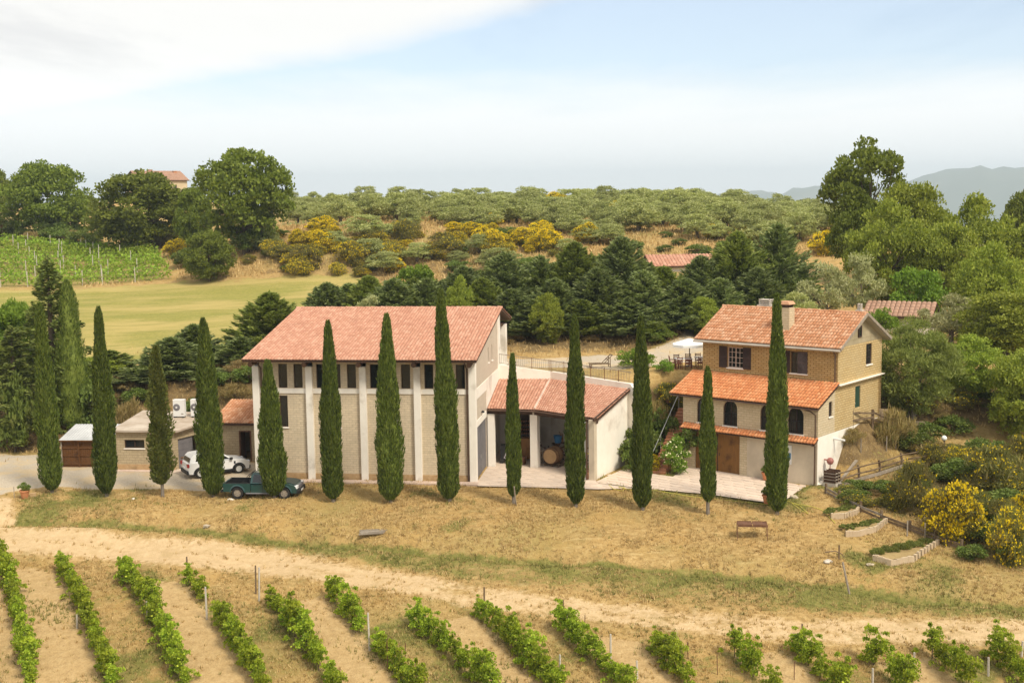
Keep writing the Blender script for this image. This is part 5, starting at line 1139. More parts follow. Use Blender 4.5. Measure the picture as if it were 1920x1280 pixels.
for s in (-1, 1): m = MB(); m.box(min(s*.02, s*.46), max(s*.02, s*.46), -.3, -.28, .3, 1.58); dd_ = m.build('door', 'wood', t); m = MB(); m.box(s*.08-.015, s*.08+.015, -.33, -.3, .9, 1.0); m.build('knob', 'dark_wood', dd_)
for x in (-.45, .45):
    for y in (-.24, .24): m = MB(); m.bar((x, y, 0), (x, y, .23), .05); m.build('leg', 'wood', t)
t = thing('bottle_rack', 'tall dark rack of bottles against the portico back wall', 'rack', (1.15, 86.2, 0), -.12)
m = MB(); m.box(-.75, .75, .0, .3, 0, 3.0); m.build('back', 'dark_wood', t)
for k in range(9): m = MB(); m.box(-.75, .75, -.3, .0, .3*k, .3*k+.04); m.build('shelf', 'dark_wood', t)
bt = MB()
for k in range(9):
    for i in range(9): x = -.66+i*.165; bt.tube([(x, -.34, .3*k+.12), (x, -.05, .3*k+.12)], .055, 6)
bt.build('bottles', 'step', t)['kind'] = 'stuff'
# cloth draped over a machine
t = thing('draped_machine', 'dark machine half covered by a pale lavender sheet under the portico', 'machine', (-.45, 83.6, 0), -.1)
m = MB(); m.box(-.45, .45, -.3, .3, .25, 1.3); m.build('casing', 'black', t)
for x in (-.35, .35): m = MB(); m.lathe([(.05, -.05), (.16, -.05), (.16, .05), (.05, .05)], 12); w_ = m.build('wheel', 'rubber', t, (x, -.28, .16)); w_.rotation_euler = (rad(90), 0, 0)
m = MB(); n = 14; top = (.2, 0, 1.75)
for i in range(n):
    a0, a1 = 2*math.pi*i/n, 2*math.pi*(i+1)/n
    def R_(a, k): return (top[0]+(.22+.34*k)*math.cos(a)*(1+.14*math.sin(5*a)*k), top[1]+(.2+.28*k)*math.sin(a)*(1+.14*math.cos(7*a)*k), 1.6-1.25*k-.12*math.sin(3*a)*k)
    m.poly([top, R_(a0, 0), R_(a1, 0)]); m.poly([R_(a0, 0), R_(a0, .5), R_(a1, .5), R_(a1, 0)]); m.poly([R_(a0, .5), R_(a0, 1), R_(a1, 1), R_(a1, .5)])
m.build('sheet', 'cloth', t)
m = MB(); m.lathe([(.03, 0), (.3, .0), (.34, .5), (.3, .55), (.26, .5), (.25, .1)], 16); m.build('copper_tub', 'rust', None, (.55, 83.0, .02)); tag(bpy.data.objects['copper_tub'], 'brown tub on the portico floor beside the draped machine', 'tub')
junk('tool_corner', 'yellow and green garden tools against the white end wall', 'tools', (5.3, 80.2, 0), ['hose', 'dark_wood', 'green_paint', 'fence_wood'], 16, .35, .8, 1.6)

# ------------------------------------------------------------------ foliage machinery
def leafquads(P, D, ln, wd, rng, flat=.5):
    """one rhombic leaf per point: long axis D, random roll"""
    n = len(P); D = D/(np.linalg.norm(D, axis=1, keepdims=True)+1e-9); R_ = rng.normal(size=(n, 3)); B = np.cross(D, R_); B /= np.linalg.norm(B, axis=1, keepdims=True)+1e-9
    ln = np.broadcast_to(np.asarray(ln, float), (n,))[:, None]; wd = np.broadcast_to(np.asarray(wd, float), (n,))[:, None]
    N_ = np.cross(D, B); V = np.stack([P-D*ln*.5, P+B*wd*.5+D*ln*.05+N_*wd*.12, P+D*ln*.5, P-B*wd*.5+D*ln*.05+N_*wd*.12], 1).reshape(-1, 3)
    return V, np.arange(4*n).reshape(n, 4)
def clumps(rng, n, rx, ry, z0, z1, shape=1.0, fill=.25):
    """clump centres inside an uneven crown envelope"""
    out = []
    while len(out) < n:
        p = rng.uniform(-1, 1, 3); r = np.linalg.norm(p)
        if r > 1 or r < fill*rng.rand(): continue
        if r < .55 and rng.rand() < .6: continue
        z = (p[2]+1)/2; w = 1.0-.25*max(0, z-.5)*shape*2-(.3*(.3-z) if z < .3 else 0)
        out.append((p[0]*rx*w, p[1]*ry*w, z0+(z1-z0)*z))
    return np.array(out)
def crown_cloud(rng, C, rad_, per, ln, wd, droop=0., out=.6, upb=.3, shell=.5):
    """leaves on and in round clumps"""
    Ps, Ds = [], []
    for c, r in zip(C, rad_):
        k = rng.normal(size=(per, 3)); k /= np.linalg.norm(k, axis=1, keepdims=True); k[:, 2] = np.where(k[:, 2] < -.35, -k[:, 2], k[:, 2]) if shell < .9 else k[:, 2]
        rr_ = r*(shell+(1-shell)*rng.rand(per)**.5)*(1+.25*rng.normal(size=per)*.5); Ps.append(c+k*rr_[:, None]*np.array([1, 1, .72])); d = k*out+rng.normal(size=(per, 3))*.6; d[:, 2] += upb-droop; Ds.append(d)
    P, D = np.concatenate(Ps), np.concatenate(Ds); n = len(P)
    return leafquads(P, D, ln*rng.uniform(.6, 1.4, n), wd*rng.uniform(.6, 1.4, n), rng)
def trunk_mesh(name, base_r, h, targets, m_, seed, lean=(0, 0), fork=.35, multi=1):
    """tapered trunk and limbs reaching towards the clumps"""
    r = random.Random(seed); m = MB(); top = Vector((lean[0], lean[1], h))
    for q in range(multi):
        o = Vector((r.uniform(-.2, .2), r.uniform(-.2, .2), 0))*(multi > 1)*base_r*5; mid = o*1.5+Vector((lean[0]*.4+r.uniform(-.1, .1)*h*.3, lean[1]*.4, h*.5)); tp = top+o*2.2
        m.tube([o+Vector((0, 0, -.3)), o+Vector((0, 0, .15)), mid, tp], [base_r*1.5, base_r*1.1, base_r*.85, base_r*.5], 8)
        for t in targets[q::multi]:
            t = Vector(t); s = o+(mid-o).lerp(tp-o, r.uniform(fork, 1.0)) if False else mid.lerp(tp, r.uniform(0, 1)); k = s.lerp(t, .5)+Vector((r.uniform(-.1, .1), r.uniform(-.1, .1), .08))*(t-s).length
            m.tube([s, k, t], [base_r*.42, base_r*.26, base_r*.08], 5)
    return m.mesh(name, m_)
LIB = {}
def make_tree(key, seed, rx, ry, z0, z1, ncl, cr, per, ln, wd, leaf, bark, base_r, h, nl=9, droop=0., out=.6, upb=.3, shape=1., multi=1, fill=.25, shell=.5, extra=None):
    rng = np.random.RandomState(seed); C = clumps(rng, ncl, rx, ry, z0, z1, shape, fill); V, Fq = crown_cloud(rng, C, cr*rng.uniform(.65, 1.35, ncl), per, ln, wd, droop, out, upb, shell)
    mats = [leaf]; mi = None
    if extra:
        ek, en, el = extra; k = rng.randint(0, ncl, en); d = rng.normal(size=(en, 3)); d /= np.linalg.norm(d, axis=1, keepdims=True); d[:, 2] = np.abs(d[:, 2])*.9+.1
        P = C[k]+d*cr*np.array([1, 1, .75])*rng.uniform(.9, 1.25, (en, 1)); V2, F2 = leafquads(P, d+rng.normal(size=(en, 3))*.5, el*rng.uniform(.6, 1.4, en), el*.8, rng)
        mi = np.concatenate([np.zeros(len(Fq)), np.ones(len(F2))]); Fq = np.concatenate([Fq, F2+len(V)]); V = np.concatenate([V, V2]); mats = [leaf, ek]
    cm = npmesh(key+'_crown', V, Fq, mats, mi=mi); idx_ = rng.choice(ncl, min(nl, ncl), False); tm = trunk_mesh(key+'_trunk', base_r, h, C[idx_], bark, seed, multi=multi)
    LIB[key] = (cm, tm); return cm, tm
def plant(key, name, label, cat, loc, rz=0, sc=1, group=None, parts=('crown', 'trunk'), sink=.05):
    t = thing(name, label, cat, (loc[0], loc[1], loc[2]-sink), rz, group); t.scale = sc if isinstance(sc, tuple) else (sc, sc, sc)
    link(parts[0], LIB[key][0], t); link(parts[1], LIB[key][1], t); return t

# ------------------------------------------------------------------ the row of cypresses
def cypress(name, label, base, H_, wmax, seed, leaf='cyp', thin=False, n=9500, trunk=.55, lean=0, group='cypress row before the buildings', peak=.38):
    rng = np.random.RandomState(seed); t = thing(name, label, 'cypress tree', base, 0, group); R_ = wmax/2
    ph = rng.uniform(0, 6.28, 6)
    def prof(h):      # radius against relative height of the crown
        a = np.clip(h/.05, 0, 1)**.45; b = np.where(h < peak, .84+.16*(h/peak), 1-.78*((h-peak)/(1-peak))**1.28)*np.clip((1-h)/.05, 0, 1)**.6; return R_*a*np.clip(b, .03, 1)
    def lump(h, th): return 1+.07*np.sin(4*h*6.28+ph[0]+2*th)+.09*np.sin(3*th+ph[1]+7*h)+.06*np.sin(2.3*h*6.28+ph[5])+.06*np.sin(5*th+ph[2]-15*h)+(.16*np.sin(21*h+ph[3]+th) if thin else 0)
    z0 = trunk; Hc = H_-z0
    # dense inner body
    nh, nt_ = 46, 14; hh = np.linspace(0, 1, nh); V = []; 
    for h in hh:
        th = np.linspace(0, 2*np.pi, nt_, endpoint=False); r_ = prof(h)*lump(h, th)*(.55 if thin else .84)*rng.uniform(.92, 1.04, nt_)
        V.append(np.stack([r_*np.cos(th)+lean*h, r_*np.sin(th), np.full(nt_, z0+Hc*h*.985)], 1))
    V = np.concatenate(V); I = np.arange(nh*nt_).reshape(nh, nt_); Q = np.stack([I[:-1], np.roll(I, -1, 1)[:-1], np.roll(I, -1, 1)[1:], I[1:]], -1).reshape(-1, 4)
    # upright sprays over it
    h = rng.beta(1.05, 1.15, n)*.995; th = rng.uniform(0, 2*np.pi, n); k = rng.uniform(.80, 1.14, n) if not thin else rng.uniform(.35, 1.18, n)
    tuft = .10*np.sin(th*9+h*60+ph[4])*np.sin(h*130+th*4); r_ = prof(h)*lump(h, th)*(k+tuft)+.02
    P = np.stack([r_*np.cos(th)+lean*h, r_*np.sin(th), z0+Hc*h], 1)
    D = np.stack([np.cos(th)*(.28 if not thin else .8)+rng.normal(size=n)*.14, np.sin(th)*(.28 if not thin else .8)+rng.normal(size=n)*.14, np.full(n, 1.0)+rng.normal(size=n)*.1], 1)
    V2, Q2 = leafquads(P, D, rng.uniform(.14, .42, n) if not thin else rng.uniform(.14, .3, n), rng.uniform(.03, .075, n) if not thin else rng.uniform(.07, .14, n), rng)
    cr = link('crown', npmesh('cypress_crown', np.concatenate([V, V2]), np.concatenate([Q, Q2+len(V)]), leaf), t)
    m = MB(); m.tube([(0, 0, -.4), (.01, 0, .3), (0, 0, z0+.8), (lean*.5, 0, H_*.5)], [.14, .11, .10, .05], 8); m.build('trunk', 'grey_bark', t); return t
CY = [((98, 925), 560, 42, 'tall slim cypress before the boarded shed, greenest at its foot'), ((200, 930), 565, 42, 'slim cypress at the corner between boarded shed and annex'), ((305, 932), 640, 46, 'ragged thin cypress with a bare stem before the annex'),
      ((400, 933), 588, 49, 'thick cypress standing in front of the white SUV'), ((515, 934), 668, 49, 'short broad cypress in front of the green pickup'), ((625, 941), 592, 40, 'narrow cypress before the second winery bay'),
      ((732, 944), 579, 50, 'broad pointed cypress before the third winery bay'), ((843, 943), 534, 44, 'tallest cypress, before the last winery bay'), ((963, 945), 654, 28, 'small thin cypress before the portico opening'),
      ((1080, 951), 582, 37, 'cypress before the white end wall of the portico'), ((1205, 957), 584, 39, 'cypress before the foot of the brick stairs'), ((1327, 963), 677, 30, 'small cypress before the wooden garage door'), ((1457, 966), 541, 42, 'tall cypress before the rendered panel of the house')]
for i, ((u, v), vt, w, lab) in enumerate(CY):
    p = G(u, v, 60, 90); p[2] = gz1(p[0], p[1]); ppm = F/p[1]; Hh = (v-vt)/ppm*1.0
    cypress('cypress_tree', lab, p, Hh, w/ppm*.88, 100+i, lean=[-.15, .1, 0, -.2, -.15, 0, .05, -.3, .05, 0, -.1, -.05, -.15][i], leaf='cyp_thin' if i == 2 else 'cyp', thin=i == 2, n=9000 if i in (8, 11) else (9000 if i == 2 else 15000), trunk=(.85 if i in (2, 11) else .55 if i in (8,) else .26), peak=[.33, .3, .35, .35, .3, .36, .3, .34, .4, .42, .36, .4, .34][i])
p = G(140, 812, 86, 110); cypress('cypress_tree', 'broad dark cypress behind the boarded shed beside the cedar', (p[0], p[1], gz1(p[0], p[1])), 290/(F/p[1]), 58/(F/p[1]), 140, group=None, n=9000, peak=.3)
m = MB(); q_ = G(968, 945); m.tube([(q_[0], q_[1]-.25, q_[2]-.2), (q_[0]-.12, q_[1]-.7, q_[2]+1.25)], .05, 6); tag(m.build('wooden_prop', 'grey_wood', None), 'pale wooden prop leaning at the foot of the small cypress', 'stake')

# ------------------------------------------------------------------ conifers
def conifer(key, seed, H_, R_, leaf, nb=85, per=95, up_=.35, ln=.34, wd=.10, z0=.3, drp=.0):
    rng = np.random.RandomState(seed); Ps, Ds = [], []; br = MB(); br.tube([(0, 0, -.4), (0, 0, H_*.4), (0, 0, H_*.97)], [H_*.022+.05, H_*.015+.03, .02], 8)
    for i in range(nb):
        h = ((i+rng.rand())/nb)**.9; th = i*2.4+rng.uniform(-.4, .4); L_ = R_*(1-h)**.8*rng.uniform(.72, 1.15)*(1 if h > .08 else .8)+.15; zb = z0+(H_-z0)*h*.96
        d = np.array([math.cos(th), math.sin(th), 0]); el = up_+.5*h; k = max(20, int(per*(.4+.8*(1-h)))); t = rng.rand(k)**.65
        q_ = zb+L_*t*el*.5-drp*L_*t**2*.5+.25*L_*t**2*el; side = np.array([-d[1], d[0], 0]); w = (.10+.34*L_*.5*(1-np.abs(2*t-1.1)))*rng.normal(size=k)*.55
        P = d*(L_*t)[:, None]+side*w[:, None]; P[:, 2] = q_+rng.normal(size=k)*.16*min(1, L_); Ps.append(P)
        D = d*1.0+side*(np.sign(w)*.5)[:, None]+rng.normal(size=(k, 3))*.35; D[:, 2] += el*.9-drp; Ds.append(D)
        if i % 3 == 0: br.tube([(0, 0, zb), tuple(d*L_*.5+[0, 0, zb+L_*.2*el]), tuple(d*L_*.85+[0, 0, zb+L_*.5*el-drp*.3*L_])], [.05, .035, .012], 4)
    k = 60; P = rng.normal(size=(k, 3))*.1; P[:, 2] = H_*(.9+.1*rng.rand(k)); Ps.append(P); D = rng.normal(size=(k, 3))*.3; D[:, 2] += 1; Ds.append(D)
    P, D = np.concatenate(Ps), np.concatenate(Ds); n = len(P); V, Q = leafquads(P, D, ln*rng.uniform(.6, 1.5, n), wd*rng.uniform(.6, 1.5, n), rng)
    LIB[key] = (npmesh(key+'_crown', V, Q, leaf), br.mesh(key+'_trunk', 'bark'))
conifer('con1', 201, 9, 3.9, 'blue_con', 130, 150, .4, .5, .13); conifer('con2', 202, 9, 3.5, 'green_con', 125, 150, .55, .5, .13); conifer('con3', 203, 9, 4.3, 'blue_con', 130, 160, .3, .5, .13); conifer('con4', 204, 9, 3.7, 'blue_con', 110, 140, .65, .5, .13)
conifer('cedar', 205, 14, 3.6, 'cedar', 75, 150, .12, .34, .13, .8, .35)
rr = random.Random(23)
def at_top(u, vt, y):
    p = by(u, vt, y); g = gz1(p[0], p[1]); return np.array([p[0], p[1], g]), p[2]-g
CON = [(612, 528, 113, 1.0), (690, 515, 113, 1.1), (738, 520, 109, .9), (800, 520, 110, 1.0), (868, 497, 111, 1.1), (905, 520, 107, .9), (945, 472, 111, 1.15), (1012, 478, 112, 1.0), (1040, 520, 107, 1.0), (1078, 452, 111, 1.15), (1120, 500, 108, 1.05), (1166, 442, 112, 1.2), (1205, 505, 108, 1.05),
       (1245, 498, 111, 1.05), (1285, 520, 108, 1.0), (1315, 478, 112, 1.0), (1350, 520, 109, 1.0), (1382, 432, 113, 1.25), (1420, 500, 110, 1.05), (1458, 418, 116, 1.2), (1000, 560, 105, .9), (1090, 560, 105.5, .9), (1180, 560, 106, .9), (1262, 560, 107, .9), (1340, 560, 108, .9),
       (900, 505, 117, 1.2), (985, 500, 118, 1.2), (1045, 490, 118, 1.2), (1125, 478, 119, 1.2), (1210, 490, 117, 1.2), (1345, 480, 118, 1.2), (1418, 470, 119, 1.2), (1490, 500, 116, 1.1), (775, 520, 115, 1.1), (840, 520, 116, 1.1), (655, 530, 116, 1.0), (1400, 560, 109, 1.0), (1450, 545, 111, 1.0), (960, 540, 106, 1.0)]
for i, (u, vt, y, w) in enumerate(CON):
    p, h = at_top(u, vt, y); s = h/9; k = ('con1', 'con2', 'con3', 'con4')[i % 4]
    plant(k, 'conifer_tree', 'yellowish green conifer among the blue green ones behind the upper road' if k == 'con2' else 'blue green conifer in the dense belt behind the upper road', 'conifer', p, rr.uniform(0, 6.28), (max(.85, w*.5+s*.5)*1.15, max(.85, w*.5+s*.5)*1.15, s), 'conifer belt above the buildings')
for i, (u, vt, y, w) in enumerate([(320, 630, 98, .95), (362, 606, 102, .8), (505, 546, 104, 1.2), (452, 630, 101, .85), (265, 690, 97, .8), (405, 690, 97.5, .8), (205, 655, 100, .9), (480, 605, 107, .9)]):
    p, h = at_top(u, vt, y); s = h/9
    plant(('con3', 'con1', 'con2', 'con4')[i % 4], 'conifer_tree', 'blue green conifer on the bank behind the annex', 'conifer', p, rr.uniform(0, 6.28), (w*1.05, w*1.05, s), 'conifers on the bank behind the annex')
p, h = at_top(88, 478, 94); plant('cedar', 'cedar_tree', 'tall cedar with tiered drooping branches at the drive entrance', 'cedar', p, 1, (1.25, 1.25, h/14))
p, h = at_top(20, 610, 92); plant('cedar', 'cedar_tree', 'lower cedar with drooping branches left of the tall one', 'cedar', p, 2.6, (1.3, 1.3, h/14))

# ------------------------------------------------------------------ broadleaved trees
make_tree('oakA', 301, 6.2, 6.0, 1.4, 12.2, 130, 1.45, 165, .42, .30, 'oak', 'bark', .38, 4.6, 16)
make_tree('oakB', 302, 6.6, 6.2, .2, 10.5, 135, 1.5, 165, .42, .30, 'oak', 'bark', .36, 3.6, 14)
make_tree('oakC', 303, 5.4, 5.4, 4.6, 12.4, 75, 1.2, 150, .40, .28, 'oak', 'bark', .34, 5.4, 18, fill=.1)
make_tree('robA', 304, 4.6, 4.6, .2, 9.6, 125, 1.15, 165, .34, .20, 'robinia', 'bark', .22, 4.0, 14)
make_tree('robB', 305, 5.4, 4.8, .1, 8.6, 130, 1.15, 165, .34, .20, 'robinia', 'bark', .22, 3.4, 14)
make_tree('brightA', 306, 2.6, 2.6, .3, 4.6, 50, .75, 150, .26, .18, 'bright', 'bark', .14, 2.0, 10)
for k, sd_ in (('olvA', 311), ('olvB', 312), ('olvC', 313), ('olvD', 314)):
    make_tree(k, sd_, 2.3+.2*(sd_ % 3), 2.3, .5, 4.0+.3*(sd_ % 2), 44, .66, 105, .34, .11, 'olive', 'bark', .16, 1.5, 9, multi=2, fill=.1)
make_tree('olvG', 315, 2.2, 2.2, .8, 4.2, 42, .6, 130, .26, .09, 'olive_grey', 'bark', .15, 1.5, 9, multi=2)
make_tree('feather', 316, 3.0, 2.8, .4, 6.4, 150, .72, 210, .28, .06, 'willow', 'grey_bark', .14, 2.6, 16, multi=4, upb=.5)
make_tree('bushA', 317, 1.4, 1.4, .1, 2.0, 26, .5, 120, .20, .13, 'shrub', 'bark', .06, .8, 8, multi=3)
make_tree('bushB', 318, 1.3, 1.3, .1, 1.7, 24, .5, 110, .18, .12, 'bright', 'bark', .06, .8, 8, multi=3)
make_tree('bushDry', 319, 1.3, 1.3, .0, 1.3, 22, .45, 110, .34, .035, 'dry_shrub', 'bark', .04, .6, 8, multi=3, upb=.9)
make_tree('broomA', 321, 1.5, 1.5, -.25, 2.3, 52, .5, 120, .36, .035, 'broom', 'bark', .05, 1.0, 14, multi=4, upb=.9, extra=('yellow', 4200, .13))
make_tree('broomB', 322, 1.6, 1.5, -.25, 2.1, 52, .5, 120, .36, .035, 'broom', 'bark', .05, 1.0, 14, multi=4, upb=.9, extra=('yellow', 1900, .13))
make_tree('broomC', 323, 1.5, 1.6, -.25, 2.2, 52, .5, 130, .36, .035, 'broom', 'bark', .05, 1.0, 14, multi=4, upb=.9, extra=('yellow', 420, .13))
def big(key, u0_, u1_, vt, y, label, name='broad_tree', ref=(6.2, 12.9), cat='tree', group=None, vb=None, rz=None):
    """place a tree so that its crown spans the pixels u0..u1 with its top at vt, standing y metres away"""
    if vb: y = G((u0_+u1_)/2, vb, 80, 300)[1]
    p, h = at_top((u0_+u1_)/2, vt, y); w = (u1_-u0_)/2*y/F
    return plant(key, name, label, cat, p, rr.uniform(0, 6.28) if rz is None else rz, (w/(ref[0]+.7), w/(ref[0]+.7), h/ref[1]), group)
OA, OB, OC, RA, RB, BR = (6.2, 12.9), (6.6, 11.3), (5.4, 13.1), (4.6, 10.3), (5.4, 9.3), (2.6, 5.1)
big('oakB', -5, 175, 300, 222, 'wide dark oak above the upper vineyard, left of the hilltop house', 'oak_tree', OB, vb=446)
big('oakB', 150, 362, 318, 212, 'round dark oak just below the hilltop house roof', 'oak_tree', OB, rz=2.2, vb=472)
big('oakA', 352, 552, 266, 196, 'tallest oak on the skyline above the broom bank', 'oak_tree', OA, rz=1.1, vb=478)
big('oakA', -70, 20, 303, 235, 'oak at the far end of the upper vineyard', 'oak_tree', OA)
big('oakB', 320, 400, 345, 200, 'oak between the round dark one and the tallest one', 'oak_tree', OB, vb=468)
big('oakC', 120, 190, 362, 230, 'smaller oak filling the gap between two wide oaks', 'oak_tree', OC)
big('oakB', 335, 442, 430, 170, 'dense dark round bush at the meadow edge below the tall oak', 'round_bush', OB, 'bush', vb=528)
p, h = at_top(300, 410, 196); plant('olvG', 'olive_tree', 'silvery round olive beside the dark oaks', 'olive tree', p, 0, h/4.8)
big('oakC', 1538, 1718, 262, 136, 'tall open oak on the skyline behind the house', 'oak_tree', OC, rz=.5)
big('oakA', 1552, 1668, 352, 133, 'dark oak at the foot of the tall open skyline oak', 'oak_tree', OA, rz=3)
big('robB', 1582, 1765, 372, 119, 'big light green robinia right of the grey olives', 'robinia_tree', RB, rz=.3)
big('robA', 1630, 1790, 322, 128, 'high robinia rising beside the tall skyline oak', 'robinia_tree', RA, rz=1.3)
big('robB', 1740, 1925, 362, 124, 'wide robinia under the distant mountain', 'robinia_tree', RB, rz=2.4)
big('robA', 1700, 1850, 400, 116, 'robinia in the middle of the wood behind the barn', 'robinia_tree', RA, rz=4)
big('oakA', 1878, 1990, 340, 150, 'dark oak at the outer edge of the wood under the mountain', 'oak_tree', OA)
big('robA', 1850, 2010, 400, 122, 'robinia at the outer edge of the wood', 'robinia_tree', RA)
big('brightA', 1652, 1782, 488, 108, 'bright green rounded tree behind the barn', 'round_tree', BR)
big('robB', 1782, 1940, 452, 107, 'light robinia right of the bright rounded tree', 'robinia_tree', RB, rz=5)
big('robA', 1795, 1985, 535, 93, 'large sunlit yellow green tree overhanging the broom slope', 'robinia_tree', RA, rz=.8)
big('robB', 1745, 1900, 625, 87, 'dark leafy tree at the back of the broom slope', 'robinia_tree', RB, rz=1.9)
big('robA', 1850, 2010, 640, 83, 'leafy tree at the outer edge of the broom slope', 'robinia_tree', RA, rz=3.9)
big('robB', 1790, 1960, 600, 96, 'shaded tree between the sunlit tree and the grey olive', 'robinia_tree', RB, rz=2.9)
big('robB', 1690, 1810, 660, 90, 'low dense tree behind the feathery one', 'robinia_tree', RB, rz=.2)
big('robA', 1770, 1880, 560, 101, 'tree closing the gap above the old barn', 'robinia_tree', RA, rz=.2)
for k_ in range(44):
    a_, b_ = rr.random(), rr.random(); u = 1580+a_*190; v = 925-a_*45+b_*(22+75*a_); g = G(u, v, 58, 100); s_ = rr.uniform(.22, .5)
    plant(rr.choice(['bushDry', 'bushA', 'bushDry', 'broomC']), 'undergrowth_shrub', 'low weeds in the strip between the two garden fences', 'shrub', g, rr.uniform(0, 6), (s_*1.3, s_*1.3, s_*.8), 'weeds between the garden fences', ('foliage', 'stems'))
for k_ in range(60):
    u, v = rr.uniform(1690, 1925), rr.uniform(745, 1060)
    if v > 860 and u < 1760+(v-860)*.3: continue
    g = G(u, v, 58, 100); s_ = rr.uniform(.45, 1.0); plant(rr.choice(['bushA', 'bushA', 'bushDry', 'broomC']), 'undergrowth_shrub', 'low scrub in the undergrowth of the broom slope', 'shrub', g, rr.uniform(0, 6), (s_*1.2, s_*1.2, s_*.8), 'undergrowth on the broom slope', ('foliage', 'stems'))
p, h = at_top(1785, 540, 97); plant('olvG', 'olive_tree', 'grey olive between barn and sunlit tree', 'olive tree', p, .4, (1.0, 1.0, h/4.8))
p, h = at_top(1545, 480, 107); plant('olvG', 'olive_tree', 'grey olive directly behind the house chimney end', 'olive tree', p, 1.4, (1.15, 1.15, h/4.8))
p, h = at_top(1612, 462, 109); plant('olvG', 'olive_tree', 'taller grey olive against the dark wood behind the house', 'olive tree', p, 2.4, (1.05, 1.05, h/4.8))
p, h = at_top(1490, 540, 104); plant('olvA', 'olive_tree', 'small olive between conifers and house chimneys', 'olive tree', p, 2.4, (.8, .8, h/4.8))
p, h = at_top(1715, 588, 84); plant('feather', 'feathery_tree', 'feathery pale green tree with several stems beside the house', 'tree', p, .6, (1.02, 1.02, h/7.0))
big('brightA', -40, 70, 545, 101, 'bright leafy tree behind the lower cedar', 'round_tree', BR)
big('robB', -60, 75, 640, 96, 'shaded broadleaved tree behind the cedars', 'robinia_tree', RB)
big('robA', 110, 235, 668, 98, 'dark tree between the broad cypress and the annex bank', 'robinia_tree', RA)
big('brightA', 715, 832, 484, 118, 'bright green broadleaved tree among the conifers behind the winery', 'round_tree', BR)
for u, vt, y, k, lab in [(1650, 575, 103, 'bushB', 'green bush behind the house gable'), (8, 560, 99, 'brightA', 'leafy bush beside the cedars'), (20, 690, 90, 'bushA', 'dark bush under the cedars'), (175, 700, 93, 'bushA', 'dark bush behind the boarded shed'),
                          (240, 745, 92, 'bushDry', 'dry brown scrub on the bank behind the annex, beside the bare cypress'), (440, 715, 94, 'bushDry', 'dry brown scrub behind the tiled link'), (405, 650, 105, 'broomA', 'flowering broom glimpsed behind the annex conifers'),
                          (1190, 672, 90, 'bushB', 'bright green bush at the end of the iron railing'), (1245, 690, 87.5, 'bushB', 'leafy green bush beside the terrace tables'), (1252, 712, 86.3, 'broomC', 'yellow flecked shrub below the terrace tables'),
                          (1225, 745, 84.5, 'bushDry', 'dry straw coloured shrub above the brick stairs'), (1200, 790, 82, 'bushA', 'dark shrub behind the portico end wall'), (1245, 760, 84, 'bushA', 'dark shrub overhanging the brick stairs'), (1190, 835, 80.6, 'bushA', 'small dark shrub against the portico end wall'), (1222, 822, 80.3, 'broomA', 'small yellow broom at the foot of the stairs'),
                          (1680, 760, 80, 'bushDry', 'pale grey scrub between the two garden fences'), (1600, 800, 78.2, 'bushDry', 'dry scrub against the house foundation'), (1655, 790, 80.8, 'bushA', 'olive green shrub by the ruined garden wall')]:
    p, h = at_top(u, vt, y); h = max(1.5 if 'railing' in lab else 1.0 if 'terrace' in lab else .8, h); ref = {'bushA': 2.4, 'bushB': 2.1, 'bushDry': 1.6, 'broomA': 2.7, 'broomC': 2.6, 'brightA': 5.1}[k]; s = min(h/ref, 1.6)
    ws = max(.55, min(s, 1.1))*(1.4 if 'railing' in lab else .95 if 'terrace' in lab else (.5 if 'foot of the stairs' in lab else 1)); plant(k, 'shrub', lab, 'shrub', p, rr.uniform(0, 6), (ws, ws, h/ref*(.6 if 'foot of the stairs' in lab else 1)), parts=('foliage', 'stems'))

for k_ in range(34):
    u = rr.uniform(150, 475); x_, y_ = (u-960)/F*96, rr.uniform(90.5, 99); s_ = rr.uniform(.5, 1.0)
    plant(rr.choice(['bushA', 'bushDry', 'bushA']), 'undergrowth_shrub', 'dark low scrub on the bank behind the annex', 'shrub', (x_, y_, gz1(x_, y_)), rr.uniform(0, 6), (s_, s_, s_*.8), 'undergrowth behind the annex', ('foliage', 'stems'))
for k_ in range(30):
    x_ = rr.uniform(-12, 20); y_ = 102+.1*x_+rr.uniform(0, 6); s_ = rr.uniform(.4, .9)
    if 13.5 < x_ < 19.5 and y_ > 100: continue
    plant(rr.choice(['bushA', 'bushDry', 'bushDry']), 'undergrowth_shrub', 'dry low scrub under the conifer belt', 'shrub', (x_, y_, gz1(x_, y_)), rr.uniform(0, 6), (s_*1.3, s_*1.3, s_*.7), 'undergrowth under the conifer belt', ('foliage', 'stems'))
for k_ in range(26):
    u, v = rr.uniform(-20, 470), rr.uniform(436, 470); g = G(u, v, 190, 260); s_ = rr.uniform(.8, 1.8)
    if u > 340: v = rr.uniform(450, 520); g = G(u, v, 150, 230)
    plant(rr.choice(['bushA', 'bushA', 'bushDry']), 'undergrowth_shrub', 'shrub in the thicket at the foot of the oaks', 'shrub', g, rr.uniform(0, 6), (s_*1.3, s_*1.3, s_), 'thicket at the foot of the oaks', ('foliage', 'stems'))
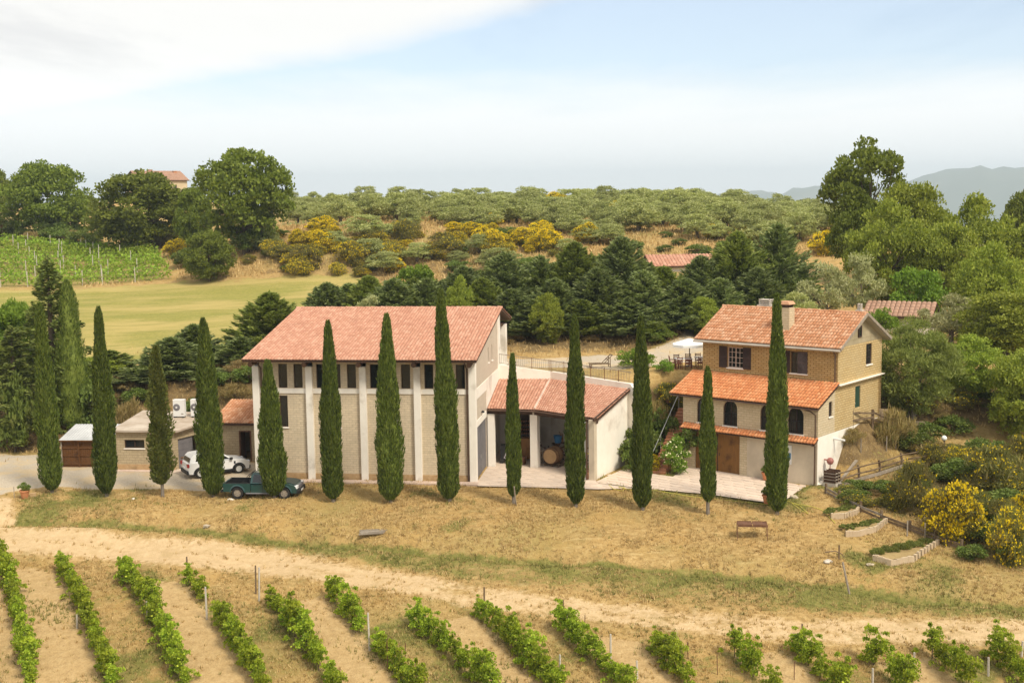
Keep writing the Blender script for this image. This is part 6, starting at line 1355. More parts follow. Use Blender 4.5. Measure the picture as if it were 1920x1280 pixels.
for u0_, u1_, vt, y, k, lab in [(655, 745, 545, 106, 'olvG', 'silvery olive among the conifers behind the winery ridge'), (985, 1065, 548, 103.5, 'robB', 'rounded light tree at the foot of the conifer belt'), (1285, 1350, 548, 106, 'robA', 'light green tree at the conifer belt end by the road'), (1195, 1262, 600, 104.5, 'oakB', 'small oak at the foot of the conifer belt'), (825, 900, 515, 106, 'robB', 'light rounded tree showing over the winery ridge')]:
    big(k, u0_, u1_, vt, y, lab, 'mixed_tree', {'olvG': (2.2, 4.8), 'robB': RB, 'robA': RA, 'oakB': OB}[k])
# olive orchard on the ridge
PX = gp([(540, 424), (760, 426), (1000, 428), (1200, 434), (1400, 440), (1560, 445)], y0=150)
xo = [p[0] for p in PX]; yo = [p[1] for p in PX]; cnt = 0
for j in range(19):
    y = 181+j*6.6
    for i in range(-16, 18):
        x = i*6.4+(3.2 if j % 2 else 0)+rr.uniform(-1.9, 1.9); yy = y+rr.uniform(-2.4, 2.4)
        u = 960+F*x/yy
        if u < 535 or u > 1560 or yy < np.interp(x, xo, yo)-3 or yy > 302 or rr.random() < .06: continue
        if cnt >= 275: continue
        s = rr.choice([.6, .72, .8, .88, .95, 1.08])*rr.uniform(.9, 1.1); cnt += 1
        plant(rr.choice(['olvA', 'olvB', 'olvC', 'olvD']), 'olive_tree', 'grey green olive tree in the orchard on the ridge', 'olive tree', (x, yy, gz(x, yy)), rr.uniform(0, 6.28), (s*1.4, s*1.4, s*rr.uniform(.85, 1.1)), 'olive orchard on the ridge')
for u, v in [(560, 418), (640, 422), (700, 416), (770, 424), (850, 414), (880, 426), (955, 420), (992, 414), (1045, 432), (1130, 428), (1180, 416), (1240, 424), (1295, 436), (1345, 430), (1420, 420), (1470, 426), (1530, 436), (1580, 440), (1500, 452), (1410, 448)]:
    g = G(u, v, 150, 240); s = rr.uniform(.75, 1.05); plant(rr.choice(['olvA', 'olvB', 'olvC', 'olvD']), 'olive_tree', 'olive tree in the loose front rank at the orchard foot', 'olive tree', g, rr.uniform(0, 6), (s*1.2, s*1.2, s), 'front rank of the orchard')
rng = np.random.RandomState(55); n = 15000; x = rng.uniform(-60, 75, n); y = rng.uniform(176, 300, n); k_ = (np.abs(F*x/y+10) < 640) & (vnoise(x, y, 4., 3)+rng.normal(size=n)*.12 > .5); x, y = x[k_], y[k_]; n = len(x)
P = np.stack([x, y, hz(x, y)+rng.uniform(0, .7, n)], 1); V, Q = leafquads(P, rng.normal(size=(n, 3))+[0, 0, 1.0], rng.uniform(.3, .7, n), rng.uniform(.1, .3, n), rng); tag(link('orchard_scrub', npmesh('orchard_scrub', V, Q, 'olive')), 'low grey green scrub between the orchard trees', 'scrub', kind='stuff')
# broom on the bank and dotted about the orchard
for i in range(78):
    u = rr.uniform(462, 1040); f = rr.random(); v = (rr.uniform(436, 522) if u < 740 else rr.uniform(436, 490)); g = G(u, v, 150, 200); s = rr.choice([.5, .6, .7, .8, .95, 1.15])*rr.uniform(.85, 1.15)
    k_ = rr.choice(['broomA', 'broomA', 'broomB', 'broomC']); plant(k_, 'broom_bush', {'broomA': 'broom bush thick with yellow flowers on the bank above the meadow', 'broomB': 'broom bush half in yellow flower on the bank above the meadow', 'broomC': 'green broom bush with few flowers on the bank above the meadow'}[k_], 'broom bush', g, rr.uniform(0, 6), (s*rr.uniform(1, 1.5), s*rr.uniform(.9, 1.3), s*rr.uniform(.8, 1.2)), 'broom bushes on the bank', ('foliage', 'stems'))
for i in range(60):
    u = rr.uniform(470, 1560); v = rr.uniform(430, 480) if u > 1000 else rr.uniform(432, 515); g = G(u, v, 145, 200); s = rr.uniform(.6, 1.25)
    plant(rr.choice(['bushA', 'bushDry', 'olvA', 'olvC', 'bushA']), 'hillside_shrub', 'grey green shrub in the dry grass below the orchard', 'shrub', g, rr.uniform(0, 6), (s*1.1, s*1.1, s*.62 if g[1] else s), 'shrubs below the orchard', ('foliage', 'stems'))
for u, v, s, lab in [(1042, 402, 1.7, 'large round golden broom standing up among the orchard olives'), (1150, 412, 1.3, 'yellow broom in the front orchard row'), (825, 412, .8, 'small broom between two orchard olives'), (925, 425, .9, 'low broom at the orchard foot'), (905, 455, 1.0, 'broom in the dry grass below the orchard'), (1100, 455, 1.2, 'broom just above the conifer belt'), (1028, 470, 1.3, 'broom half hidden behind the conifer belt'),
                 (1340, 448, .9, 'broom beside the twisted orchard olive'), (1400, 452, .9, 'low broom above the conifer tips'), (1545, 478, 1.3, 'golden broom behind the grey olives'), (1485, 405, 1.2, 'orange tinted broom at the orchard end'), (1450, 400, 1.0, 'small orange broom among the orchard olives'), (340, 455, 1.7, 'broom bush at the end of the upper vineyard'), (365, 430, 1.5, 'tall broom against the tallest oak'), (330, 480, 1.1, 'low broom beside the dark round bush')]:
    g = G(u, v, 140, 290); plant('broomA', 'broom_bush', lab, 'broom bush', g, rr.uniform(0, 6), (s, s, s), None, ('foliage', 'stems'))
for (u, v, y, r_, hgt, k, lab) in [(1792, 1025, 66, 68, 128, 'broomA', 'big round broom in full yellow flower beyond the low fence'), (1712, 985, 70, 52, 110, 'broomC', 'dull green broom with few flowers beside the big flowering one'), (1862, 900, 73, 75, 110, 'broomC', 'spreading broom with yellow tips on the slope'), (1905, 1040, 63, 55, 130, 'broomB', 'yellow flecked broom at the foot of the slope'),
                                   (1830, 970, 69, 55, 70, 'broomC', 'brown green broom behind the big flowering one'), (1745, 890, 77, 35, 62, 'broomC', 'small broom below the globe lamp'), (1915, 860, 76, 50, 90, 'broomC', 'broom at the upper edge of the slope'), (1800, 875, 77, 40, 60, 'broomB', 'yellow broom above the spreading one'), (1880, 965, 67, 45, 80, 'broomC', 'sparse broom between the flowering ones'), (1920, 950, 68, 40, 80, 'broomA', 'yellow broom at the outer edge of the slope')]:
    p = by(u, v, y); p[2] = gz1(p[0], p[1]); s = r_/(F/y)/1.95; plant(k, 'broom_bush', lab, 'broom bush', p, rr.uniform(0, 6), (s, s, hgt/(F/y)/2.6), None, ('foliage', 'stems'))

# oleander and climber by the house
make_tree('oleander', 331, .75, .7, .1, 2.2, 30, .36, 130, .20, .05, 'bright', 'bark', .05, .9, 10, multi=4, upb=.8, extra=('flower_white', 170, .13))
p = bz(1268, 888, 0); plant('oleander', 'oleander_bush', 'oleander covered in white blossom at the foot of the stairs', 'oleander', p, 0, (1.05, 1.05, 1.08), None, ('foliage', 'stems'))
make_tree('climber', 332, .9, .3, .0, 1.5, 24, .3, 130, .16, .11, 'shrub', 'bark', .04, .9, 8, multi=2, extra=('flower_pink', 26, .10))
p = FH.w(-9.45, -.32, 1.3); plant('climber', 'climbing_plant', 'dark leafy climber under the left end of the pent roof', 'climber', p, FH.yaw, (.95, .9, 1.0), None, ('foliage', 'stems'), 0)

# ------------------------------------------------------------------ vineyards
VN = []
for k in range(7):
    rng = np.random.RandomState(400+k); n = 34; C = np.stack([rng.uniform(-.6, .6, n), rng.normal(size=n)*.22, rng.uniform(.22, 1.45, n)], 1); C[:7, 2] += .38; C[:7, 1] *= .6
    V, Q = crown_cloud(rng, C, np.where(np.arange(n) < 7, .17, .26)*rng.uniform(.6, 1.3, n), 58, .115, .10, 0, .7, .2, .35)
    m = MB(); m.tube([(0, 0, -.2), (.03, .02, .35), (-.02, 0, .75)], [.04, .032, .025], 6)
    for s in (-1, 1): m.tube([(-.02, 0, .72), (s*.3, .02, .82), (s*.58, 0, .84)], [.02, .016, .01], 5)
    for i in range(6): x = rng.uniform(-.5, .5); m.tube([(x, 0, .82), (x+rng.uniform(-.1, .1), rng.uniform(-.1, .1), rng.uniform(1.3, 1.75))], [.008, .005], 4)
    VN.append((npmesh('vine_foliage', V, Q, 'vine'), m.mesh('vine_trunk', 'bark')))
GAPS = {4: [(.22, .36)], 5: [(.16, .26)], 6: [(.40, .60)], 10: [(.75, .9)], 9: [(.0, .0)], 13: [(.35, .6)], 11: [(.7, .85)]}
gcount = 0
for ri, r_ in enumerate(ROWG):
    pts = [np.array(p[:2]) for p in r_]; sl = [np.linalg.norm(b-a) for a, b in zip(pts[:-1], pts[1:])]; T = sum(sl); s = .3
    while s < T:
        q = s; k = 0
        while k < len(sl)-1 and q > sl[k]: q -= sl[k]; k += 1
        d = (pts[k+1]-pts[k])/sl[k]; p = pts[k]+d*q; f = s/T; s += rr.uniform(.82, 1.02)
        if rr.random() < .10 or any(a <= f <= b for a, b in GAPS.get(ri, [])): continue
        sc = rr.uniform(.72, 1.08)*(.8 if f < .05 else 1); fo, tr = rr.choice(VN)
        t = thing('grapevine', 'leafy green grapevine in the vineyard below the track', 'grapevine', (p[0], p[1], gz1(p[0], p[1])-.03), math.atan2(d[1], d[0])+rr.choice([0, math.pi])+rr.uniform(-.1, .1), 'grapevines below the track'); t.scale = (sc, sc*rr.uniform(.62, .98), sc*rr.uniform(.8, 1.12))
        link('foliage', fo, t); link('trunk', tr, t); gcount += 1
        if gcount >= 300: break
cp = MB(); cp.hexa([(-.04, -.04, -.3), (.04, -.04, -.3), (.04, .04, -.3), (-.04, .04, -.3)], [(-.032, -.032, 1), (.032, -.032, 1), (.032, .032, 1), (-.032, .032, 1)])
for z in (.35, .55, .75, .92): cp.box(-.048, .048, -.012, .012, z, z+.03)
cpost = cp.mesh('concrete_post', 'concrete'); wp = MB(); wp.tube([(0, 0, -.3), (.01, 0, .5), (0, .01, 1)], [.05, .047, .042], 7); wpost = wp.mesh('wooden_post', 'fence_wood'); tp_ = MB(); tp_.tube([(0, 0, -.3), (0, 0, 1)], .02, 5); thinp = tp_.mesh('thin_stake', 'rust')
for u, v, hpx, k in [(20, 1128, 48, 0), (57, 1246, 40, 0), (132, 1090, 26, 0), (277, 1166, 38, 0), (388, 1160, 64, 0), (352, 1090, 46, 1), (480, 1116, 56, 1), (486, 1131, 68, 0), (480, 1252, 24, 0), (588, 1216, 34, 0), (693, 1220, 76, 0), (727, 1262, 66, 2), (1145, 1238, 52, 0), (1050, 1270, 48, 0), (1096, 1185, 34, 2), (908, 1130, 30, 1), (1055, 1152, 32, 1), (1195, 1275, 36, 0),
                 (1290, 1240, 34, 2), (1386, 1215, 34, 1), (1426, 1240, 40, 2), (1505, 1195, 24, 1), (1747, 1218, 42, 1), (1867, 1222, 40, 1), (1713, 1266, 46, 0), (1636, 1290, 38, 0), (1915, 1235, 32, 0), (1345, 1272, 40, 2), (1489, 1280, 36, 2), (1853, 1268, 38, 0), (145, 1180, 30, 0), (760, 1240, 34, 2)]:
    g = G(u, v, 38); g[2] = gz1(g[0], g[1]); o = link('vineyard_post', (cpost, wpost, thinp)[k], None, g); o.scale = (1, 1, max(.7, hpx/(F/g[1]))); o.rotation_euler = (rr.uniform(-.04, .04), rr.uniform(-.04, .04), rr.uniform(0, 3))
    tag(o, ('pale concrete post in the vineyard below the track', 'dark wooden end post of a vine row below the track', 'thin dark stake in the vineyard below the track')[k], 'post', ('concrete posts below the track', 'wooden end posts below the track', 'thin stakes below the track')[k])
# upper vineyard, far off: each row a hedge of vines
rng = np.random.RandomState(77); A0, A1, B0, B1 = (G(u, v, 140) for u, v in ((-140, 540), (322, 524), (-140, 448), (285, 472)))
for j in range(10):
    t = j/9; a_, b_ = A0*(1-t)+B0*t, A1*(1-t)+B1*t; ln_ = np.linalg.norm(b_-a_); n = int(ln_*34); f = rng.rand(n); f = f[np.sin(f*60+j*3)+np.sin(f*23+j) > -1.5]; n = len(f)
    P = a_+(b_-a_)*f[:, None]; P[:, :2] += rng.normal(size=(n, 2))*.28; P[:, 2] = hz(P[:, 0], P[:, 1])+.25+1.3*rng.rand(n)**.8; c0 = (a_+b_)/2; V, Q = leafquads(P-c0, rng.normal(size=(n, 3)), rng.uniform(.25, .5, n), rng.uniform(.2, .4, n), rng)
    o = thing('vine_row', 'long leafy row of vines in the upper vineyard under the oaks', 'vine row', c0, 0, 'vine rows of the upper vineyard'); fo = link('foliage', npmesh('row_foliage', V, Q, 'vine_far'), o); fo['kind'] = 'stuff'
    for q in range(4 if j % 2 else 5):
        f_ = .25+.75*(q+rng.rand()*.6)/5; p = a_+(b_-a_)*f_; po = link('vineyard_post', cpost, None, (p[0], p[1]-.3, gz(p[0], p[1]))); po.scale = (1.3, 1.3, 2.1); tag(po, 'white post standing in the upper vineyard under the oaks', 'post', 'posts of the upper vineyard')

# ------------------------------------------------------------------ garden things
def gp3(u, v, y0=45, y1=120):
    g = G(u, v, y0, y1); g[2] = gz1(g[0], g[1]); return g
# post and rail fence climbing to the globe lamp
FN = thing('rail_fence', 'rustic post and rail fence running up the slope to the globe lamp', 'fence', (0, 0, 0))
tops = [((1566, 884), (1570, 911)), ((1605, 872.5), (1610, 900)), ((1646, 864), (1649, 889)), ((1687, 851), (1690, 876)), ((1728, 840), (1732, 866)), ((1766, 829), (1771, 853))]
fpts = []
for i, (tpx, bpx) in enumerate(tops):
    g = gp3(*bpx); hgt = (bpx[1]-tpx[1])/(F/g[1])*1.04; fpts.append((g, hgt)); m = MB(); m.tube([g-[0, 0, .3], g+[.02, 0, hgt*.5], g+[-.06, 0, hgt]], [.085, .08, .075], 8); m.build('post', 'fence_wood', FN)
for (a_, ha), (b_, hb) in zip(fpts[:-1], fpts[1:]):
    for k in (.86, .45): m = MB(); mid = (a_+b_)/2+[0, 0, (ha+hb)/2*k+rr.uniform(-.05, .03)]; m.tube([a_+[0, -.07, ha*k], mid+[0, -.07, 0], b_+[0, -.07, hb*k]], [.045, .05, .042], 6); m.build('rail', 'fence_wood', FN)
for (a_, ha), (b_, hb) in zip(fpts[:3], fpts[1:4]): m = MB(); m.bar(a_+[0, -.35, .12], b_+[0, -.35, .10], .07, .2); m.build('bottom_board', 'grey_wood', FN)
g, hgt = fpts[-1]; t = thing('globe_lamp', 'white globe lamp on top of the last fence post', 'lamp', g+[-.06, 0, hgt]); m = MB(); m.lathe([(.06, 0), (.07, .06), (.05, .08)], 10); m.build('base', 'black', t)
m = MB(); m.lathe([(.02, .06)]+[(.19*math.sin(math.pi*i/10), .25-.19*math.cos(math.pi*i/10)) for i in range(1, 10)]+[(.02, .44)], 16); m.build('globe', 'globe', t, smooth=True)
# low fence of old boards
LF = thing('low_board_fence', 'low fence of weathered boards and stubby posts beside the raised beds', 'fence', (0, 0, 0))
lp = [gp3(u, v) for u, v in [(1548, 927), (1573, 941), (1613, 962), (1652, 978), (1705, 996), (1753, 1015), (1802, 1035)]]
for p in lp: m = MB(); m.tube([p-[0, 0, .3], p+[.02, 0, .62]], [.10, .085], 7); m.build('post', 'fence_wood', LF)
for i, (a_, b_) in enumerate(zip(lp[:-1], lp[1:])):
    for z in (.12, .32): m = MB(); m.bar(a_+[0, -.11, z+rr.uniform(-.03, .03)], b_+[0, -.11, z+rr.uniform(-.03, .03)], .04, .14); m.build('board', 'grey_wood' if (i == 0 or rr.random() < .3) else 'fence_wood', LF)
# upper tumbledown fence by the house
UF = thing('old_timber_fence', 'tumbledown fence of heavy timbers by the house side door', 'fence', (0, 0, 0)); up_ = [by(1572, 800, 78.6), by(1597, 812, 79.2), by(1636, 806, 80.4), by(1672, 800, 81.5)]
for p in up_: p[2] = gz1(p[0], p[1]); m = MB(); m.bar(p-[0, 0, .3], p+[0, 0, 1.25], .16); m.build('post', 'fence_wood', UF)
for a_, b_ in zip(up_[:-1], up_[1:]):
    for z in (1.1, .65): m = MB(); m.bar(a_+[0, -.1, z+rr.uniform(-.2, .05)], b_+[0, -.1, z+rr.uniform(-.1, .1)], .08, .12); m.build('rail', 'fence_wood', UF)
# ruined garden walls
for (u, v, y, w, h, lab) in [(1655, 772, 82.2, 2.6, .9, 'low crumbling block wall below the feathery tree'), (1728, 812, 83.0, 1.9, 1.1, 'short end of a ruined block wall near the globe lamp')]:
    p = by(u, v, y); p[2] = gz1(p[0], p[1]); t = thing('garden_wall', lab, 'wall', p, -.5); bk = MB(); bk.box(-.19, .19, -.1, .1, 0, .17); bm_ = bk.mesh('block', 'bed_stone')
    for j in range(int(h/.18)):
        for i in range(int(w/.4)-(j > 3)): o = link('block', bm_, t, ((i+.5*(j % 2))*.4-w/2+rr.uniform(-.015, .015), rr.uniform(-.015, .015), j*.18)); o.rotation_euler = (0, 0, rr.uniform(-.04, .04))
# raised beds edged with upright blocks
bk = MB(); bk.box(-.11, .11, -.075, .075, 0, .36); blk = bk.mesh('edging_block', 'bed_stone')
make_tree('bedgrass', 341, .6, .35, .0, .14, 30, .10, 40, .26, .03, 'bed_leaf', 'bark', .02, .1, 2, upb=1.0); make_tree('bedgreen', 342, .6, .4, .0, .08, 18, .07, 36, .14, .08, 'bed_leaf', 'bark', .02, .1, 2)
for arc, plants, lab in [([(1560, 974), (1582, 976), (1605, 968), (1612, 960)], 'bedgreen', 'small raised bed with curved block edging nearest the house'), ([(1588, 1006), (1612, 1006), (1640, 998), (1661, 985)], 'bedgreen', 'raised bed of lettuces with curved block edging in the middle'), ([(1640, 1056), (1670, 1064), (1712, 1054), (1757, 1024)], 'bedgrass', 'largest raised bed with green shoots and curved block edging')]:
    P_ = [gp3(u, v) for u, v in arc]; c0 = sum(P_)/len(P_); t = thing('raised_bed', lab, 'raised bed', c0); n = 0
    tt = np.linspace(0, len(P_)-1, 24)
    for q in tt:
        k = min(int(q), len(P_)-2); f = q-k; a_ = P_[max(k-1, 0)]; p = P_[k]*(1-f)+P_[k+1]*f+(0 if k in (0, len(P_)-2) else 0); d = P_[k+1]-P_[k]
        o = link('edging_block', blk, t, (p[0]-c0[0], p[1]-c0[1], gz1(p[0], p[1])-c0[2]-.03)); o.rotation_euler = (rr.uniform(-.05, .05), rr.uniform(-.05, .05), math.atan2(d[1], d[0])+rr.uniform(-.06, .06)); o.scale = (np.linalg.norm(P_[-1]-P_[0])/24/.22*1.12, 1, rr.uniform(.9, 1.05))
    back = [p+np.array([-.25, 1.25, 0]) for p in P_[1:-1]]
    m = MB(); fr = [P_[0]]+P_[1:-1]+[P_[-1]]; pl_ = fr+back[::-1]; m.poly([(p[0]-c0[0], p[1]-c0[1], .22) for p in pl_]); m.build('bed_soil', 'bed_soil', t)
    for q in range(5):
        f = (q+.5)/5; e = P_[0]*(1-f)+P_[-1]*f+np.array([-.1, .45, 0]); fo = link('bed_plants', LIB[plants][0], t, (e[0]-c0[0], e[1]-c0[1], .22)); fo.rotation_euler = (0, 0, rr.uniform(0, 6))
# metal table on the grass
p = gp3(1410, 1009); t = thing('metal_table', 'rusty metal table with two tray tops standing on the dry lawn', 'table', p, -.12)
for s in (-1, 1):
    m = MB(); m.box(min(s*.02, s*.83), max(s*.02, s*.83), -.36, .36, .80, .83); tr = m.build('tray_top', 'rust', t)
    m = MB(); x0_, x1_ = min(s*.02, s*.83), max(s*.02, s*.83); m.box(x0_, x1_, -.40, -.36, .79, .87); m.box(x0_, x1_, .36, .40, .79, .87); m.build('rim', 'rust', tr)
    for y in (-.38, .38): m = MB(); m.bar((s*.82, y, -.1), (s*.82, y, .8), .035); m.build('leg', 'rust', t)
m = MB(); m.bar((-.82, -.38, .76), (.82, -.38, .76), .03, .05); m.bar((-.82, .38, .76), (.82, .38, .76), .03, .05); m.build('frame_rail', 'rust', t)
# stakes, leaning post, stones
m = MB(); p = gp3(1594, 1113); m.tube([p-[0, 0, .2], p+[-.3, .4, 1.55]], [.06, .05], 7); tag(m.build('leaning_post', 'grey_wood', None), 'pale wooden post leaning over the ditch', 'post')
t = thing('crossed_stake', 'dark stake with a bent branch tied across it on the lawn', 'stake', gp3(1573, 1052)); m = MB(); m.tube([(0, 0, -.2), (.0, 0, .8)], .045, 6); m.build('stake', 'fence_wood', t); m = MB(); m.tube([(-.75, 0, .42), (-.2, 0, .48), (.15, 0, .3), (.25, -.1, .12)], [.03, .03, .025, .02], 6); m.build('branch', 'fence_wood', t)
for u, v, h, lab in [(1614, 852, 1.0, 'thin pale stake beside the house foundation steps'), (1662, 850, 1.0, 'pale stake in the scrub between the fences'), (1701, 1005, .9, 'thin stake by the low board fence, nearest the middle bed'), (1734, 1012, .9, 'thin stake at the low board fence beside the largest bed')]:
    m = MB(); p = gp3(u, v); m.bar(p-[0, 0, .2], p+[0, 0, h], .06); tag(m.build('garden_stake', 'grey_wood', None), lab, 'stake')
def rock(u, v, s, lab, m_='stone'):
    rng = np.random.RandomState(int(u)); bm = bmesh.new(); bmesh.ops.create_icosphere(bm, subdivisions=2, radius=1)
    for w in bm.verts: k = 1+.28*rng.normal()*.6; w.co = Vector((w.co.x*s*k*1.3, w.co.y*s*k, w.co.z*s*.6*k))
    me = bpy.data.meshes.new('rock'); bm.to_mesh(me); bm.free(); me.materials.append(M[m_]); p = gp3(u, v); tag(link('rock', me, None, p+[0, 0, s*.2]), lab, 'rock')
rock(1552, 1058, .2, 'pale lump of rock beside the crossed stake', 'concrete'); rock(1538, 908, .30, 'white block at the house corner below the drainpipe', 'white_render'); rock(432, 938, .16, 'white stone on the lawn by the pickup rear wheel', 'white_render'); rock(250, 935, .10, 'small white stone near the bare cypress', 'white_render'); rock(1487, 935, .22, 'dark stones at the patio edge'); rock(388, 985, .18, 'stone on the bank lip below the SUV cypress'); rock(1630, 1062, .15, 'stone at the corner of the largest bed')
# pots
make_tree('potplant', 351, .22, .22, .0, .35, 10, .14, 60, .16, .05, 'shrub', 'bark', .02, .1, 2, upb=.8); make_tree('potflower', 352, .25, .25, .0, .4, 10, .16, 60, .12, .07, 'bright', 'bark', .02, .1, 2, extra=('flower_pink', 120, .09))
for p, s, k, lab in [(gp3(47, 934), 1.15, 'potplant', 'terracotta pot with a spiky plant at the drive edge'), (bz(1103, 897, .02), 1.0, 'potflower', 'terracotta pot of pink flowers by the portico corner pillar'), (bz(1436, 899, .03), 1.05, 'potplant', 'terracotta pot against the house wall behind the tall cypress'), (bz(1438, 943, .03), 1.1, 'potplant', 'large terracotta pot at the patio corner by the tall cypress')]:
    t = thing('flower_pot', lab, 'flower pot', p); t.scale = (s, s, s); m = MB(); m.lathe([(.17, 0), (.24, .38), (.28, .40), (.28, .48), (.24, .48), (.22, .42)], 18); m.build('pot', 'terracotta', t); f = link('plant', LIB[k][0], t, (0, 0, .44))
m = MB(); p = gp3(62, 931); m.box(-.18, .18, -.14, .14, 0, .22); tag(m.build('stone_block', 'plinth_stone', None, p, .3), 'small dark block beside the pot at the drive edge', 'block')
m = MB(); p = gp3(27, 935); m.tube([p-[0, 0, .2], p+[0, 0, .75]], .025, 5); tag(m.build('drive_marker', 'grey_wood', None), 'thin marker stick beside the pot at the drive edge', 'stake')
# garden hose
hp = [bz(u, v, .03) for u, v in [(1142, 909), (1150, 916), (1168, 920), (1172, 914), (1160, 912), (1185, 919)]]+[gp3(u, v)+[0, 0, .05] for u, v in [(1230, 922), (1290, 930), (1330, 937), (1400, 944), (1440, 946), (1478, 942), (1500, 952), (1516, 968), (1505, 962), (1485, 946), (1520, 950), (1542, 960), (1560, 978), (1566, 985)]]
m = MB(); m.tube(hp, .022, 6); tag(m.build('garden_hose', 'hose', None), 'yellow garden hose snaking from the patio to the raised beds', 'hose')
# stacked crates by the house
p = FH.w(.75, .55); t = thing('crate_stack', 'stack of dark pallets on a block beside the house corner', 'crates', (p[0], p[1], gz1(p[0], p[1])-.02), FH.yaw)
m = MB(); m.box(-.45, .45, -.4, .4, 0, .24); m.build('block', 'concrete', t)
for k in range(4):
    m = MB(); m.box(-.42, .42, -.38, .38, .26+k*.2, .30+k*.2); m.build('pallet_deck', 'grey_wood', t); m = MB()
    for y in (-.36, 0, .32): m.box(-.4, .4, y, y+.06, .30+k*.2, .44+k*.2)
    m.build('pallet_blocks', 'dark_wood', t)
m = MB(); a_, b_ = FH.w(.9, 1.2), FH.w(1.1, 3.4); m.bar((a_[0], a_[1], gz1(a_[0], a_[1])+.05), (b_[0], b_[1], gz1(b_[0], b_[1])+.35), .2, .06); tag(m.build('timber_plank', 'grey_wood', None), 'long plank lying up the slope along the house foundation', 'plank')
# log pile on the bank below the winery
p = gp3(700, 1000); t = thing('log_pile', 'small pile of grey boards on the bank below the winery', 'wood pile', p, .1)
for k in range(6): m = MB(); m.bar((-.8+rr.uniform(-.1, .1), -.3+.12*k, .08+.03*(k % 3)), (.75+rr.uniform(-.1, .1), -.25+.12*k, .10+.05*(k % 2)), .10, .07); m.build('board', 'grey_wood', t)
# ------------------------------------------------------------------ terrace: parasol, tables, chairs, lounger
PT = by(1293, 697, 89.4); PT[2] = gz1(PT[0], PT[1])
t = thing('parasol', 'large white square parasol open over the terrace tables', 'parasol', PT); zt = by(1288, 634, 89.4)[2]-PT[2]
m = MB(); m.tube([(0, 0, 0), (-.02, 0, zt)], .035, 8); m.build('pole', 'dark_wood', t); m = MB(); m.lathe([(.3, 0), (.3, .08), (.06, .12)], 14); m.build('base', 'concrete', t)
m = MB(); n = 8; R_ = 1.32
for i in range(n):
    a0, a1 = 2*math.pi*i/n+.3, 2*math.pi*(i+1)/n+.3; e = lambda a, r_, z: (-.02+r_*math.cos(a), r_*math.sin(a), z)
    m.poly([(-.02, 0, zt), e(a0, R_*.5, zt-.20), e(a1, R_*.5, zt-.20)]); m.poly([e(a0, R_*.5, zt-.2), e(a0, R_, zt-.42), e(a1, R_, zt-.42), e(a1, R_*.5, zt-.2)]); m.poly([e(a0, R_, zt-.42), e(a0, R_+.01, zt-.60), e(a1, R_+.01, zt-.60), e(a1, R_, zt-.42)])
m.build('canopy', 'canvas', t)
for i in range(n): a0 = 2*math.pi*i/n+.3; m = MB(); m.bar((-.02, 0, zt-.05), (R_*.98*math.cos(a0), R_*.98*math.sin(a0), zt-.45), .02); m.build('rib', 'dark_wood', t)
def table(loc, rz, lab):
    t = thing('terrace_table', lab, 'table', loc, rz); m = MB(); m.box(-.6, .6, -.4, .4, .70, .74); m.build('top', 'canvas', t)
    for x in (-.52, .52):
        for y in (-.32, .32): m = MB(); m.bar((x, y, 0), (x, y, .7), .05); m.build('leg', 'red_wood', t)
M['red_wood'] = speck('red_brown_wood', (.14, .045, .03), (.22, .08, .05), 6)
def chair():
    t = thing('garden_chair', 'red brown garden chair at the terrace tables', 'chair', (0, 0, 0), 0, 'garden chairs on the terrace'); m = MB(); m.box(-.22, .22, -.22, .22, .42, .46); m.build('seat', 'red_wood', t)
    m = MB(); m.bar((-.2, .2, .46), (-.2, .28, .95), .04); m.bar((.2, .2, .46), (.2, .28, .95), .04)
    for k in range(4): m.bar((-.2, .22+.02*k, .55+.11*k), (.2, .22+.02*k, .55+.11*k), .03, .06)
    m.build('backrest', 'red_wood', t)
    for x in (-.2, .2):
        for y in (-.2, .2): m = MB(); m.bar((x, y, 0), (x, y, .43), .04); m.build('leg', 'red_wood', t)
        m = MB(); m.bar((x*1.15, -.2, .64), (x*1.15, .24, .66), .05, .03); m.build('armrest', 'red_wood', t)
    return t
tg = lambda dx, dy: (PT[0]+dx, PT[1]+dy, gz1(PT[0]+dx, PT[1]+dy))
table(tg(-.55, -.7), .2, 'terrace table with a pale top under the parasol, nearer the shrubs'); table(tg(.95, -.5), .2, 'terrace table with a pale top under the parasol, nearer the house wall')
ch0 = chair(); spots = [(-1.0, -1.35, 3.3), (-.3, -1.35, 3.0), (-1.35, -.6, 1.6), (-.9, .05, .2), (-.1, .05, -.1), (.6, -1.2, 3.2), (1.3, -1.2, 3.0), (.7, .15, .1), (1.4, .15, 0), (1.85, -.5, -1.5)]
for i, (dx, dy, rz) in enumerate(spots):
    q = tg(dx, dy)
    if i == 0: ch0.location = q; ch0.rotation_euler = (0, 0, rz)
    else: copy_tree(ch0, q, rz)
p = by(1128, 702, 90.6); p[2] = gz1(p[0], p[1]); t = thing('wooden_lounger', 'wooden lounger with raised back on the gravel above the portico', 'lounger', p, .15)
m = MB(); m.bar((-.95, -.3, .3), (.6, -.3, .3), .06); m.bar((-.95, .3, .3), (.6, .3, .3), .06); m.build('frame', 'fence_wood', t)
for k in range(6): m = MB(); m.box(-.95+k*.16, -.95+k*.16+.11, -.3, .3, .33, .36); m.build('slat', 'fence_wood', t)
m = MB(); m.bar((.1, -.3, .33), (.75, -.3, .95), .05); m.bar((.1, .3, .33), (.75, .3, .95), .05); m.bar((.75, -.32, .95), (.75, .32, .95), .12, .05); m.bar((.42, -.3, .64), (.42, .3, .64), .1, .04); m.build('backrest', 'fence_wood', t)
for x in (-.85, .6):
    for y in (-.3, .3): m = MB(); m.bar((x, y, 0), (x, y, .3 if x < 0 else .8), .06); m.build('leg', 'fence_wood', t)
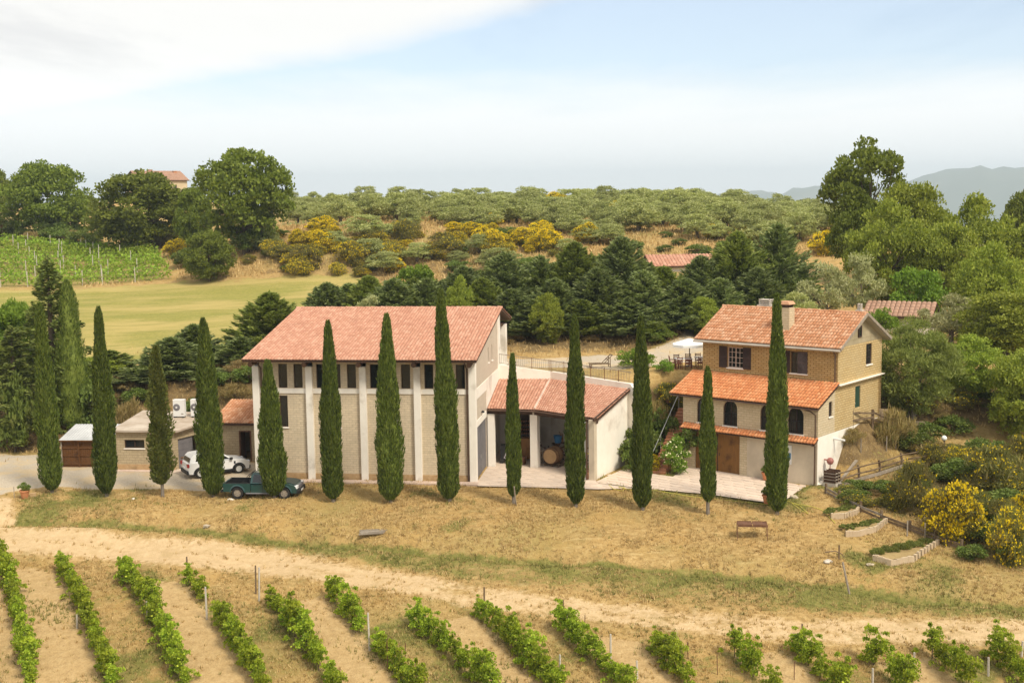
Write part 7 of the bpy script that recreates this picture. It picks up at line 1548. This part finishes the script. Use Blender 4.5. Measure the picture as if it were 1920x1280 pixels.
# wooden table by the annex door
p = bz(345, 874, .05); t = thing('wooden_table', 'small reddish wooden table outside the annex sliding door', 'table', p, .6); m = MB(); m.box(-.55, .55, -.35, .35, .70, .74); m.build('top', 'wood', t)
for s in (-1, 1): m = MB(); m.bar((s*.4, -.3, 0), (s*.4, .3, .7), .05); m.bar((s*.4, .3, 0), (s*.4, -.3, .7), .05); m.build('trestle', 'wood', t)

# ------------------------------------------------------------------ other buildings
def simple_house(name, label, loc, rz, w, d, h, rise, wallm, tilem, windows=(), chims=(), cat='house', over=.5):
    t = thing(name, label, cat, loc, rz); m = MB(); m.box(-w/2, w/2, -d/2, d/2, -2, h); m.poly([(-w/2, -d/2, h), (-w/2, 0, h+rise), (-w/2, d/2, h)]); m.poly([(w/2, -d/2, h), (w/2, d/2, h), (w/2, 0, h+rise)]); m.build('wall', wallm, t)
    k = rise/(d/2); e = over
    for s in (-1, 1):
        E0_, E1_, K1_, K0_ = (-w/2-e, s*(d/2+e), h-k*e+.05), (w/2+e, s*(d/2+e), h-k*e+.05), (w/2+e, 0, h+rise+.05), (-w/2-e, 0, h+rise+.05)
        q = (E0_, E1_, K1_, K0_) if s < 0 else (E1_, E0_, K0_, K1_); sl = slab_roof(t, *q, .15, 'dark_wood'); tiles(sl, *[(x, y, z+.04) for x, y, z in q], tilem, .42, .6, seed=61+s, amp=.07, lift=.04)
    for (x, z0, z1, ww) in windows: frame_window(t, 'd', -d/2-.14, x-ww/2, x+ww/2, z0, z1, 'shutter', .1, 1, off=.06)
    for (x, y, z1) in chims: m = MB(); m.box(x-.45, x+.45, y-.35, y+.35, h, z1); c = m.build('chimney', 'terracotta', t); m = MB(); m.box(x-.55, x+.55, y-.45, y+.45, z1, z1+.15); m.build('cap', 'concrete', c)
    return t
hx = by(292, 330, 330); simple_house('hilltop_house', 'pale hilltop house whose tiled roof shows above the oaks', (hx[0], hx[1], 19.5), rad(38), 13, 11, 6.4, 2.4, 'pale_brick', 'tile_far', [(-3, 3.5, 5, 1), (0, 3.5, 5, 1), (3, 3.5, 5, 1)], [(-1, 1.2, 9.2), (5, -1.0, 8.8)])
hx = by(1276, 480, 150); simple_house('pink_roofed_barn', 'low barn with a plain pink roof behind the conifer belt', (hx[0], hx[1]+2, gz(hx[0], hx[1]+2)-.9), .05, 7.5, 8, 1.5, 1.1, 'plaster', 'tile_pink', cat='barn')
bp_ = by(1690, 605, 106); t = simple_house('old_barn', 'old barn with tiled roof and dark open gable behind the house', (bp_[0], bp_[1], gz(bp_[0], bp_[1])), -.45, 5.2, 5.0, 1.4, .95, 'plaster', 'tile_far', cat='barn', over=.35)
m = MB(); sh_ = by(1690, 582, 109); m.hexa([(-2.8, -1.6, 0), (2.8, -1.6, .35), (2.8, 1.6, .5), (-2.8, 1.6, .1)], [(-2.8, -1.6, .08), (2.8, -1.6, .43), (2.8, 1.6, .58), (-2.8, 1.6, .18)]); t = thing('lean_to_shed', 'open shed with a grey sheet roof behind the old barn', 'shed', (sh_[0], sh_[1], sh_[2]-.3), -.3); m.build('sheet_roof', 'concrete', t)
for x in (-2.5, 2.5):
    for y in (-1.4, 1.4): m = MB(); m.bar((x, y, -2.6), (x, y, .2), .14); m.build('post', 'dark_wood', t)
m = MB(); m.box(-2.4, 2.4, 1.3, 1.4, -2.6, .1); m.build('back_boards', 'dark_wood', t)

# ------------------------------------------------------------------ grass
rng = np.random.RandomState(9)
def grass(name, n, x0, x1, y0, y1, hmin, hmax, wd, cond, seed):
    rng = np.random.RandomState(seed); x, y = rng.uniform(x0, x1, n), rng.uniform(y0, y1, n); vis = (np.abs(960+F*x/y-960) < 1040) & (y > 44)
    x, y = x[vis], y[vis]; f = fields(x, y); flat = np.maximum(zone(x, y, PATIO, .1), zone(x, y, APRON, .1)); cl = vnoise(x, y, 1.1, 5)*.6+vnoise(x, y, .35, 6)*.4
    keep = cond(x, y, f, cl, rng) & (flat < .5) & ~poly_mask(x, y, [FB.w(a, b)[:2] for a, b in ((-.2, -.8), (15.2, -.8), (15.2, 12), (-.2, 12))]) & ~poly_mask(x, y, [FH.w(a, b)[:2] for a, b in ((-10, 0), (.1, 0), (.1, 9.5), (-10, 9.5))]) & ~poly_mask(x, y, [(-32, 83.9), (-23.4, 82.3), (-17, 85), (-17, 90), (-32, 90)])
    x, y = x[keep], y[keep]; g = f['green'][keep]; z = gzf(x, y); n = len(x); h = rng.uniform(hmin, hmax, n)*(.7+.6*g); th = rng.uniform(0, np.pi, n); ln_ = rng.normal(size=(n, 2))*.35*h[:, None]
    b = np.stack([np.cos(th), np.sin(th)], 1)*wd/2; P = np.stack([x, y, z-.01], 1); V = np.zeros((n, 3, 3)); V[:, 0] = P; V[:, 0, :2] += b; V[:, 1] = P; V[:, 1, :2] -= b; V[:, 2] = P; V[:, 2, :2] += ln_; V[:, 2, 2] += h
    o = link(name, npmesh(name, V.reshape(-1, 3), np.arange(3*n).reshape(n, 3), 'grass', {'green': np.repeat(g, 3)})); return o
o = grass('lawn_grass', 420000, -40, 34, 45, 82, .05, .13, .035, lambda x, y, f, c, r: (f['dirt']+r.normal(size=len(x))*.15 < .45) & (f['gravel'] < .35) & (f['soil']+r.normal(size=len(x))*.1 < .55) & (c+r.normal(size=len(x))*.22 > .46), 1); tag(o, 'short dry straw coloured grass with greener patches around the track', 'grass', kind='stuff')
o = grass('tall_grass', 70000, -40, 40, 45, 82, .12, .34, .045, lambda x, y, f, c, r: ((f['green']+r.normal(size=len(x))*.12 > .58) | ((f['bank'] > .3) & (x > 18))) & (f['dirt'] < .4) & (c > .42), 2); tag(o, 'taller green grass along the ditch and under the vines', 'grass', kind='stuff')
o = grass('bank_scrub_grass', 60000, -45, 45, 84, 118, .15, .5, .07, lambda x, y, f, c, r: (f['bank']+r.normal(size=len(x))*.2 > .35) & (f['dirt'] < .4) & (c > .4), 3); tag(o, 'dry brown grass on the banks behind the buildings', 'grass', kind='stuff')
o = grass('hill_grass', 90000, -60, 75, 155, 215, .3, .9, .16, lambda x, y, f, c, r: (f['meadow'] < .3) & (c+r.normal(size=len(x))*.2 > .42) & (zone(x, y, UPVINE, 1) < .3), 4); tag(o, 'tall dry golden grass below the orchard and on the broom bank', 'grass', kind='stuff')

def tufts(name, n, seed, label):
    rng = np.random.RandomState(seed); x, y = rng.uniform(-40, 36, n), rng.uniform(45, 82, n); f = fields(x, y); flat = np.maximum(zone(x, y, PATIO, .1), zone(x, y, APRON, .1))
    keep = (np.abs(F*x/y) < 1040) & (f['dirt']+rng.normal(size=n)*.2 < .5) & (f['gravel'] < .4) & (f['soil']+rng.normal(size=n)*.2 < .75) & (flat < .4) & (vnoise(x, y, 1.7, 7)+rng.normal(size=n)*.2 > .45) & (y < 79-.13*x)
    x, y, g = x[keep], y[keep], f['green'][keep]; n = len(x); k = 7; X = np.repeat(x, k)+rng.normal(size=n*k)*.05; Y = np.repeat(y, k)+rng.normal(size=n*k)*.05; g = np.repeat(np.clip(g+rng.normal(size=n)*.22, 0, 1), k); sz = np.repeat(rng.uniform(.5, 1.3, n), k)
    h = rng.uniform(.08, .20, n*k)*sz; th = rng.uniform(0, 6.28, n*k); P = np.stack([X, Y, gzf(X, Y)-.01], 1); V = np.zeros((n*k, 3, 3)); b = np.stack([np.cos(th), np.sin(th)], 1)*.022
    V[:, 0] = P; V[:, 0, :2] += b; V[:, 1] = P; V[:, 1, :2] -= b; V[:, 2] = P; V[:, 2, :2] += rng.normal(size=(n*k, 2))*.07; V[:, 2, 2] += h
    o = link(name, npmesh(name, V.reshape(-1, 3), np.arange(3*n*k).reshape(-1, 3), 'grass', {'green': np.repeat(g, 3)})); tag(o, label, 'grass', kind='stuff')
tufts('grass_tufts', 78000, 12, 'small tufts of dry and green grass dotted over the lawn')
# ------------------------------------------------------------------ haze
m = MB(); m.box(-9000, 9000, -1500, 8700, -140, 245); hzo = m.build('haze', M['black'], None); tag(hzo, 'thin pale summer haze over the valley', 'haze', kind='stuff')
hm = bpy.data.materials.new('haze'); hm.use_nodes = True; hn = hm.node_tree; hn.nodes.clear(); pv_ = hn.nodes.new('ShaderNodeVolumePrincipled'); pv_.inputs['Color'].default_value = (.74, .88, 1, 1); pv_.inputs['Density'].default_value = 1.6e-4
ho = hn.nodes.new('ShaderNodeOutputMaterial'); hn.links.new(pv_.outputs[0], ho.inputs['Volume']); hzo.data.materials.clear(); hzo.data.materials.append(hm)
